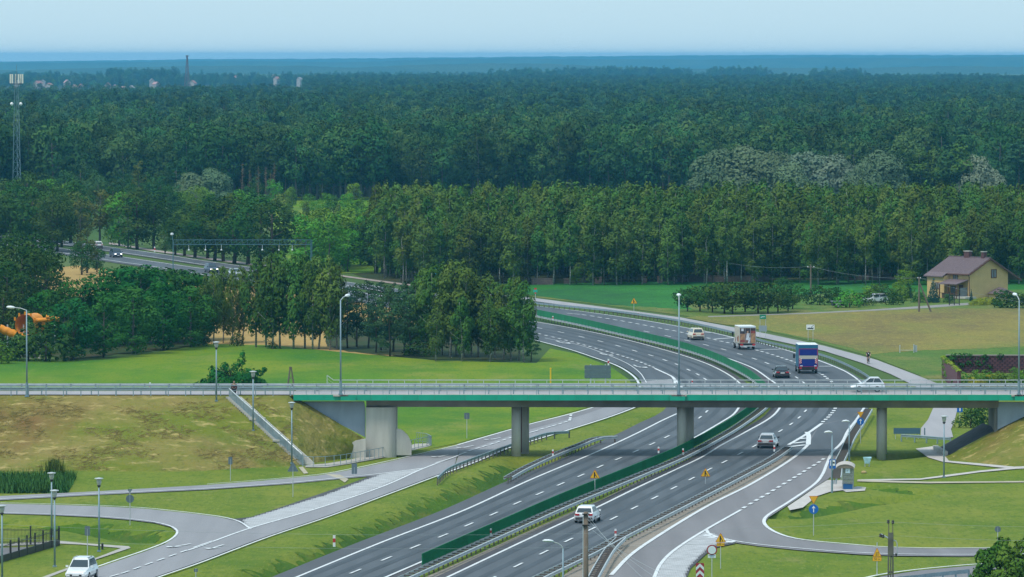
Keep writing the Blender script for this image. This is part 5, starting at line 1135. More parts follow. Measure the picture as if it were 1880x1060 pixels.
def truck(name, label, pos, ang, side, back, roofm, L=6.2, W=2.3, H=3.25, cabm=WHITE, kind='print'):
    t = thing(name, label, 'truck', pos, ang); h = L/2; bl = L*.68; z0 = .85; xr = -h
    b = MB().box((xr+bl/2,0,(z0+H)/2),(bl,W,H-z0)).build('cargo_box', side, t); bv = b.modifiers.new('edge','BEVEL'); bv.width = .03; bv.segments = 2
    MB().hexa([(xr-.03,-W/2-.02,H),(xr+bl+.03,-W/2-.02,H),(xr+bl+.03,W/2+.02,H),(xr-.03,W/2+.02,H)], [(xr+.02,-W/2+.05,H+.07),(xr+bl-.1,-W/2+.05,H+.07),(xr+bl-.1,W/2-.05,H+.07),(xr+.02,W/2-.05,H+.07)]).build('roof', roofm, t)
    # cab
    st = [(xr+bl+.08,.6,1.5,W*.46,.95),(xr+bl+1.2,.6,1.45,W*.46,.95),(h-.2,.55,1.2,W*.44,.92),(h,.6,.95,W*.4,.9)]
    mb = MB(); loft_body(mb, st); mb.hexa([(xr+bl+.08,-W*.43,1.42),(h-.75,-W*.43,1.4),(h-.75,W*.43,1.4),(xr+bl+.08,W*.43,1.42)],[(xr+bl+.08,-W*.38,2.35),(h-1.25,-W*.38,2.3),(h-1.25,W*.38,2.3),(xr+bl+.08,W*.38,2.35)])
    mb.build('cab', cabm, t)
    g = MB(); quad_on(g, shrink([(h-.75,-W*.43,1.4),(h-.75,W*.43,1.4),(h-1.25,W*.38,2.3),(h-1.25,-W*.38,2.3)],.9,.8)); g.build('windscreen', GLASS, t)
    for s in (-1,1):
        MB().box((0,0,0),(.7,.03,.55)).build('side_window', GLASS, t, False, (xr+bl+.62,s*W*.412,1.85))
        m = MB().box((0,0,0),(.1,.26,.5)); m.box((-.02,-s*.2,.1),(.04,.3,.04)); m.build('mirror', BLACK, t, False, (h-.95,s*(W/2+.12),1.95))
        MB().box((0,0,0),(.06,.3,.2)).build('tail_light', RED, t, False, (xr-.05,s*W*.40,.72))
        MB().box((0,0,0),(bl*.5,.04,.4)).build('side_guard', GALV if kind == 'print' else P_BLUE, t, False, (xr+bl*.55,s*W*.48,.62))
        MB().box((0,0,0),(.1,.3,.16)).build('headlight', WHITE, t, False, (h-.05,s*W*.3,.8))
    MB().box((0,0,0),(L*.92,W*.55,.28)).build('chassis', BLACK, t, False, (-.15,0,.68))
    MB().box((0,0,0),(.1,W*.94,.16)).build('rear_bumper', GALV if kind == 'print' else BLACK, t, False, (xr-.03,0,.52))
    for s in (-1,1):
        for x in (xr+1.15, h-1.0): wheel(t, x, s*(W/2-.16), .43, .28)
    x = xr-.015
    def pan(nm, y, z, w, hh, m, d=0.0, rot=0): return MB().box((0,0,0),(.022,w,hh),0,Matrix.Rotation(rot,3,'X') if rot else None).build(nm, m, t, False, (x-d,y,z))
    if kind == 'print':
        # photographic print reduced to plain areas: people in white coats among barrels, no lettering
        tan = mat('print_tan',(.42,.22,.11),.5,var=.3,scale=2.2); dk = mat('print_dark',(.05,.035,.04),.5,var=.4,scale=3); wh = mat('print_white',(.66,.68,.72),.5,var=.15,scale=4); rd = mat('print_red',(.30,.06,.05),.5,var=.3,scale=3)
        pan('door', W*.32, 1.95, W*.30, 2.0, tan); pan('door', 0, 1.95, W*.30, 2.0, mat('print_brown',(.26,.12,.08),.5,var=.35,scale=3)); pan('door', -W*.32, 1.95, W*.30, 2.0, tan)
        for yy, mm, zz, hh in ((.32,dk,2.55,.72),(0,dk,2.6,.62),(-.32,dk,2.75,.36),(-.32,rd,2.42,.34),(.32,rd,1.2,.3)): pan('print_patch', W*yy, zz, W*.29, hh, mm, .012)
        pan('print_patch', W*.33, 2.72, .34, .36, wh, .024); pan('print_patch', 0, 1.78, .4, .95, wh, .024, .14); pan('print_patch', -.2, 1.28, .2, .8, wh, .03, .2); pan('print_patch', .02, 2.42, .22, .26, mat('print_skin',(.5,.3,.22),.5), .024)
        pan('door_header', 0, 3.08, W*.98, .2, mat('pale_header',(.55,.62,.66),.4), .01)
        for yy in (-.485,-.165,.165,.485): pan('door_bar', W*yy, 1.95, .05, 2.1, CHROME, .03)
        for s in (-1,1):
            for xx, ww, zz, hh, mm in ((.9,.8,1.5,.8,'print_tan'),(1.7,.5,1.4,.6,'print_red'),(1.2,1.0,2.4,.7,None),(2.8,1.0,1.9,1.2,None),(2.3,.5,1.2,.4,'print_white'),(3.4,.5,1.3,.6,'print_brown')):
                MB().box((0,0,0),(ww,.02,hh)).build('print_patch', MATS[mm] if mm else mat('print_cream',(.55,.50,.40),.5,var=.12,scale=2), t, False, (xr+xx,s*(W/2+.008),zz))
        for s in (-1,1): pan('marker_plate', s*W*.36, .68, .34, .26, REDP, .06)
    else:
        bm = mat('deep_blue_tarp',(.004,.018,.21),.4); red = mat('crimson_edge',(.30,.012,.09),.5)
        pan('door', 0, 2.72, W*.9, .78, bm); pan('door', 0, 1.35, W*.9, .95, bm)
        pan('cream_band', 0, 2.08, W*.96, .42, mat('cream_band',(.50,.46,.40),.5), .012)
        for yy in (-.47,.47): pan('edge_strip', W*yy, 2.0, .1, 2.25, red, .008)
        pan('edge_strip', 0, .9, W*.96, .08, red, .01); pan('edge_strip', 0, 3.14, W*.96, .08, red, .01)
        for s in (-1,1):
            pn = pan('hazard_board', s*W*.40, 1.62, .26, .62, WHITE, .02)
            for k in range(3): MB().box((0,0,0),(.012,.34,.1),0,Matrix.Rotation(s*.75,3,'X')).build('red_stripe', REDP, pn, False, (-.014,0,-.2+k*.2))
            pan('lamp', s*W*.36, 1.0, .3, .1, WHITE, .02)
        pan('tail_lift', 0, .72, W*.62, .32, BLACK, .05)
    return t
truck('box_truck', 'white roofed box truck printed with brown pictures of people among barrels', at(1366,640.5,.07), heading((1385,646),(1366,640.5)), mat('cream_print',(.58,.53,.43),.5,var=.15,scale=1.2), None, WHITE, 5.9, 2.25, 3.15, WHITE)
truck('curtain_truck', 'blue covered truck with a cream band and a white roof', at(1480,684,.07), heading((1490,690.5),(1480,684)), mat('blue_tarpaulin',(.012,.13,.24),.45,var=.06,scale=.8), None, WHITE, 6.6, 2.45, 3.65, mat('blue_cab',(.02,.10,.25),.4), 'blue')
# little trailer by the bushes
tt = thing('trailer', 'small dark flat trailer with a grey lid at the field edge', 'trailer', at(1537,565,.0), math.radians(10))
MB().box((0,0,.62),(1.7,1.3,.6)).build('body', BLACK, tt); MB().box((0,0,1.02),(1.95,1.5,.1)).build('lid', mat('grey_lid',(.26,.28,.31),.6), tt); MB().box((0,-.66,.6),(.8,.03,.35)).build('number_board', WHITE, tt)
MB().tube((.85,0,.4),(1.8,0,.4),.04).build('drawbar', BLACK, tt)
for s in (-1,1): wheel(tt, 0, s*.72, .28, .16)

# ------------------------------------------------------------------ people
def body(name, joints, bones, radii, m, parent, loc=(0,0,0)):
    me = bpy.data.meshes.new(name); me.from_pydata(joints, bones, []); o = put(name, me, parent, loc); me.materials.append(m)
    md = o.modifiers.new('skin','SKIN')
    for v, r in zip(me.skin_vertices[0].data, radii): v.radius = (r, r)
    me.skin_vertices[0].data[0].use_root = True
    md.use_smooth_shade = True; sb = o.modifiers.new('smooth','SUBSURF'); sb.levels = 1; sb.render_levels = 1
    return o
def head(parent, loc, hair, yaw=0):
    skin = mat('skin',(.45,.27,.19),.6); hd = MB().lathe((0,0,0),[(.03,-.13),(.062,-.11),(.08,-.05),(.085,.02),(.075,.08),(.04,.115)],12).build('head', skin, parent, True, loc, yaw)
    MB().lathe((0,-.015,0),[(.088,.0),(.092,.05),(.075,.10),(.03,.128)],12).build('hair', hair, hd, True)
    f = MB(); f.box((0,.088,-.01),(.022,.03,.04)); f.build('nose', skin, hd)
    for s in (-1,1): MB().box((0,0,0),(.02,.008,.012)).build('eye', BLACK, hd, False, (s*.03,.083,.02)); MB().box((0,0,0),(.012,.03,.05)).build('ear', skin, hd, False, (s*.086,0,0))
    MB().box((0,0,0),(.04,.006,.01)).build('mouth', mat('lips',(.3,.1,.09),.6), hd, False, (0,.078,-.065))
skinm = mat('skin',(.45,.27,.19),.6); dkc = mat('black_cloth',(.02,.02,.024),.9); brh = mat('brown_hair',(.05,.03,.02),.8)
pc = at(1594,668,.06); ha = math.radians(180)+.12
bk = thing('bicycle', 'bicycle ridden along the pale cycle path', 'bicycle', pc, ha)
for y in (-.52,.52):
    wv = MB(); N = 24
    for k in range(N):
        a, b = 2*math.pi*k/N, 2*math.pi*(k+1)/N; wv.tube((0,.33*math.cos(a),.33*math.sin(a)),(0,.33*math.cos(b),.33*math.sin(b)),.02,None,5,0,False)
    for k in range(8): a = 2*math.pi*k/8; wv.tube((0,0,0),(0,.32*math.cos(a),.32*math.sin(a)),.004,None,4,0,False)
    wv.build('wheel', BLACK, bk, True, (0,y,.345))
fr = MB()
for p, q in (((0,.52,.345),(0,.40,.92)),((0,.40,.85),(0,-.08,.32)),((0,.40,.86),(0,-.2,.84)),((0,-.2,.84),(0,-.08,.32)),((0,-.08,.32),(0,-.52,.345)),((0,-.2,.84),(0,-.52,.345)),((0,-.2,.84),(0,-.23,.95))): fr.tube(p,q,.022)
fr.build('frame', mat('bike_frame',(.08,.09,.1),.4), bk); MB().tube((-.28,.36,1.0),(.28,.36,1.0),.018).build('handlebar', BLACK, bk); MB().box((0,-.24,.97),(.15,.26,.06)).build('saddle', BLACK, bk)
pr = thing('person', 'cyclist in a dark top and shorts riding along the pale path', 'person', pc, ha)
J = [(0,-.22,1.02),(0,-.1,1.25),(0,.04,1.47),(0,.10,1.58),(-.19,.04,1.45),(-.27,.16,1.22),(-.25,.36,1.06),(.19,.04,1.45),(.27,.16,1.22),(.25,.36,1.06),(-.10,-.2,1.0),(-.13,.12,.82),(-.11,-.02,.42),(-.11,.10,.36),(.10,-.2,1.0),(.13,.08,.72),(.11,-.06,.30),(.11,.06,.24)]
E_ = [(0,1),(1,2),(2,3),(2,4),(4,5),(5,6),(2,7),(7,8),(8,9),(0,10),(10,11),(11,12),(12,13),(0,14),(14,15),(15,16),(16,17)]
bo = body('body', J, E_, [.14,.15,.15,.05,.075,.05,.035,.075,.05,.035,.1,.075,.05,.04,.1,.075,.05,.04], skinm, pr)
def garment(parent, name, J, E, R, m): return body(name, J, E, R, m, parent)
garment(pr, 'jersey', [(0,-.2,1.06),(0,-.1,1.25),(0,.03,1.45),(-.2,.04,1.44),(-.265,.12,1.28),(.2,.04,1.44),(.265,.12,1.28)], [(0,1),(1,2),(2,3),(3,4),(2,5),(5,6)], [.165,.175,.175,.10,.075,.10,.075], dkc)
garment(pr, 'shorts', [(0,-.22,1.0),(-.11,-.18,.99),(-.13,.02,.88),(.11,-.18,.99),(.13,.0,.82)], [(0,1),(1,2),(0,3),(3,4)], [.155,.12,.1,.12,.1], dkc)
MB().box((0,.2,1.33),(.12,.02,.14)).build('white_emblem', WHITE, pr); head(pr, (0,.14,1.68), brh)
for s, z in ((-.11,.33),(.11,.21)): MB().box((s,.1 if s < 0 else .06,z),(.09,.25,.07)).build('shoe', BLACK, pr)
for s in (-1,1):
    hd = MB().box((s*.25,.38,1.03),(.07,.09,.04))
    for k in range(4): hd.tube((s*(.225+.018*k),.42,1.04),(s*(.225+.018*k),.46-.006*abs(k-1.5),1.0),.011,.009,6)
    hd.tube((s*.21,.37,1.03),(s*.2,.42,1.0),.012,.009,6); hd.build('hand', skinm, pr)
ps_ = Vector((xat(429,587.8),587.9,ZD-.35))
pw = thing('person', 'person in a dark top at the head of the embankment stairs', 'person', ps_, math.pi)
J = [(0,0,.95),(0,0,1.2),(0,.02,1.42),(0,.03,1.55),(-.19,0,1.40),(-.24,.02,1.12),(-.23,.12,.88),(.19,0,1.40),(.24,.02,1.12),(.23,.12,.88),(-.09,0,.93),(-.1,.06,.5),(-.1,-.02,.08),(.09,0,.93),(.1,.12,.52),(.1,.08,.10)]
E_ = [(0,1),(1,2),(2,3),(2,4),(4,5),(5,6),(2,7),(7,8),(8,9),(0,10),(10,11),(11,12),(0,13),(13,14),(14,15)]
body('body', J, E_, [.14,.14,.14,.05,.07,.048,.035,.07,.048,.035,.1,.07,.045,.1,.07,.045], skinm, pw)
garment(pw, 'jacket', [(0,0,.98),(0,0,1.2),(0,.02,1.4),(-.2,0,1.39),(-.245,.02,1.12),(-.235,.1,.93),(.2,0,1.39),(.245,.02,1.12),(.235,.1,.93)], [(0,1),(1,2),(2,3),(3,4),(4,5),(2,6),(6,7),(7,8)], [.165,.165,.165,.095,.068,.05,.095,.068,.05], mat('maroon_cloth',(.10,.03,.035),.9))
garment(pw, 'trousers', [(0,0,.95),(-.1,0,.92),(-.1,.06,.5),(-.1,-.02,.14),(.1,0,.92),(.1,.12,.52),(.1,.08,.16)], [(0,1),(1,2),(2,3),(0,4),(4,5),(5,6)], [.155,.12,.09,.075,.12,.09,.075], dkc)
head(pw, (0,.05,1.66), brh)
for s, y, z in ((-.1,.04,.04),(.1,.14,.06)): MB().box((s,y,z),(.09,.26,.08)).build('shoe', BLACK, pw)
for s in (-1,1):
    hd = MB().box((s*.23,.13,.82),(.03,.08,.1))
    for k in range(4): hd.tube((s*.23,.10+.02*k,.78),(s*.225,.11+.02*k,.70+.008*abs(k-1.5)),.010,.008,6)
    hd.tube((s*.22,.17,.83),(s*.21,.20,.77),.012,.009,6); hd.build('hand', skinm, pw)
# ------------------------------------------------------------------ lamps
LHEAD = mat('lamp_head_white', (.72,.76,.78), .35)
def tall_lamp(px, label, ex, ez, ey=1.6):
    X = xat(px, YN-.15); zt = zat(553 if px > 100 else 568, YN-.15)
    t = thing('street_lamp', label, 'street lamp', (X, YN-.15, ZD+(.1 if px > 100 else -.1)), 0, 'tall street lamps along the overpass'); h = zt-ZD
    MB().tube((0,0,0),(0,0,h),.095,.06,12).build('pole', POLE_B, t, True); MB().box((0,0,.06),(.42,.36,.12)).build('base', POLE_B, t); MB().tube((0,0,0),(0,0,1.4),.135,.135,12).build('sleeve', POLE_B, t)
    MB().path([(0,0,h-.02),(ex*.5,ey*.5,h+ez*.75),(ex,ey,h+ez)],.045,6).build('arm', GALV, t)
    d = Vector((ex,ey,ez*.3)).normalized(); hd = MB(); a = Vector((ex,ey,h+ez)); n = 12; prof = [(.05,-.05),(.16,.12),(.21,.4),(.18,.7),(.08,.85)]
    up = Vector((0,0,1)); r = d.cross(up).normalized(); u = r.cross(d); vs = []
    for w, s in prof: vs += [a+d*s+r*math.cos(2*math.pi*k/n)*w*1.15+u*math.sin(2*math.pi*k/n)*w*.75 for k in range(n)]
    hd.add(vs, [(i*n+k,i*n+(k+1)%n,(i+1)*n+(k+1)%n,(i+1)*n+k) for i in range(4) for k in range(n)]+[tuple(range(n-1,-1,-1)), tuple(4*n+k for k in range(n))]); hd.build('lamp_head', LHEAD, t, True)
tall_lamp(48,'tall lamp post on the embankment whose arm reaches away from the stairs',-1.2,.25,.3)
tall_lamp(625,'tall lamp post on the overpass near the rounded abutment',.5,.35,1.5); tall_lamp(1247,'tall lamp post on the overpass above the motorway and green screen',.02,.4,1.6); tall_lamp(1872,'tall lamp post on the overpass at the brick walled garden',-.2,.45,1.6)
_TOE = 868
def slope_pt(px, py):
    top = Vector((xat(px,YN+.1), YN+.1, ZD-.05)); toe = at(px, 868 if px < 350 else 868-(px-350)*.055, -.12); best = None
    for k in range(400):
        p = top.lerp(toe, k/399); y = 530-FOC*(( (p.z-CAMH)*_ct+p.y*_st)/(p.y*_ct-(p.z-CAMH)*_st))
        if best is None or abs(y-py) < best[0]: best = (abs(y-py), p)
    p = best[1]; return Vector((xat(px,p.y), p.y, p.z))
def park_lamp(p, topy, label, group='lantern posts'):
    h = zat(topy, p.y)-p.z; t = thing('lantern_post', label, 'street lamp', p, 0, group)
    MB().tube((0,0,0),(0,0,h-.75),.085,.06,10).build('pole', POLE_B, t, True); MB().box((0,0,.05),(.3,.3,.12)).build('base', POLE_B, t)
    MB().lathe((0,0,h-.8),[(.06,0),(.15,.12),(.13,.2)],10).build('socket', BLACK, t)
    MB().lathe((0,0,h-.6),[(.12,0),(.2,.2),(.2,.42)],10).build('globe', mat('lantern_glass',(.42,.44,.42),.2), t)
    MB().lathe((0,0,h-.2),[(.1,0),(.36,.1),(.34,.15),(.06,.2)],14).build('cap', GALV, t)
for p, ty, lab in ((slope_pt(396.5,737),627,'lantern post at the top of the embankment by the dark bush'),(slope_pt(464,791),681,'lantern post halfway down the embankment beside the stairs'),(slope_pt(535,852),738,'lantern post at the foot of the embankment stairs'),(at(95,986),867,'lantern post behind the corner of the black iron fence'),(at(100.5,1041),899,'lantern post in front of the black iron fence'),(at(182,1013),877,'lantern post on the lawn inside the road loop'),(at(4,1063),927,'lantern post at the edge by the black plinth of the fence'),(at(1733,877),763,'lantern post beside the underpass path')):
    park_lamp(p, ty, lab)
def cobra(p, topy, label, side=-1, L=.0, white=True):
    h = zat(topy, p.y)-p.z; t = thing('street_lamp', label, 'street lamp', p, 0, 'curved head street lamps')
    MB().tube((0,0,0),(0,0,h-.25),.085,.05,10).build('pole', POLE_B, t, True); MB().tube((0,0,0),(0,0,1.1),.1,.1,10).build('sleeve', POLE_B, t)
    if L: MB().path([(0,0,h-.28),(side*.12,0,h-.05),(side*.35,0,h+.12),(side*(.35+L),0,h+.12+L*.3)],.035,6).build('arm', GALV, t)
    x0 = side*(.3+L if L else -.05); z0 = h+.1+L*.3 if L else h-.12
    prof = [(.04,0),(.15,.1),(.2,.35),(.17,.65),(.05,.8)]; vs = []; n = 10
    for w, s in prof: vs += [Vector((x0+side*s, math.cos(2*math.pi*k/n)*w, z0+.06+math.sin(math.pi*min(1,s/.8))*.08*(1 if not L else .4)+L*.15*s+math.sin(2*math.pi*k/n)*w*.5)) for k in range(n)]
    MB().add(vs, [(i*n+k,i*n+(k+1)%n,(i+1)*n+(k+1)%n,(i+1)*n+k) for i in range(4) for k in range(n)]+[tuple(range(n-1,-1,-1)), tuple(4*n+k for k in range(n))]).build('lamp_head', LHEAD, t, True)
cobra(at(1559,846), 773, 'street lamp with curved white head behind the bus shelter'); cobra(at(1527.5,905), 793, 'street lamp with curved white head carrying the blue bus stop sign')
cobra(Vector((xat(1034,414),414,0)), 1001, 'street lamp with bent arm in front of the motorway by the wooden pole', -1, .35)

# ------------------------------------------------------------------ signs
ORANGE = mat('sign_border', (.42,.10,.02), .45); SRED = mat('sign_red', (.30,.02,.03), .45); INK = mat('sign_black', (.015,.015,.015), .5); PLATEW = mat('sign_white', (.62,.70,.74), .45)
def shape(kind, s, s2=None):
    if kind == 'up': R = s*.577; c = .12; P = [(s/2,-R/2),(0,R),(-s/2,-R/2)]
    elif kind == 'down': R = s*.577; P = [(s/2,R/2),(-s/2,R/2),(0,-R)]
    elif kind == 'disc': return [(s/2*math.cos(2*math.pi*k/24), s/2*math.sin(2*math.pi*k/24)) for k in range(24)]
    elif kind == 'oval': return [(s/2*math.cos(2*math.pi*k/24), s2/2*math.sin(2*math.pi*k/24)) for k in range(24)]
    else: h = s2 or s; P = [(s/2,-h/2),(s/2,h/2),(-s/2,h/2),(-s/2,-h/2)]
    out = []; n = len(P); cut = .06
    for i, p in enumerate(P):
        a, b = P[i-1], P[(i+1)%n]
        out.append((p[0]+(a[0]-p[0])*cut, p[1]+(a[1]-p[1])*cut)); out.append((p[0]+(b[0]-p[0])*cut, p[1]+(b[1]-p[1])*cut))
    return out
def plate(parent, nm, poly, z, y, m, th=.02, x=0):
    mb = MB(); mb.prism([(x+p[0], y, z+p[1]) for p in poly], (0,th,0)); return mb.build(nm, m, parent)
def text(parent, body_, size, x, z, y, m):
    cu = bpy.data.curves.new('lettering','FONT'); cu.body = body_; cu.size = size; cu.align_x = 'CENTER'; cu.align_y = 'CENTER'; cu.extrude = .002; cu.materials.append(m)
    o = bpy.data.objects.new('lettering', cu); COL.objects.link(o); o.parent = parent; o.location = (x,y,z); o.rotation_euler = (math.pi/2,0,0)
    me = bpy.data.meshes.new_from_object(o); bpy.data.objects.remove(o); o = put('lettering', me, parent, (x,y,z)); o.rotation_euler = (math.pi/2,0,0); return o
def sign(name, label, p, h, rz=0.0, group=None, posts=(0,), r=.035, cat='road sign'):
    t = thing(name, label, cat, p, rz, group)
    for x in posts: MB().tube((x,.05,0),(x,.05,h),r,r,8).build('post', GALV, t)
    return t
def S(px, D): return Vector((xat(px,D), D, 0))
def dist(py): return at(940, py).y
def merge_sign(p, zc, label, s=.95, plate_txt=None):
    t = sign('warning_sign', label, p, zc+.3, 0, 'yellow merging traffic warning signs')
    R = shape('up', s); plate(t,'border',R,zc,0,ORANGE); plate(t,'panel',[(a*.86,b*.86) for a,b in R],zc,-.012,YEL,.012)
    k = s/.95
    plate(t,'pictogram',[(-.09*k,-.2*k),(.01*k,-.2*k),(.03*k,.25*k),(-.03*k,.3*k),(-.09*k,.25*k)][::1],zc,-.022,INK,.01)
    plate(t,'pictogram',[(.17*k,-.2*k),(.23*k,-.2*k),(.05*k,.1*k),(.01*k,.06*k)],zc,-.022,INK,.01)
    if plate_txt:
        Q = shape('rect', s*.74, s*.34); z2 = zc-s*.29-s*.2; plate(t,'number_plate',Q,z2,0,ORANGE); plate(t,'panel',[(a*.93,b*.86) for a,b in Q],z2,-.012,YEL,.012); text(t, plate_txt, s*.27, 0, z2, -.016, INK)
D_ = lambda y: FOC*CAMH/(y-HZ)
merge_sign(S(1092.5,D_(918)), zat(873,D_(918)), 'yellow merging sign in the median in front of the green screen'); merge_sign(S(1296,D_(891)), zat(870,D_(891)), 'yellow merging sign on the motorway edge above the verge guardrail')
merge_sign(S(1324,D_(1046)), zat(990,D_(1046)), 'yellow merging sign with a distance plate beside the round white sign', .85, '100 m')
merge_sign(S(1164,D_(577)), zat(554,D_(577)), 'yellow warning sign beyond the cycle path before the green field', 1.05)
t = sign('warning_sign', 'yellow two way traffic sign with a distance plate at the lower road', S(1612,D_(1060)), 2.6); zc = zat(1017,D_(1060))
R = shape('up',.7); R = [(a, b*1.2) for a, b in R]; plate(t,'border',R,zc,0,ORANGE); plate(t,'panel',[(a*.86,b*.86) for a,b in R],zc,-.012,YEL,.012)
for x, dz, up in ((-.07,.0,-1),(.07,-.01,1)): plate(t,'arrow',[(x+.02,-.15),(x+.02,.13),(x-.02,.13),(x-.02,-.15)],zc+dz,-.022,INK,.01); plate(t,'arrow_head',[(x-.055,up*.08),(x,up*.17),(x+.055,up*.08)][::-up],zc+dz,-.022,INK,.01)
Q = shape('rect',.68,.3); z2 = zc-.42; plate(t,'number_plate',Q,z2,0,ORANGE); plate(t,'panel',[(a*.94,b*.86) for a,b in Q],z2,-.012,YEL,.012); text(t,'50 m',.23,0,z2,-.016,INK)
def yield_sign(p, zt, zb, label, s=.8, d=.8):
    t = sign('yield_sign', label, p, zt+.2, 0, 'yield signs over blue arrow discs'); R = shape('down',s); plate(t,'border',R,zt,0,ORANGE); plate(t,'panel',[(a*.82,b*.82) for a,b in R],zt,-.012,mat('sign_amber',(.78,.40,.01),.45),.012)
    plate(t,'disc',shape('disc',d),zb,-.004,BLUE_S,.02); plate(t,'arrow',[(.035,-.27),(.035,.1),(-.035,.1),(-.035,-.27)],zb,-.016,WHITE,.01); plate(t,'arrow_head',[(-.15,.07),(.15,.07),(0,.28)],zb,-.016,WHITE,.01)
yield_sign(S(1495,D_(985)), zat(916,D_(985)), zat(935,D_(985)), 'amber yield sign over a blue arrow disc on the lawn of the slip road bend')
yield_sign(S(1581,D_(815)), zat(760,D_(815)), zat(774,D_(815)), 'amber yield sign over a blue arrow disc under the overpass', .72, .75)
t = sign('prohibition_sign', 'round white sign with a red ring and a small white plate below', S(1308,449), 2.75); zc = zat(1010,449)
plate(t,'ring',shape('disc',.8),zc,0,SRED); plate(t,'face',shape('disc',.62),zc,-.012,PLATEW,.012); plate(t,'text_plate',shape('rect',.6,.26),zat(1021.5,449),0,PLATEW)
for dz, w in ((.05,.5),(-.05,.3)): plate(t,'text_line',shape('rect',w,.05),zat(1021.5,449)+dz,-.006,mat('faded_text',(.10,.22,.32),.5),.006)
t = sign('chevron_board', 'red and white chevron board at the paved island by the bottom edge', S(1286,441), 1.9); zc = 1.32
plate(t,'board',shape('rect',.62,1.5),zc,0,SRED)
for k in range(3):
    z = zc+.42-k*.5; plate(t,'chevron',[(-.3,-.24),(0,.06),(.3,-.24),(.3,.0),(0,.30),(-.3,.0)][::1],z,-.01,PLATEW,.01)
t = sign('bus_stop_sign', 'blue bus stop sign with a white bus symbol beside the shelter', S(1529.5,D_(904)), 3.1); zc = zat(852,D_(904))
plate(t,'board',shape('rect',.62,.86),zc,-.06,BLUE_S); plate(t,'symbol_panel',shape('rect',.3,.52),zc+.1,-.072,WHITE,.012,.1); plate(t,'bar',shape('rect',.07,.5),zc+.08,-.072,WHITE,.012,-.19)
bs = plate(t,'bus_symbol',[(-.11,-.06),(.11,-.06),(.12,.02),(.05,.08),(-.11,.08)],zc+.1,-.08,INK,.008,.1)
def back_sign(label, px, base, parts, rz=0, posts=(0,), name='sign_back_view'):
    D = D_(base); t = sign('road_sign', label, S(px,D), zat(parts[0][1],D)+.15, rz, 'road signs seen from behind', posts)
    for kind, cy, s, s2 in parts: plate(t,'panel',shape(kind,s,s2),zat(cy,D),-.03 if rz else .02,GREY_SG,.025)
back_sign('grey back of a narrow sign at the foot of the embankment near the stairs', 422, 884, [('rect',846,.38,.7)])
back_sign('grey back of a triangular sign in front of the embankment stairs', 537, 914, [('up',860,1.05,None)])
back_sign('grey back of an upright sign at the junction of the narrow road', 650, 877, [('rect',861,.52,1.0)])
back_sign('small grey back of a square sign between abutment and bridge columns', 857, 806, [('rect',764,.55,.65)])
back_sign('grey back of a yield sign and disc on a leaning post inside the loop', 237, 966, [('down',901,.42,None),('disc',916,.7,None)])
back_sign('grey back of a small upright sign on the lawn inside the loop', 158.5, 1029, [('rect',975,.42,.75)])
back_sign('small grey sign back low on the verge at the exit ramp', 358, 1078, [('rect',1047.5,.3,.24)])
back_sign('round grey sign back near the leafy tree on the side road', 1834, 1003, [('disc',972,.5,None)])
t = sign('road_sign', 'large dark board seen from behind on two posts at the exit ramp', S(1097.5,D_(709)), 2.6, 0, None, (-.85,.95), .09); zc = zat(683,D_(709))
for k in range(3): plate(t,'board',shape('rect',3.2,.53),zc-.54+k*.54,-.06,GREY_SG,.04)
t = sign('road_sign', 'small green kilometre sign above a grey board by the cycle path', S(1401,D_(622)), zat(580,D_(622)), 0, None, (-.4,.4)); D = D_(622)
plate(t,'green_panel',shape('rect',.9,.62),zat(582,D),-.02,GREEN_SG); plate(t,'white_mark',[(-.3,-.12),(-.02,-.02),(.3,-.02),(.3,.05),(-.05,.05),(-.3,-.03)],zat(582,D),-.03,WHITE,.01); plate(t,'grey_board',shape('rect',1.15,.85),zat(603.5,D),-.02,mat('grey_board',(.28,.33,.36),.5))
t = sign('town_sign', 'white sign with a dark skyline and slash at the grain field', S(1488.5,D_(626)), zat(597,D_(626)), 0, None, (-.32,.36)); zc = zat(601,D_(626))
plate(t,'panel',shape('rect',1.15,.72),zc,-.02,WHITE); plate(t,'skyline',[(-.42,-.25),(.42,-.25),(.42,-.02),(.3,-.1),(.12,-.05),(-.05,-.12),(-.2,-.02),(-.3,-.12),(-.42,-.06)],zc,-.03,INK,.01); plate(t,'slash',[(.05,-.02),(.12,-.02),(.5,.3),(.43,.3)],zc,-.034,INK,.01)
t = sign('road_sign', 'small green plate between red marks on a post by the cycle path', S(983,D_(552)), zat(531,D_(552))); D = D_(552)
plate(t,'green_panel',shape('rect',.7,.42),zat(534.5,D),-.02,mat('teal_sign',(.02,.35,.26),.5)); plate(t,'red_mark',shape('rect',.4,.35),zat(531,D)-.0,-.01,REDP); plate(t,'red_mark',shape('rect',.25,.25),zat(538.5,D),-.01,REDP)
t = sign('path_sign', 'blue cycle path sign with a white figure under the overpass', S(1763.5,D_(783)), zat(748,D_(783))); D = D_(783); plate(t,'panel',shape('rect',.62,.62),zat(752,D),-.02,BLUE_S); plate(t,'white_figure',[(-.06,-.2),(.08,-.2),(.1,.1),(.03,.2),(-.06,.12)],zat(752,D),-.03,WHITE,.01)
t = sign('road_sign', 'green direction sign among the trees under the gantry', S(515,1130), zat(466,1130)); plate(t,'panel',shape('rect',1.0,.7),zat(469,1130),-.02,mat('teal_sign',(.02,.35,.26),.5))
t = sign('oval_sign', 'magenta oval sign on a post in front of the dark trees', S(762,1085), zat(479,1085), 0, None, (0,), .06); plate(t,'rim',shape('oval',1.12,.85),zat(479.3,1085),-.02,mat('pale_magenta',(.45,.22,.36),.5)); plate(t,'panel',shape('oval',.92,.66),zat(479.3,1085),-.032,mat('magenta_sign',(.42,.07,.27),.5),.012)
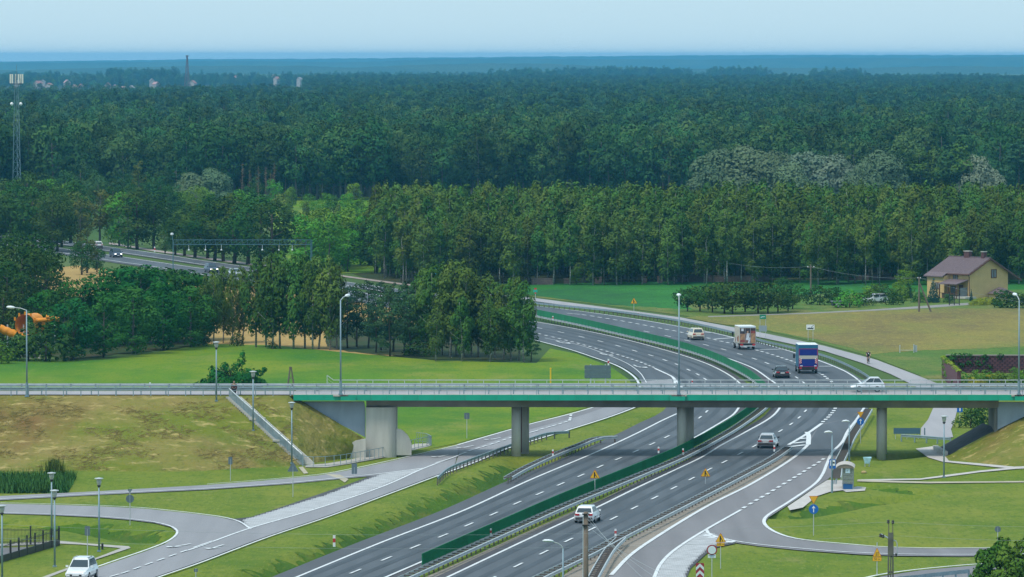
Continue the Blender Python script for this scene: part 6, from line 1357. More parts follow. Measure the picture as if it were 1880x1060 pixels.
t = sign('road_sign', 'blue and white sign glimpsed between the grove birches', S(801,880), zat(492,880), 0, None, (0,), .05); plate(t,'panel',shape('rect',.5,1.0),zat(498,880),-.02,mat('cyan_sign',(.03,.30,.48),.5)); plate(t,'white_field',shape('rect',.4,.4),zat(496,880),-.032,WHITE,.012)
def marker(px, py, h, label, base=0.0, grp='red and white marker posts', w=.16):
    p = at(px, py, base); t = thing('marker_post', label, 'marker post', p, 0, grp)
    MB().hexa([(-w/2,-w/2,0),(w/2,-w/2,0),(w/2,w/2,0),(-w/2,w/2,0)],[(-w/2,-w/2,h),(w/2,-w/2,h),(w/2,w/2,h*.94),(-w/2,w/2,h*.94)]).build('post', WHITE, t)
    MB().box((0,0,h*.55),(w+.012,w+.012,h*.34)).build('red_band', REDP, t)
for px, py, lab in ((901,984,'on the median guardrail under the near part of the green screen'),(1130,985,'where the guardrail branches beside the wooden pole'),(1209,832,'on the carriageway side of the green screen near the column'),(1254,835,'on the median rail below the overpass'),(1421.5,829,'at the guardrail end behind the silver sedan'),(1302,655,'on the median rail in front of the screen, beyond the overpass'),(1015,588,'on the median rail at the far end of the screen'),(1015,837,'on the slope guardrail by the bridge columns'),(1271,706,'just behind the overpass railing in the exit lane gore')):
    marker(px, py, .62, 'red and white marker '+lab, .7)
marker(613.5, 1004, .95, 'white delineator post with a red band on the exit ramp verge', 0, None, .2); marker(1117, 672, .9, 'pale delineator post beside the large dark board', 0, None, .2); marker(275.5, 716, .9, 'pale delineator behind the overpass road on the meadow', 0, None, .18); marker(284, 463, 1.1, 'white delineator beside the far road under the avenue', 0, None, .25); marker(1172, 579, .5, 'small dark and white delineator beside the yellow sign by the path', 0, None, .25)
t = thing('gas_marker', 'slim yellow post standing on the meadow behind the overpass', 'marker post', at(1011,706)); MB().tube((0,0,0),(0,0,1.9),.09,.09,10).build('post', mat('yellow_post',(.85,.50,.01),.5), t); MB().lathe((0,0,1.9),[(.12,0),(.12,.06),(.04,.12)],10).build('cap', MATS['yellow_post'], t)

# ------------------------------------------------------------------ poles and wires
def wire(label, p, q, sag, r=.018, name='overhead_wire', m=None):
    p, q = Vector(p), Vector(q); n = 14; ps = [p.lerp(q,i/n)-Vector((0,0,sag*4*(i/n)*(1-i/n))) for i in range(n+1)]
    return tag(MB().path(ps, r, 5).build(name, m or mat('wire_grey',(.30,.34,.35),.6)), label, 'wire', 'overhead wires')
WP = []
for px, b, ty, lab in ((1147,512,466,'bare wooden pole in front of the birch wood'),(1309,520,474,'wooden pole with insulators before the stone wall'),(1489,543,486,'wooden pole at the orchard edge of the green field')):
    D = D_(b); h = zat(ty,D); t = thing('utility_pole', lab, 'utility pole', S(px,D)); MB().tube((0,0,-.1),(0,0,h),.16,.11,10).build('pole', BROWN if px != 1147 else mat('grey_wood',(.30,.30,.28),.9), t); MB().box((0,0,h-.5),(1.2,.1,.1)).build('crossarm', BROWN, t)
    for x in (-.5,0,.5): MB().lathe((x,0,h-.45),[(.05,0),(.07,.1),(.04,.2)],8).build('insulator', WHITE, t)
    WP.append(Vector((xat(px,D),D,h-.3)))
D = D_(573); h = zat(509,D); t = thing('utility_pole', 'wooden pole with a slanting brace at the corner of the garden', 'utility pole', S(1688,D)); MB().tube((0,0,-.1),(0,0,h),.17,.12,10).build('pole', BROWN, t); MB().tube((1.9,.1,-.1),(.1,.0,h*.82),.15,.12,10).build('brace', BROWN, t)
for x in (-.2,.2): MB().lathe((x,0,h-.2),[(.05,0),(.07,.1),(.04,.2)],8).build('insulator', WHITE, t)
WP.append(Vector((xat(1688,D),D,h-.1)))
for i, lab in ((0,'wire from the bare pole to the pole before the stone wall'),(1,'wire from the stone wall pole to the orchard pole'),(2,'wire from the orchard pole to the braced pole')): wire(lab, WP[i], WP[i+1], .7, .014)
wire('wire from the braced pole towards the yellow house', WP[3], Vector((xat(1775,980),980,3.4)), .4, .012); wire('wire crossing from the braced pole past the golden bushes', WP[3], Vector((xat(1990,860),860,3.2)), .8, .010)
# A-shaped stub behind the overpass
D = 705; t = thing('pole_stub', 'old wooden A shaped pole stub behind the overpass', 'pole', S(533,D)); h = zat(675,D)
MB().tube((-.42,0,-.1),(-.06,0,h),.11,.09,8).build('leg', BROWN, t); MB().tube((.5,0,-.1),(.06,0,h),.11,.09,8).build('leg', BROWN, t); MB().box((0,0,h),(.35,.2,.18)).build('cap', BROWN, t); MB().box((0,0,h*.55),(.5,.1,.12)).build('crossbar', BROWN, t)
# near pole in front of the motorway
D = 401; h = zat(940,D); t = thing('utility_pole', 'tall brown wooden pole rising in front of the motorway and white hatchback', 'utility pole', S(1076,D)); MB().tube((0,0,-.1),(0,0,h),.21,.16,12).build('pole', BROWN, t, True)
MB().tube((-.19,.05,-.1),(-.17,.05,h-.3),.045,.045,8).build('conduit', mat('pale_conduit',(.45,.52,.56),.5), t); MB().tube((-.1,.02,.2),(-.08,.02,h-.1),.09,.08,8).build('cable', mat('dark_cable',(.05,.07,.09),.6), t)
for z in (h-.15,h-.9): MB().box((0,-.05,z),(.5,.42,.08)).build('bracket', BLACK, t)
for k, (x, z) in enumerate(((.1,h-.15),(.12,h-.5),(.1,h-.95))): wire('service wire dropping away from the top of the tall brown pole', (xat(1076,D)+x,D,z), (xat(1240+k*26,318),318,zat(1108-k*14,318)), .5, .008, m=mat('pale_wire',(.42,.46,.48),.5))
# lattice concrete pole
D = 381; h = zat(957,D); X = xat(1637,D); t = thing('utility_pole', 'weathered lattice concrete pole with insulator arms above the lower road', 'utility pole', (X,D,0)); cm = mat('old_concrete',(.13,.125,.10),.9,var=.25,scale=2)
hb = h-.75
MB().hexa([(-.26,-.14,-.1),(-.17,-.14,-.1),(-.17,.14,-.1),(-.26,.14,-.1)],[(-.17,-.1,hb),(-.08,-.1,hb),(-.08,.1,hb),(-.17,.1,hb)]).build('leg', cm, t); MB().hexa([(.17,-.14,-.1),(.26,-.14,-.1),(.26,.14,-.1),(.17,.14,-.1)],[(.08,-.1,hb),(.17,-.1,hb),(.17,.1,hb),(.08,.1,hb)]).build('leg', cm, t)
MB().hexa([(-.035,-.13,-.1),(.05,-.13,-.1),(.05,.13,-.1),(-.035,.13,-.1)],[(-.03,-.09,hb),(.04,-.09,hb),(.04,.09,hb),(-.03,.09,hb)]).build('leg', cm, t)
for k in range(9): MB().box((0,0,.4+k*.78),(.4-.02*k,.18,.12)).build('web', cm, t)
MB().box((0,0,hb-.75),(.31,.24,1.5)).build('head_block', cm, t)
for x in (-.13,.13): MB().box((x,0,h-.35),(.05,.05,.8)).build('upright', BROWN, t)
MB().tube((-.62,0,hb-.1),(.2,0,hb-.55),.05).build('crossarm', GALV, t); MB().path([(.1,0,hb-.45),(.35,0,hb-.55),(.42,0,hb-.75),(.42,0,hb-1.45)],.035,6).build('hanger', GALV, t)
for x, z in ((-.16,h-.05),(.14,h-.08),(-.66,hb-.2),(-.5,hb-.25),(.12,hb-1.5),(.34,hb-1.48)): MB().lathe((x,0,z-.1),[(.06,0),(.11,.06),(.06,.12),(.1,.18),(.05,.24)],8).build('insulator', BLACK, t)
for (x, z), lab in zip(((-.6,hb-.2),(0,h-.05)),('lower','upper')):
    wire('faint %s wire leaving the lattice pole across the motorway' % lab, (X+x,D,z), (xat(-120,D+6),D+6,z-.4), .9, .006); wire('faint %s wire leaving the lattice pole past the leafy tree' % lab, (X-x,D,z), (xat(1990,D-3),D-3,z-.1), .1, .006)

# ------------------------------------------------------------------ phone masts, gantry, orange slide
def lattice(t, h, w0, w1, n, r, m, cx=0):
    C = [(math.cos(a),math.sin(a)) for a in (math.pi/2,math.pi*7/6,math.pi*11/6)]
    for c in C: MB().tube((c[0]*w0,c[1]*w0,0),(c[0]*w1,c[1]*w1,h),r*1.5,r,6).build('leg', m, t)
    mb = MB()
    for k in range(n):
        z0, z1 = h*k/n, h*(k+1)/n; a, b = w0+(w1-w0)*k/n, w0+(w1-w0)*(k+1)/n
        for i in range(3):
            p, q = C[i], C[(i+1)%3]; mb.tube((p[0]*a,p[1]*a,z0),(q[0]*b,q[1]*b,z1),r*.6,None,4); mb.tube((p[0]*b,p[1]*b,z1),(q[0]*b,q[1]*b,z1),r*.5,None,4)
    o = mb.build('bracing', m, t); stuff(o)
D = 1480; h = zat(136,D); t = thing('phone_mast', 'lattice phone mast with white panel antennas at the far left', 'mast', S(31,D)); mm = mat('mast_steel',(.16,.25,.30),.5,.3)
lattice(t, h, 1.3, .5, 16, .06, mm); MB().tube((0,0,h),(0,0,h+2.3),.05).build('spike', mm, t); MB().lathe((0,0,h-2.6),[(1.5,0),(1.5,.15)],14).build('platform', mat('dark_platform',(.08,.09,.10),.6), t)
for k, x in enumerate((-1.55,-1.0,-.3,.55,1.0,1.55)): MB().box((x,-.6 if k%2 else .2,h-1.2),(.36,.16,2.3)).build('antenna', mat('antenna_cream',(.75,.72,.62),.5), t)
for x in (-1.2,1.05): MB().lathe((x,-.3,h-7.5),[(.05,-.2),(.42,0),(.4,.1)],12,0,'y').build('dish', WHITE, t)
D = 5200; t = thing('radio_mast', 'thin distant mast standing above the tree belts', 'mast', S(344,D)); hh = zat(103,D); lattice(t, hh, 3.4, .5, 14, .26, mat('far_mast',(.16,.13,.15),.6)); MB().box((0,0,hh),(2.4,2.4,1.0)).build('head', MATS['far_mast'], t)
D = 1100; t = thing('sign_gantry', 'blue grey lattice gantry over the far road with hanging sensors', 'gantry', S(317,D)); W_ = xat(572,D)-xat(317,D); gm = mat('gantry_steel',(.10,.21,.26),.5,.3)
zb, zt = zat(450,D), zat(441.5,D)
for z in (zb, zt):
    for y in (-.4,.4): MB().box((W_/2,y,z+.08),(W_,.07,.07)).build('chord', gm, t)
mb = MB(); n = 26
for k in range(n):
    a, b = W_*k/n, W_*(k+1)/n
    for y in (-.4,.4): mb.tube((a,y,zb),(b,y,zt),.022,None,4); mb.tube((b,y,zb),(b,y,zt),.02,None,4)
stuff(mb.build('bracing', gm, t))
for x in (0,W_-.2,W_): MB().box((x+.05,0,zt/2),(.14,.7,zt)).build('leg', gm, t)
for k in (.115,.235,.35,.645,.765,.86): s = MB().tube((W_*k,0,zb),(W_*k,0,zb-.75),.04).lathe((W_*k,0,zb-1.0),[(.2,0),(.12,.2),(.06,.26)],8).build('sensor', LHEAD, t)
MB().tube((-.05,0,zt),(-.05,0,zt+.9),.07).build('lamp_arm', gm, t); MB().lathe((-.15,0,zt+.9),[(.05,0),(.3,.15),(.28,.4),(.05,.5)],10).build('lamp_head', LHEAD, t)
D = 800; OR_ = mat('orange_plastic',(.75,.26,.008),.4,var=.12,scale=1.5); X0 = xat(40,D)
t = thing('water_slide', 'orange plastic tube slide half hidden by trees at the left', 'slide', (X0,D,0))
def ribbed(ps, R, nm, flat=1.0, n=14):
    vs = []; mb = MB(); ps = [Vector(p) for p in ps]
    for i, p in enumerate(ps):
        d = (ps[min(i+1,len(ps)-1)]-ps[max(i-1,0)]).normalized(); u = Vector((0,0,1)); r_ = d.cross(u).normalized(); u2 = r_.cross(d); rr = R*(1.07 if i % 3 == 0 else 1)
        vs += [p+r_*math.cos(2*math.pi*k/n)*rr+u2*math.sin(2*math.pi*k/n)*rr*flat for k in range(n)]
    N = len(ps); mb.add(vs, [(i*n+k,i*n+(k+1)%n,(i+1)*n+(k+1)%n,(i+1)*n+k) for i in range(N-1) for k in range(n)]); return mb.build(nm, OR_, t, True)
zc = zat(596,D)
ribbed([(.4+.2*k,-.8+.5*k,zc) for k in range(7)], 1.4, 'tube'); ribbed([(-2.9+.25*k,-1.2,zc-.5-.10*k+.06*math.sin(k*2)) for k in range(9)], .55, 'chute'); ribbed([(1.6+.28*k,-.4+.1*k,zc+.5+.02*k) for k in range(9)], .45, 'chute', .7); ribbed([(3.2+.3*k,.2,zc+1.0-.05*k) for k in range(7)], .4, 'chute', .8)
for x in (-2,.2,2.4,4.4): MB().tube((x,0,0),(x,0,zc),.1).build('support', GALV, t)
for k in range(5): a = math.pi*(.15+.17*k); MB().box((.4+1.55*math.cos(a),-.8,zc+1.55*math.sin(a)),(.25,.2,.45)).build('flange', OR_, t)

# ------------------------------------------------------------------ fences and walls
def iron_fence():
    A, B = at(-60,1000), at(108.5,1001); C_ = at(-40,1045); t = thing('iron_fence', 'black iron fence with a dark plinth enclosing a corner of the lawn', 'fence', B); bk = mat('black_iron',(.018,.018,.022),.5)
    h = 1.45
    pal = MB().box((0,0,.72),(.022,.022,1.3)).mesh('pale', bk); pst = MB().box((0,0,.78),(.13,.13,1.56)).mesh('post', bk)
    for P, Q, sp, pl in ((B,A,.115,False),(B,C_,.3,True)):
        L = (Q-P).length; d = (Q-P)/L; ang = math.atan2(d.y,d.x)
        for z in (.22,1.22): MB().box((0,0,0),(L,.035,.045)).build('rail', bk, t, False, (P+Q)/2-B+Vector((0,0,z)), ang)
        if pl: MB().box((0,0,0),(L,.1,.55)).build('plinth', bk, t, False, (P+Q)/2-B+Vector((0,0,.25)), ang)
        for k in range(int(L/sp)): put('pale', pal, t, P-B+d*sp*k)
        for k in range(int(L/2.35)+1): put('post', pst, t, P-B+d*2.35*k)
iron_fence()
t = thing('concrete_fence', 'grey panel fence with concrete posts under the orange slide', 'fence', at(0,658)); D = D_(657)
for k, px in enumerate((-22,-6,9,24,40,56,72)):
    MB().box((xat(px,D)-xat(0,D),0,.85),(.3,.25,1.75)).build('post', CONC, t)
    if k < 6: MB().box((xat(px+8,D)-xat(0,D),.05,.75),(.95,.08,1.4)).build('panel', mat('dark_panel',(.10,.10,.11),.9,var=.3,scale=2), t)
SW = mat('stacked_stone',(.20,.15,.13),.9,col2=(.11,.085,.08),scale=3.5,bump=.8)
def stone_wall(px0, px1, py, h, label):
    D = D_(py); x0, x1 = xat(px0,D), xat(px1,D); t = thing('stone_wall', label, 'wall', ((x0+x1)/2,D,0), 0, 'low brown walls before the birch wood'); L = x1-x0
    MB().box((0,0,h/2-.05),(L,.5,h-.1)).build('core', SW, t)
    mb = MB(); r = random.Random(px0); n = int(L/.45); 
    for row in range(int(h/.28)):
        for k in range(n): mb.box((-L/2+(k+.5+(row%2)*.4)*L/(n+.5),-.26,.12+row*.28),(L/n*.9*r.uniform(.7,1),.14*r.uniform(.6,1.5),.24))
    stuff(mb.build('stones', SW, t)); MB().box((0,0,h),(L+.1,.6,.1)).build('coping', mat('stone_cap',(.16,.13,.12),.9), t)
for a, b, y, h, lab in ((976,1015,523,1.1,'low brown wall at the end nearest the grove'),(1035,1048,521,.9,'short wall stub behind the green saplings'),(1092,1105,521,1.05,'short brown wall stub beside the bare pole'),(1178,1188,520,1.1,'narrow wall stub between two birch trunks'),(1207,1217,519.5,1.1,'narrow wall stub next to the long brown wall'),(1237,1412,518,1.05,'long low brown wall behind the crop field and orchard'),(1560,1640,515,.9,'low brown wall behind the green field towards the house')): stone_wall(a,b,y,h,lab)
WB = mat('purple_brick',(.13,.045,.055),.8,var=.2,scale=2); WB2 = mat('dark_brick',(.075,.03,.04),.8,var=.25,scale=2)
D = 745; x0, x1 = xat(1738,D), xat(1990,D); t = thing('garden_wall', 'purple brick garden wall with recessed blocks overgrown by ivy', 'wall', (x0,D,0)); L = x1-x0; hw_ = zat(653.5,D)
MB().box((L/2,.25,hw_/2),(L,.4,hw_)).build('core', WB2, t); mb = MB(); r = random.Random(3)
for row in range(int(hw_/.27)):
    for k in range(int(L/.62)):
        if r.random() < .93: mb.box((.3+k*.62+(row%2)*.31,.03,.16+row*.27),(.42,.14,.2))
stuff(mb.build('bricks', WB, t)); MB().box((L/2,.2,hw_+.06),(L,.6,.12)).build('coping', mat('wall_cap',(.28,.22,.21),.8), t)
rgv = np.random.default_rng(12)
bl = [(rgv.uniform(0,7.5)*rgv.random()**.5, -.1, rgv.uniform(.6,hw_+.1), .5,.25,.4) for _ in range(24)]; put('ivy', foliage(bl, 900, .26, rgv, 'ivy', MATS['dense_leaves']), t)
P1, P2 = at(1729,694), at(1757,720); d = (P2-P1); L = d.length; t = thing('garden_wall', 'purple garden wall end with a sloping yellow green top beside the cycle path', 'wall', P1, math.atan2(d.y,d.x)); n_ = Vector((0,.4,0))
za, zb2 = zat(656,P1.y), zat(681,P2.y); MB().prism([(0,0,-.1),(L,0,-.1),(L,0,zb2),(0,0,za)], (0,.45,0)).build('core', WB, t); mb = MB()
bl = [(L*k/9, .2, za+(zb2-za)*k/9, .5,.4,.2) for k in range(10)]; put('moss_top', foliage(bl, 500, .22, rgv, 'moss_top', MATS['yellow_leaves'], up=.9), t)
bl = [(rgv.uniform(0,L*.4), rgv.uniform(-.1,.5), rgv.uniform(.3,za), .5,.3,.45) for _ in range(12)]; put('ivy', foliage(bl, 600, .24, rgv, 'ivy', L_HEDGE), t)
for i, (x, b, tp, k, lab, w) in enumerate([(1768,712,681,'bright_bush','light green hedge bush right behind the garden wall end',1.3),(1790,716,690,'yellow_bush','rounded yellow green topiary in the walled garden',.75),(1812,712,690,'bush','dark shrub beside the rounded topiary',1.2),(1838,710,680,'bright_bush','fresh green shrub in the middle of the walled garden',1.5),(1862,708,672,'maple','bright leafy sapling at the lamp post in the walled garden',1.3),(1885,706,676,'bright_bush','green shrub at the far end of the walled garden',1.5),(1800,702,676,'bright_bush','green shrub against the purple brick wall',1.5),(1828,703,684,'yellow_bush','low yellow green shrub against the purple wall',1.2),(1782,786,744,'bush','dark hedge bush behind the overpass by the blue path sign',1.15),(1806,782,742,'bush','dark hedge bush under the end of the overpass',1.15)]):
    plant_px(k, x, b, tp, lab, None, 'bush', name='garden_bush' if k != 'lime' else 'hedge_bush', wide=w)
# meadow fence bits and posts behind the path
for i, (px, b) in enumerate(((1653,652),(1684,650),(1770,645),(1800,644))): pass
t = thing('field_gate', 'small grey gate in the rough grass between grain and path', 'gate', at(1652,648)); MB().box((0,0,.5),(.12,.12,1.1)).build('post', GALV, t); MB().box((1.9,.2,.55),(.12,.12,1.2)).build('post', GALV, t); MB().box((2.15,.3,.55),(.4,.06,.9)).build('panel', mat('pale_panel',(.38,.40,.40),.7), t); MB().box((1.0,.1,.35),(1.8,.04,.05)).build('rail', GALV, t)
# mesh board by the path end
t = thing('barrier_panel', 'blue grey mesh barrier panel standing on the grass under the overpass', 'barrier', at(1665,806)); D = at(1665,806).y; w_ = xat(1690,D)-xat(1641,D)
MB().box((0,0,zat(791.5,D)),(w_,.05,.62)).build('panel', mat('blue_mesh',(.06,.13,.19),.6), t)
for x in (-w_/2+.2,w_/2-.2,0): MB().box((x,.05,.55),(.06,.06,1.15)).build('post', GALV, t)
MB().box((w_/2+.5,.5,.75),(.05,1.0,.75)).build('panel', MATS['blue_mesh'], t)

# ------------------------------------------------------------------ stairs on the embankment, foot fence
stp = thing('embankment_stairs', 'concrete stairs with a grey railing climbing the dry embankment', 'stairs', slope_pt(556,852)); so = stp.location.copy()
NS = 40; tp_ = slope_pt(428,733); bt_ = slope_pt(562,854); sm_ = MB().box((0,0,0),(1.5,.42,.17)).mesh('step', CONC); land = MB().box((0,0,0),(1.6,1.1,.2)).mesh('landing', CONC)
for k in range(NS+1):
    f = k/NS; px = 428+(562-428)*f; py = 733+(854-733)*f; p = slope_pt(px,py)
    if k in (13,26): put('landing', land, stp, p-so+Vector((0,0,.16)))
    else: put('step', sm_, stp, p-so+Vector((0,0,.14)))
rl = []
for k in range(NS+1):
    f = k/NS; p = slope_pt(428+134*f-8, 733+121*f); rl.append(p-so)
def dense(l): return [Vector(p) for p in l]
for off, rr in ((1.05,.055),): MB().path([p+Vector((0,0,off)) for p in rl[::3]+[rl[-1]]], rr, 6).build('handrail', mat('bright_rail',(.62,.66,.68),.35,.4), stp)
MB().path([p+Vector((0,0,.2)) for p in rl[::3]+[rl[-1]]], .03, 5).build('bottom_rail', GALV_B, stp)
mb = MB()
for k in range(0, len(rl)*4):
    f = k/4; i = min(int(f), len(rl)-2); p = rl[i].lerp(rl[i+1], f-i); mb.box((p.x,p.y,p.z+.6),(.035,.035,.86))
stuff(mb.build('baluster', GALV_B, stp))
pm_ = MB().box((0,0,.55),(.07,.07,1.15)).mesh('railing_post', GALV_B)
for k in range(0, NS+1, 4): put('railing_post', pm_, stp, rl[k])
for k in range(0, NS, 1):
    a, b = rl[k], rl[k+1]
MB().path([slope_pt(428+134*f+13, 733+121*f)-so+Vector((0,0,.12)) for f in [i/12 for i in range(13)]], .13, 4).build('kerb', CONC, stp)
rail_run('foot_fence', 'low grey railing around the foot of the abutment', 'railing', pts([(556,857),(575,858),(602,857),(632,853.5),(665,847.5),(700,841),(735,832),(765,824),(792,819)]), 1.3, [(1.0,.05,.05),(.12,.04,.04)], (.06,.06), GALV_B)
rail_run('foot_fence', 'short grey railing closing the path end beside the abutment', 'railing', pts([(792,819),(783,814),(765,812)]), .35, [(1.0,.05,.05),(.12,.04,.04)], (.04,.04), GALV_B)
struct(sheet('abutment_path', [(560,858),(600,858),(640,852),(700,841),(745,830),(790,819),(790,814),(762,815),(727,827),(670,838),(632,846),(600,851),(562,854)], .045, mat('grey_slabs',(.40,.37,.33),.9)))

# ------------------------------------------------------------------ bus shelter and bits around it
GLZ = bpy.data.materials.new('shelter_glass'); GLZ.use_nodes = True; n_ = GLZ.node_tree; b_ = n_.nodes['Principled BSDF']; b_.inputs['Base Color'].default_value = (.30,.33,.30,1); b_.inputs['Roughness'].default_value = .15; b_.inputs['Alpha'].default_value = .42
p = at(1556.5,899.5); t = thing('bus_shelter', 'glass bus shelter with a curved roof and blue kick panels', 'bus shelter', p, math.radians(-4)); fm = mat('shelter_frame',(.30,.33,.33),.5,.4); bl_ = mat('shelter_blue',(.008,.085,.24),.45)
W_, L_, H_ = .95, 3.6, 2.15
for x in (-W_/2,W_/2):
    for y in (0,L_/3,2*L_/3,L_):
        if x < 0 and 0 < y < L_: continue
        MB().box((x,y,H_/2),(.07,.07,H_)).build('post', fm, t)
MB().box((0,0,.26),(W_-.08,.05,.48)).build('kick_panel', bl_, t); MB().box((0,L_,.26),(W_-.08,.05,.48)).build('kick_panel', bl_, t)
MB().box((0,0,1.3),(W_-.1,.02,1.5)).build('end_pane', GLZ, t); MB().box((0,L_,1.3),(W_-.1,.02,1.5)).build('end_pane', GLZ, t)
for k in range(3): MB().box((W_/2,L_*(k+.5)/3,1.3),(.02,L_/3-.1,1.5)).build('back_pane', GLZ, t); MB().box((W_/2,L_*(k+.5)/3,.26),(.05,L_/3-.08,.48)).build('kick_panel', mat('pale_blue_panel',(.25,.38,.48),.5), t)
MB().box((.22,L_/2,.5),(.38,2.6,.06)).build('bench', BROWN, t); MB().box((0,-.03,1.75),(.42,.02,.42)).build('timetable', mat('timetable_white',(.62,.78,.86),.4), t); MB().box((-.04,-.045,1.74),(.1,.012,.06)).build('timetable_mark', INK, t)
for z in (.62,1.0,1.38): MB().box((.0,-.02,z),(W_-.1,.03,.05)).build('crossbar', fm, t)
rf = MB(); n = 12; R_ = .9; vs = []
for y in (-.25,L_+.3):
    for k in range(n+1): a = math.pi*(.12+.76*k/n); vs.append((-.25-R_*1.06*math.cos(a), y, H_-.32+R_*.62*math.sin(a)))
    for k in range(n+1): a = math.pi*(.12+.76*k/n); vs.append((-.25-(R_*1.06-.06)*math.cos(a), y, H_-.36+(R_*.62)*math.sin(a)))
m1 = n+1; o4 = 2*m1
fs = [(k,k+1,o4+k+1,o4+k) for k in range(n)]+[(m1+k,o4+m1+k,o4+m1+k+1,m1+k+1) for k in range(n)]+[(k,m1+k,m1+k+1,k+1) for k in range(n)]+[(o4+k,o4+k+1,o4+m1+k+1,o4+m1+k) for k in range(n)]
rf.add(vs, fs).build('roof', mat('roof_cream',(.50,.44,.40),.6), t)
MB().prism([(-.25-R_*1.0*math.cos(math.pi*(.12+.76*k/n)), -.2, H_-.34+R_*.58*math.sin(math.pi*(.12+.76*k/n))) for k in range(n+1)], (0,.04,0)).build('gable', mat('gable_brown',(.20,.17,.13),.7), t)
t = thing('litter_bin', 'tattered pale blue bag on a small stand in the ditch', 'bin', at(1592,857)); MB().hexa([(-.22,-.15,.3),(.22,-.15,.3),(.22,.15,.3),(-.22,.15,.3)],[(-.42,-.2,.95),(.42,-.2,.85),(.42,.2,.95),(-.38,.2,.85)]).build('bag', mat('pale_blue_bag',(.36,.58,.66),.6,var=.2,scale=4), t); MB().tube((-.2,0,0),(-.22,0,.4),.05).build('leg', GALV, t); MB().tube((.2,0,0),(.22,0,.4),.05).build('leg', GALV, t)
t = tag(MB().lathe((0,0,0),[(.3,0),(.26,.16),(.1,.24)],7).build('rock', mat('tan_stone',(.42,.31,.14),.9,var=.2,scale=4), None, True, at(1586,869)), 'small tan stone lying on the grass behind the shelter', 'stone')
for i, (px, py) in enumerate(((187,1006),(1352,0))[:1]): t = thing('bollard', 'short black bollard on the lawn beside the lantern post', 'bollard', at(188,1009)); MB().tube((0,0,0),(0,0,.42),.09,.09,10).build('post', BLACK, t); MB().lathe((0,0,.42),[(.11,0),(.1,.05),(.03,.09)],10).build('cap', BLACK, t)

# ------------------------------------------------------------------ yellow house
th_ = math.radians(37); HP = at(1779.5,549); G_ = Vector((math.cos(th_),math.sin(th_),0)); Sd = Vector((-math.sin(th_),math.cos(th_),0))
hs = thing('house', 'yellow house with a purple tiled roof at the edge of the birch wood', 'house', HP, th_)      # local x along the gable, y along the side
YW = mat('yellow_render',(.60,.42,.19),.85,var=.06,scale=.8); RF = mat('purple_tiles',(.15,.105,.115),.7,var=.12,scale=2.5); FR = mat('brown_frame',(.12,.05,.03),.6); PN_ = mat('house_pane',(.20,.22,.24),.15)
GW, GL, EV, RG = 8.5, 9.3, 4.25, 6.55
mb = MB(); mb.prism([(0,0,-.1),(GW,0,-.1),(GW,0,EV),(GW/2,0,RG),(0,0,EV)][::1], (0,GL,0)); mb.build('wall', YW, hs)
mb = MB(); mb.hexa([(-1.1,5.0,-.1),(0.0,5.0,-.1),(0.0,GL,-.1),(-1.1,GL,-.1)],[(-1.1,5.0,3.5),(0.0,5.0,4.0),(0.0,GL,4.0),(-1.1,GL,3.5)]); mb.build('side_wing', YW, hs)
def slab(a, b, c, d, th=.16): q = [Vector(x) for x in (a,b,c,d)]; mb = MB(); mb.hexa(q, [p+Vector((0,0,th)) for p in q]); return mb
sl = (RG-EV)/(GW/2); o = .5
r1 = slab((-o,-.45,EV-sl*o+.02),(GW/2,-.45,RG+.02),(GW/2,5.0,RG+.02),(-o,5.0,EV-sl*o+.02)).build('roof', RF, hs)
slab((-1.5,5.0,EV-sl*1.5+.02),(GW/2,5.0,RG+.02),(GW/2,GL+.5,RG+.02),(-1.5,GL+.5,EV-sl*1.5+.02)).build('roof', RF, hs)
slab((GW/2,-.45,RG+.02),(GW+2.6,-.45,RG-sl*(GW/2+2.6)+.02),(GW+2.6,GL+.5,RG-sl*(GW/2+2.6)+.02),(GW/2,GL+.5,RG+.02)).build('roof', RF, hs)
# tile courses as proud battens of tile across the visible slope
mb = MB()
for k in range(1,17):
    f = k/17; x = -o+(GW/2+o)*f; z = EV-sl*o+(RG-EV+sl*o)*f+.19; mb.box((x,2.27,z),(.06,5.4,.05)); mb.box((x,GL/2+2.75,z),(.06,GL-4.6,.05))
stuff(mb.build('tile_course', RF, hs))
slab((GW/2-.15,-.5,RG+.16),(GW/2+.15,-.5,RG+.16),(GW/2+.15,GL+.55,RG+.16),(GW/2-.15,GL+.55,RG+.16),.08).build('ridge', RF, hs)
for a, b in (((-o,-.5,EV-sl*o-.06),(GW/2,-.5,RG-.06)),((GW/2,-.5,RG-.06),(GW+2.6,-.5,RG-sl*(GW/2+2.6)-.06))): MB().tube(a,b,.13,None,4).build('bargeboard', FR, hs)
MB().tube((-o,-.4,EV-sl*o),(-o,5.0,EV-sl*o),.09).build('gutter', FR, hs); MB().path([(-o,-.35,EV-sl*o),(-.1,-.1,EV-.7),(-.08,-.1,0)],.07,6).build('downpipe', FR, hs)
for y, w in ((5.2,1.25),(1.2,.62)): c = MB().box((GW/2,y,RG+.5),(.7,w,1.1)).build('chimney', mat('chimney_brick',(.11,.05,.05),.9,var=.2,scale=4), r1); MB().box((GW/2,y,RG+1.1),(.85,w+.15,.12)).build('chimney_cap', CONC, r1)
def window(x, y, z, w, h, face):
    rot = 0 if face == 'g' else math.pi/2; f = MB()
    for dx, dz, ww, hh in ((0,h/2,w+.12,.1),(0,-h/2,w+.12,.1),(-w/2,0,.1,h),(w/2,0,.1,h),(0,0,.08,h)): f.box((dx,0,dz),(ww,.12,hh))
    o_ = f.build('window', FR, hs, False, (x,y,z), -rot); 
    for s in (-1,1): MB().box((s*w/4,.02,0),(w/2-.1,.05,h-.08)).build('pane', PN_, o_)
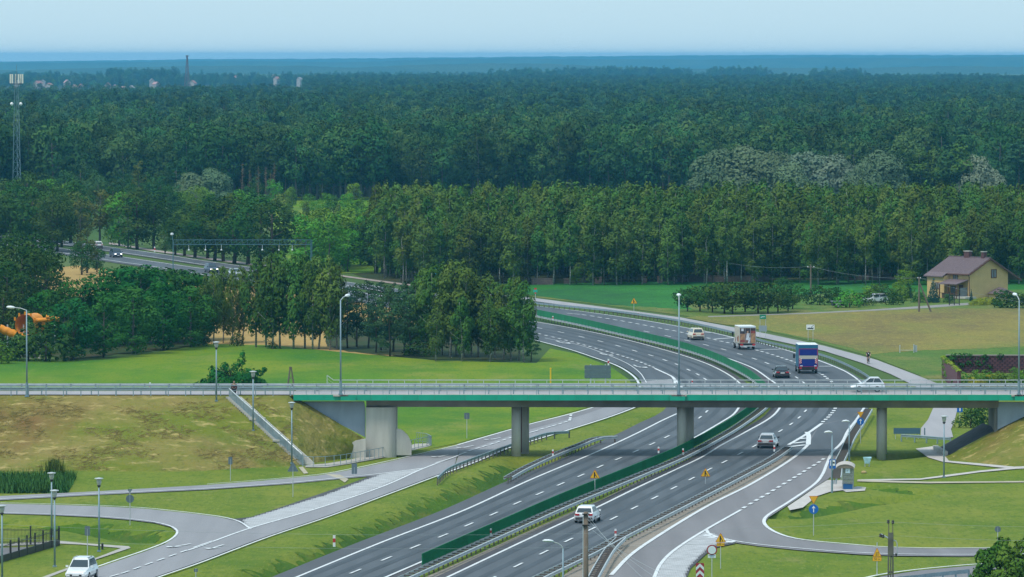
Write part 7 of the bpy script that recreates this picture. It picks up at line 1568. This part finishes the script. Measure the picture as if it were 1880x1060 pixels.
window(5.35,-.03,4.05,1.1,1.35,'g'); window(-.03,3.4,3.5,1.15,1.1,'s'); window(-1.13,6.6,2.0,1.0,1.0,'s'); window(-.03,4.0,1.3,1.0,1.2,'s')
slab((-2.6,.2,2.35),(0.1,.2,3.05),(0.1,4.9,3.05),(-2.6,4.9,2.35),.14).build('porch_roof', RF, hs)
for y in (.4,2.5,4.7): MB().box((-2.4,y,1.15),(.14,.14,2.4)).build('porch_post', FR, hs)
MB().box((-2.3,2.5,.9),(.08,4.2,.1)).build('porch_rail', FR, hs); MB().box((-1.2,.3,.25),(2.4,4.0,.3)).build('porch_floor', CONC, hs); MB().box((-.04,2.0,1.2),(.1,1.0,2.1)).build('door', FR, hs); MB().box((-2.2,3.4,.5),(.06,1.8,.8)).build('porch_panel', mat('porch_panel',(.10,.06,.05),.8), hs); MB().box((-1.0,.25,1.0),(1.5,.05,1.7)).build('porch_screen', mat('grey_screen',(.14,.16,.16),.7), hs)
mb = MB(); a = [(3.6,-2.4,.8),(8.2,-2.4,.8),(8.2,-.3,.8),(3.6,-.3,.8)]; mb.add(a+[(6.2,-1.2,1.75),(6.2,-.3,1.8)], [(0,1,4),(1,2,5,4),(3,0,4,5),(0,3,2,1)]); mb.build('annex_roof', RF, hs); MB().box((5.9,-1.2,.4),(3.8,1.6,.8)).build('annex_wall', YW, hs)
t = thing('garden_gate', 'dark iron garden gate in front of the porch', 'gate', at(1752,561)); gi = mat('black_iron',(.018,.018,.022),.5)
for x in (-.8,0,.8): MB().box((x,0,1.1),(.14,.14,2.2)).build('post', gi, t)
for z in (.3,1.6): MB().box((0,0,z),(1.6,.05,.06)).build('rail', gi, t)
for k in range(9): MB().box((-.64+.16*k,0,.95),(.03,.03,1.4)).build('pale', gi, t)

# ------------------------------------------------------------------ far town among the trees and the blue shed
rt = random.Random(8)
for i, (px, py) in enumerate(((66,152),(78,149),(88,157),(125,151),(135,160),(142,164),(198,156),(210,161),(222,164),(280,148),(290,154),(352,152),(436,142),(505,145),(548,145),(575,143),(62,158),(150,158),(95,162),(872,143),(640,146),(30,150),(505,139),(240,163))):
    D = min(8200, 33*FOC/max(py-98,20)); z0 = max(0, zat(py+4,D)); X = xat(px,D); w = rt.uniform(4.5,7); l = rt.uniform(6,9); e = z0+rt.uniform(1.5,2.6); r_ = e+rt.uniform(2,3)
    t = thing('distant_house', '%s distant house of the far town, %s' % (_ord[i % 18] if i < 18 else 'small '+_ord[i-18], 'between phone mast and thin mast' if px < 340 else 'beyond the thin mast'), 'house', (X,D,0), rt.uniform(-.7,.7), 'houses of the far town')
    MB().prism([(-w/2,0,0),(w/2,0,0),(w/2,0,e),(0,0,r_),(-w/2,0,e)], (0,l,0)).build('wall', mat('far_wall',(.42,.38,.34),.9), t)
    rm = rt.choice([mat('far_roof',(.38,.18,.15),.9), mat('far_roof_grey',(.34,.30,.31),.9), mat('far_roof_pink',(.45,.26,.24),.9)])
    for s in (-1,1): MB().hexa([(0,-.5,r_),(s*(w/2+.6),-.5,e-.5),(s*(w/2+.6),l+.5,e-.5),(0,l+.5,r_)][::s], [(0,-.5,r_+.3),(s*(w/2+.6),-.5,e-.2),(s*(w/2+.6),l+.5,e-.2),(0,l+.5,r_+.3)][::s]).build('roof', rm, t)
t = thing('shed', 'long low shed with a bright blue roof below the phone mast', 'building', S(46,1440), .1); MB().box((0,5,1.9),(11,9,3.8)).build('wall', WHITE, t); MB().hexa([(-6,0,3.82),(6,0,3.82),(6,10,5.6),(-6,10,5.6)],[(-6,0,4.0),(6,0,4.0),(6,10,5.8),(-6,10,5.8)]).build('roof', mat('blue_roof',(.02,.22,.45),.5), t)

# ------------------------------------------------------------------ reeds, hay and grass tufts (what nobody could count)
def blades(name, spots, h0, h1, w, m, lean=.35, flat=False, seed=1):
    rg = np.random.default_rng(seed); P = np.array([[p.x,p.y,p.z] for p in spots]); n = len(P); a = rg.uniform(0,6.283,n); h = rg.uniform(h0,h1,n)
    dirx, diry = np.cos(a), np.sin(a); ln = rg.uniform(.1,1,n)*lean
    tip = P+np.stack([dirx*h*ln, diry*h*ln, h*(np.sqrt(np.maximum(.02,1-ln**2)) if not flat else rg.uniform(.05,.3,n))],1)
    if flat: tip[:,0] = P[:,0]+dirx*h; rise = rg.uniform(-.35,.35,n)*h; tip[:,1] = P[:,1]+rise*2.9; tip[:,2] = P[:,2]+rise+rg.uniform(.03,.14,n)
    ww = w*rg.uniform(.6,1.4,n); b = rg.uniform(0,6.283,n); v = np.empty((n,3,3)); off = np.stack([np.cos(b)*ww, np.sin(b)*ww, np.zeros(n)],1)
    if flat: off = np.stack([np.zeros(n), -ww*.4, ww],1)
    v[:,0] = P-off; v[:,1] = P+off; v[:,2] = tip
    me = bpy.data.meshes.new(name); me.vertices.add(n*3); me.vertices.foreach_set('co', v.ravel()); me.loops.add(n*3); me.loops.foreach_set('vertex_index', np.arange(n*3,dtype=np.int32))
    me.polygons.add(n); me.polygons.foreach_set('loop_start', (np.arange(n)*3).astype(np.int32)); me.polygons.foreach_set('use_smooth', [True]*n); me.update(calc_edges=True); me.materials.append(m)
    if not flat: sn = rg.normal(size=(n,3))*.25; sn[:,2] += 1; sn /= np.linalg.norm(sn,axis=1)[:,None]; me.normals_split_custom_set_from_vertices(np.repeat(sn,3,axis=0).tolist())
    return stuff(put(name, me))
rb = random.Random(31); up_ = lambda px, py: at(px, py, -.1)
blades('reeds', [up_(rb.uniform(-60,138-max(0,(y-882))*.5), y) for y in [rb.uniform(878,908) for _ in range(9000)]], 0.5, 1.15, .05, leaf_mat('reed_green',(.05,.15,.04),(.09,.19,.05),.0), .5)
blades('tall_weeds', [up_(rb.gauss(100,8), rb.uniform(868,878)) for _ in range(500)], .6, 1.9, .05, leaf_mat('weed_green',(.06,.11,.02),(.10,.13,.03),0), .3)
hay = leaf_mat('hay', (.36,.27,.11), (.48,.38,.17), 0, .9); grs = leaf_mat('bank_grass', (.09,.13,.018), (.14,.16,.03), 0, .5)
sp = []
for _ in range(7000):
    px = rb.uniform(-80,660); f = rb.random(); y0 = 732+max(0,px-540)*.55; y1 = 864 if px < 540 else 850-(px-540)*.2; py = y0+(y1-y0)*f
    v_ = math.sin(px*.021+py*.05)+math.sin(px*.05-py*.09+1)+math.sin(py*.16)*.8
    if v_ > .2 and px < 545: sp.append(slope_pt(px, py)+Vector((0,0,.05)))
blades('hay_strands', sp, .4, 1.3, .04, hay, 1, True, 3)
for i, (px, b, tp, w) in enumerate(((14,662,622,1.6),(52,662,614,1.5),(84,664,590,1.3),(-6,668,626,1.4))):
    plant_px('bright_bush' if i % 2 else 'bush', px, b, tp, ['dark bush under the orange slide by the fence','green bush in front of the orange slide','tall dark bush between orange slide and dense clump','green bush at the end of the panel fence'][i], None, 'bush', wide=w)
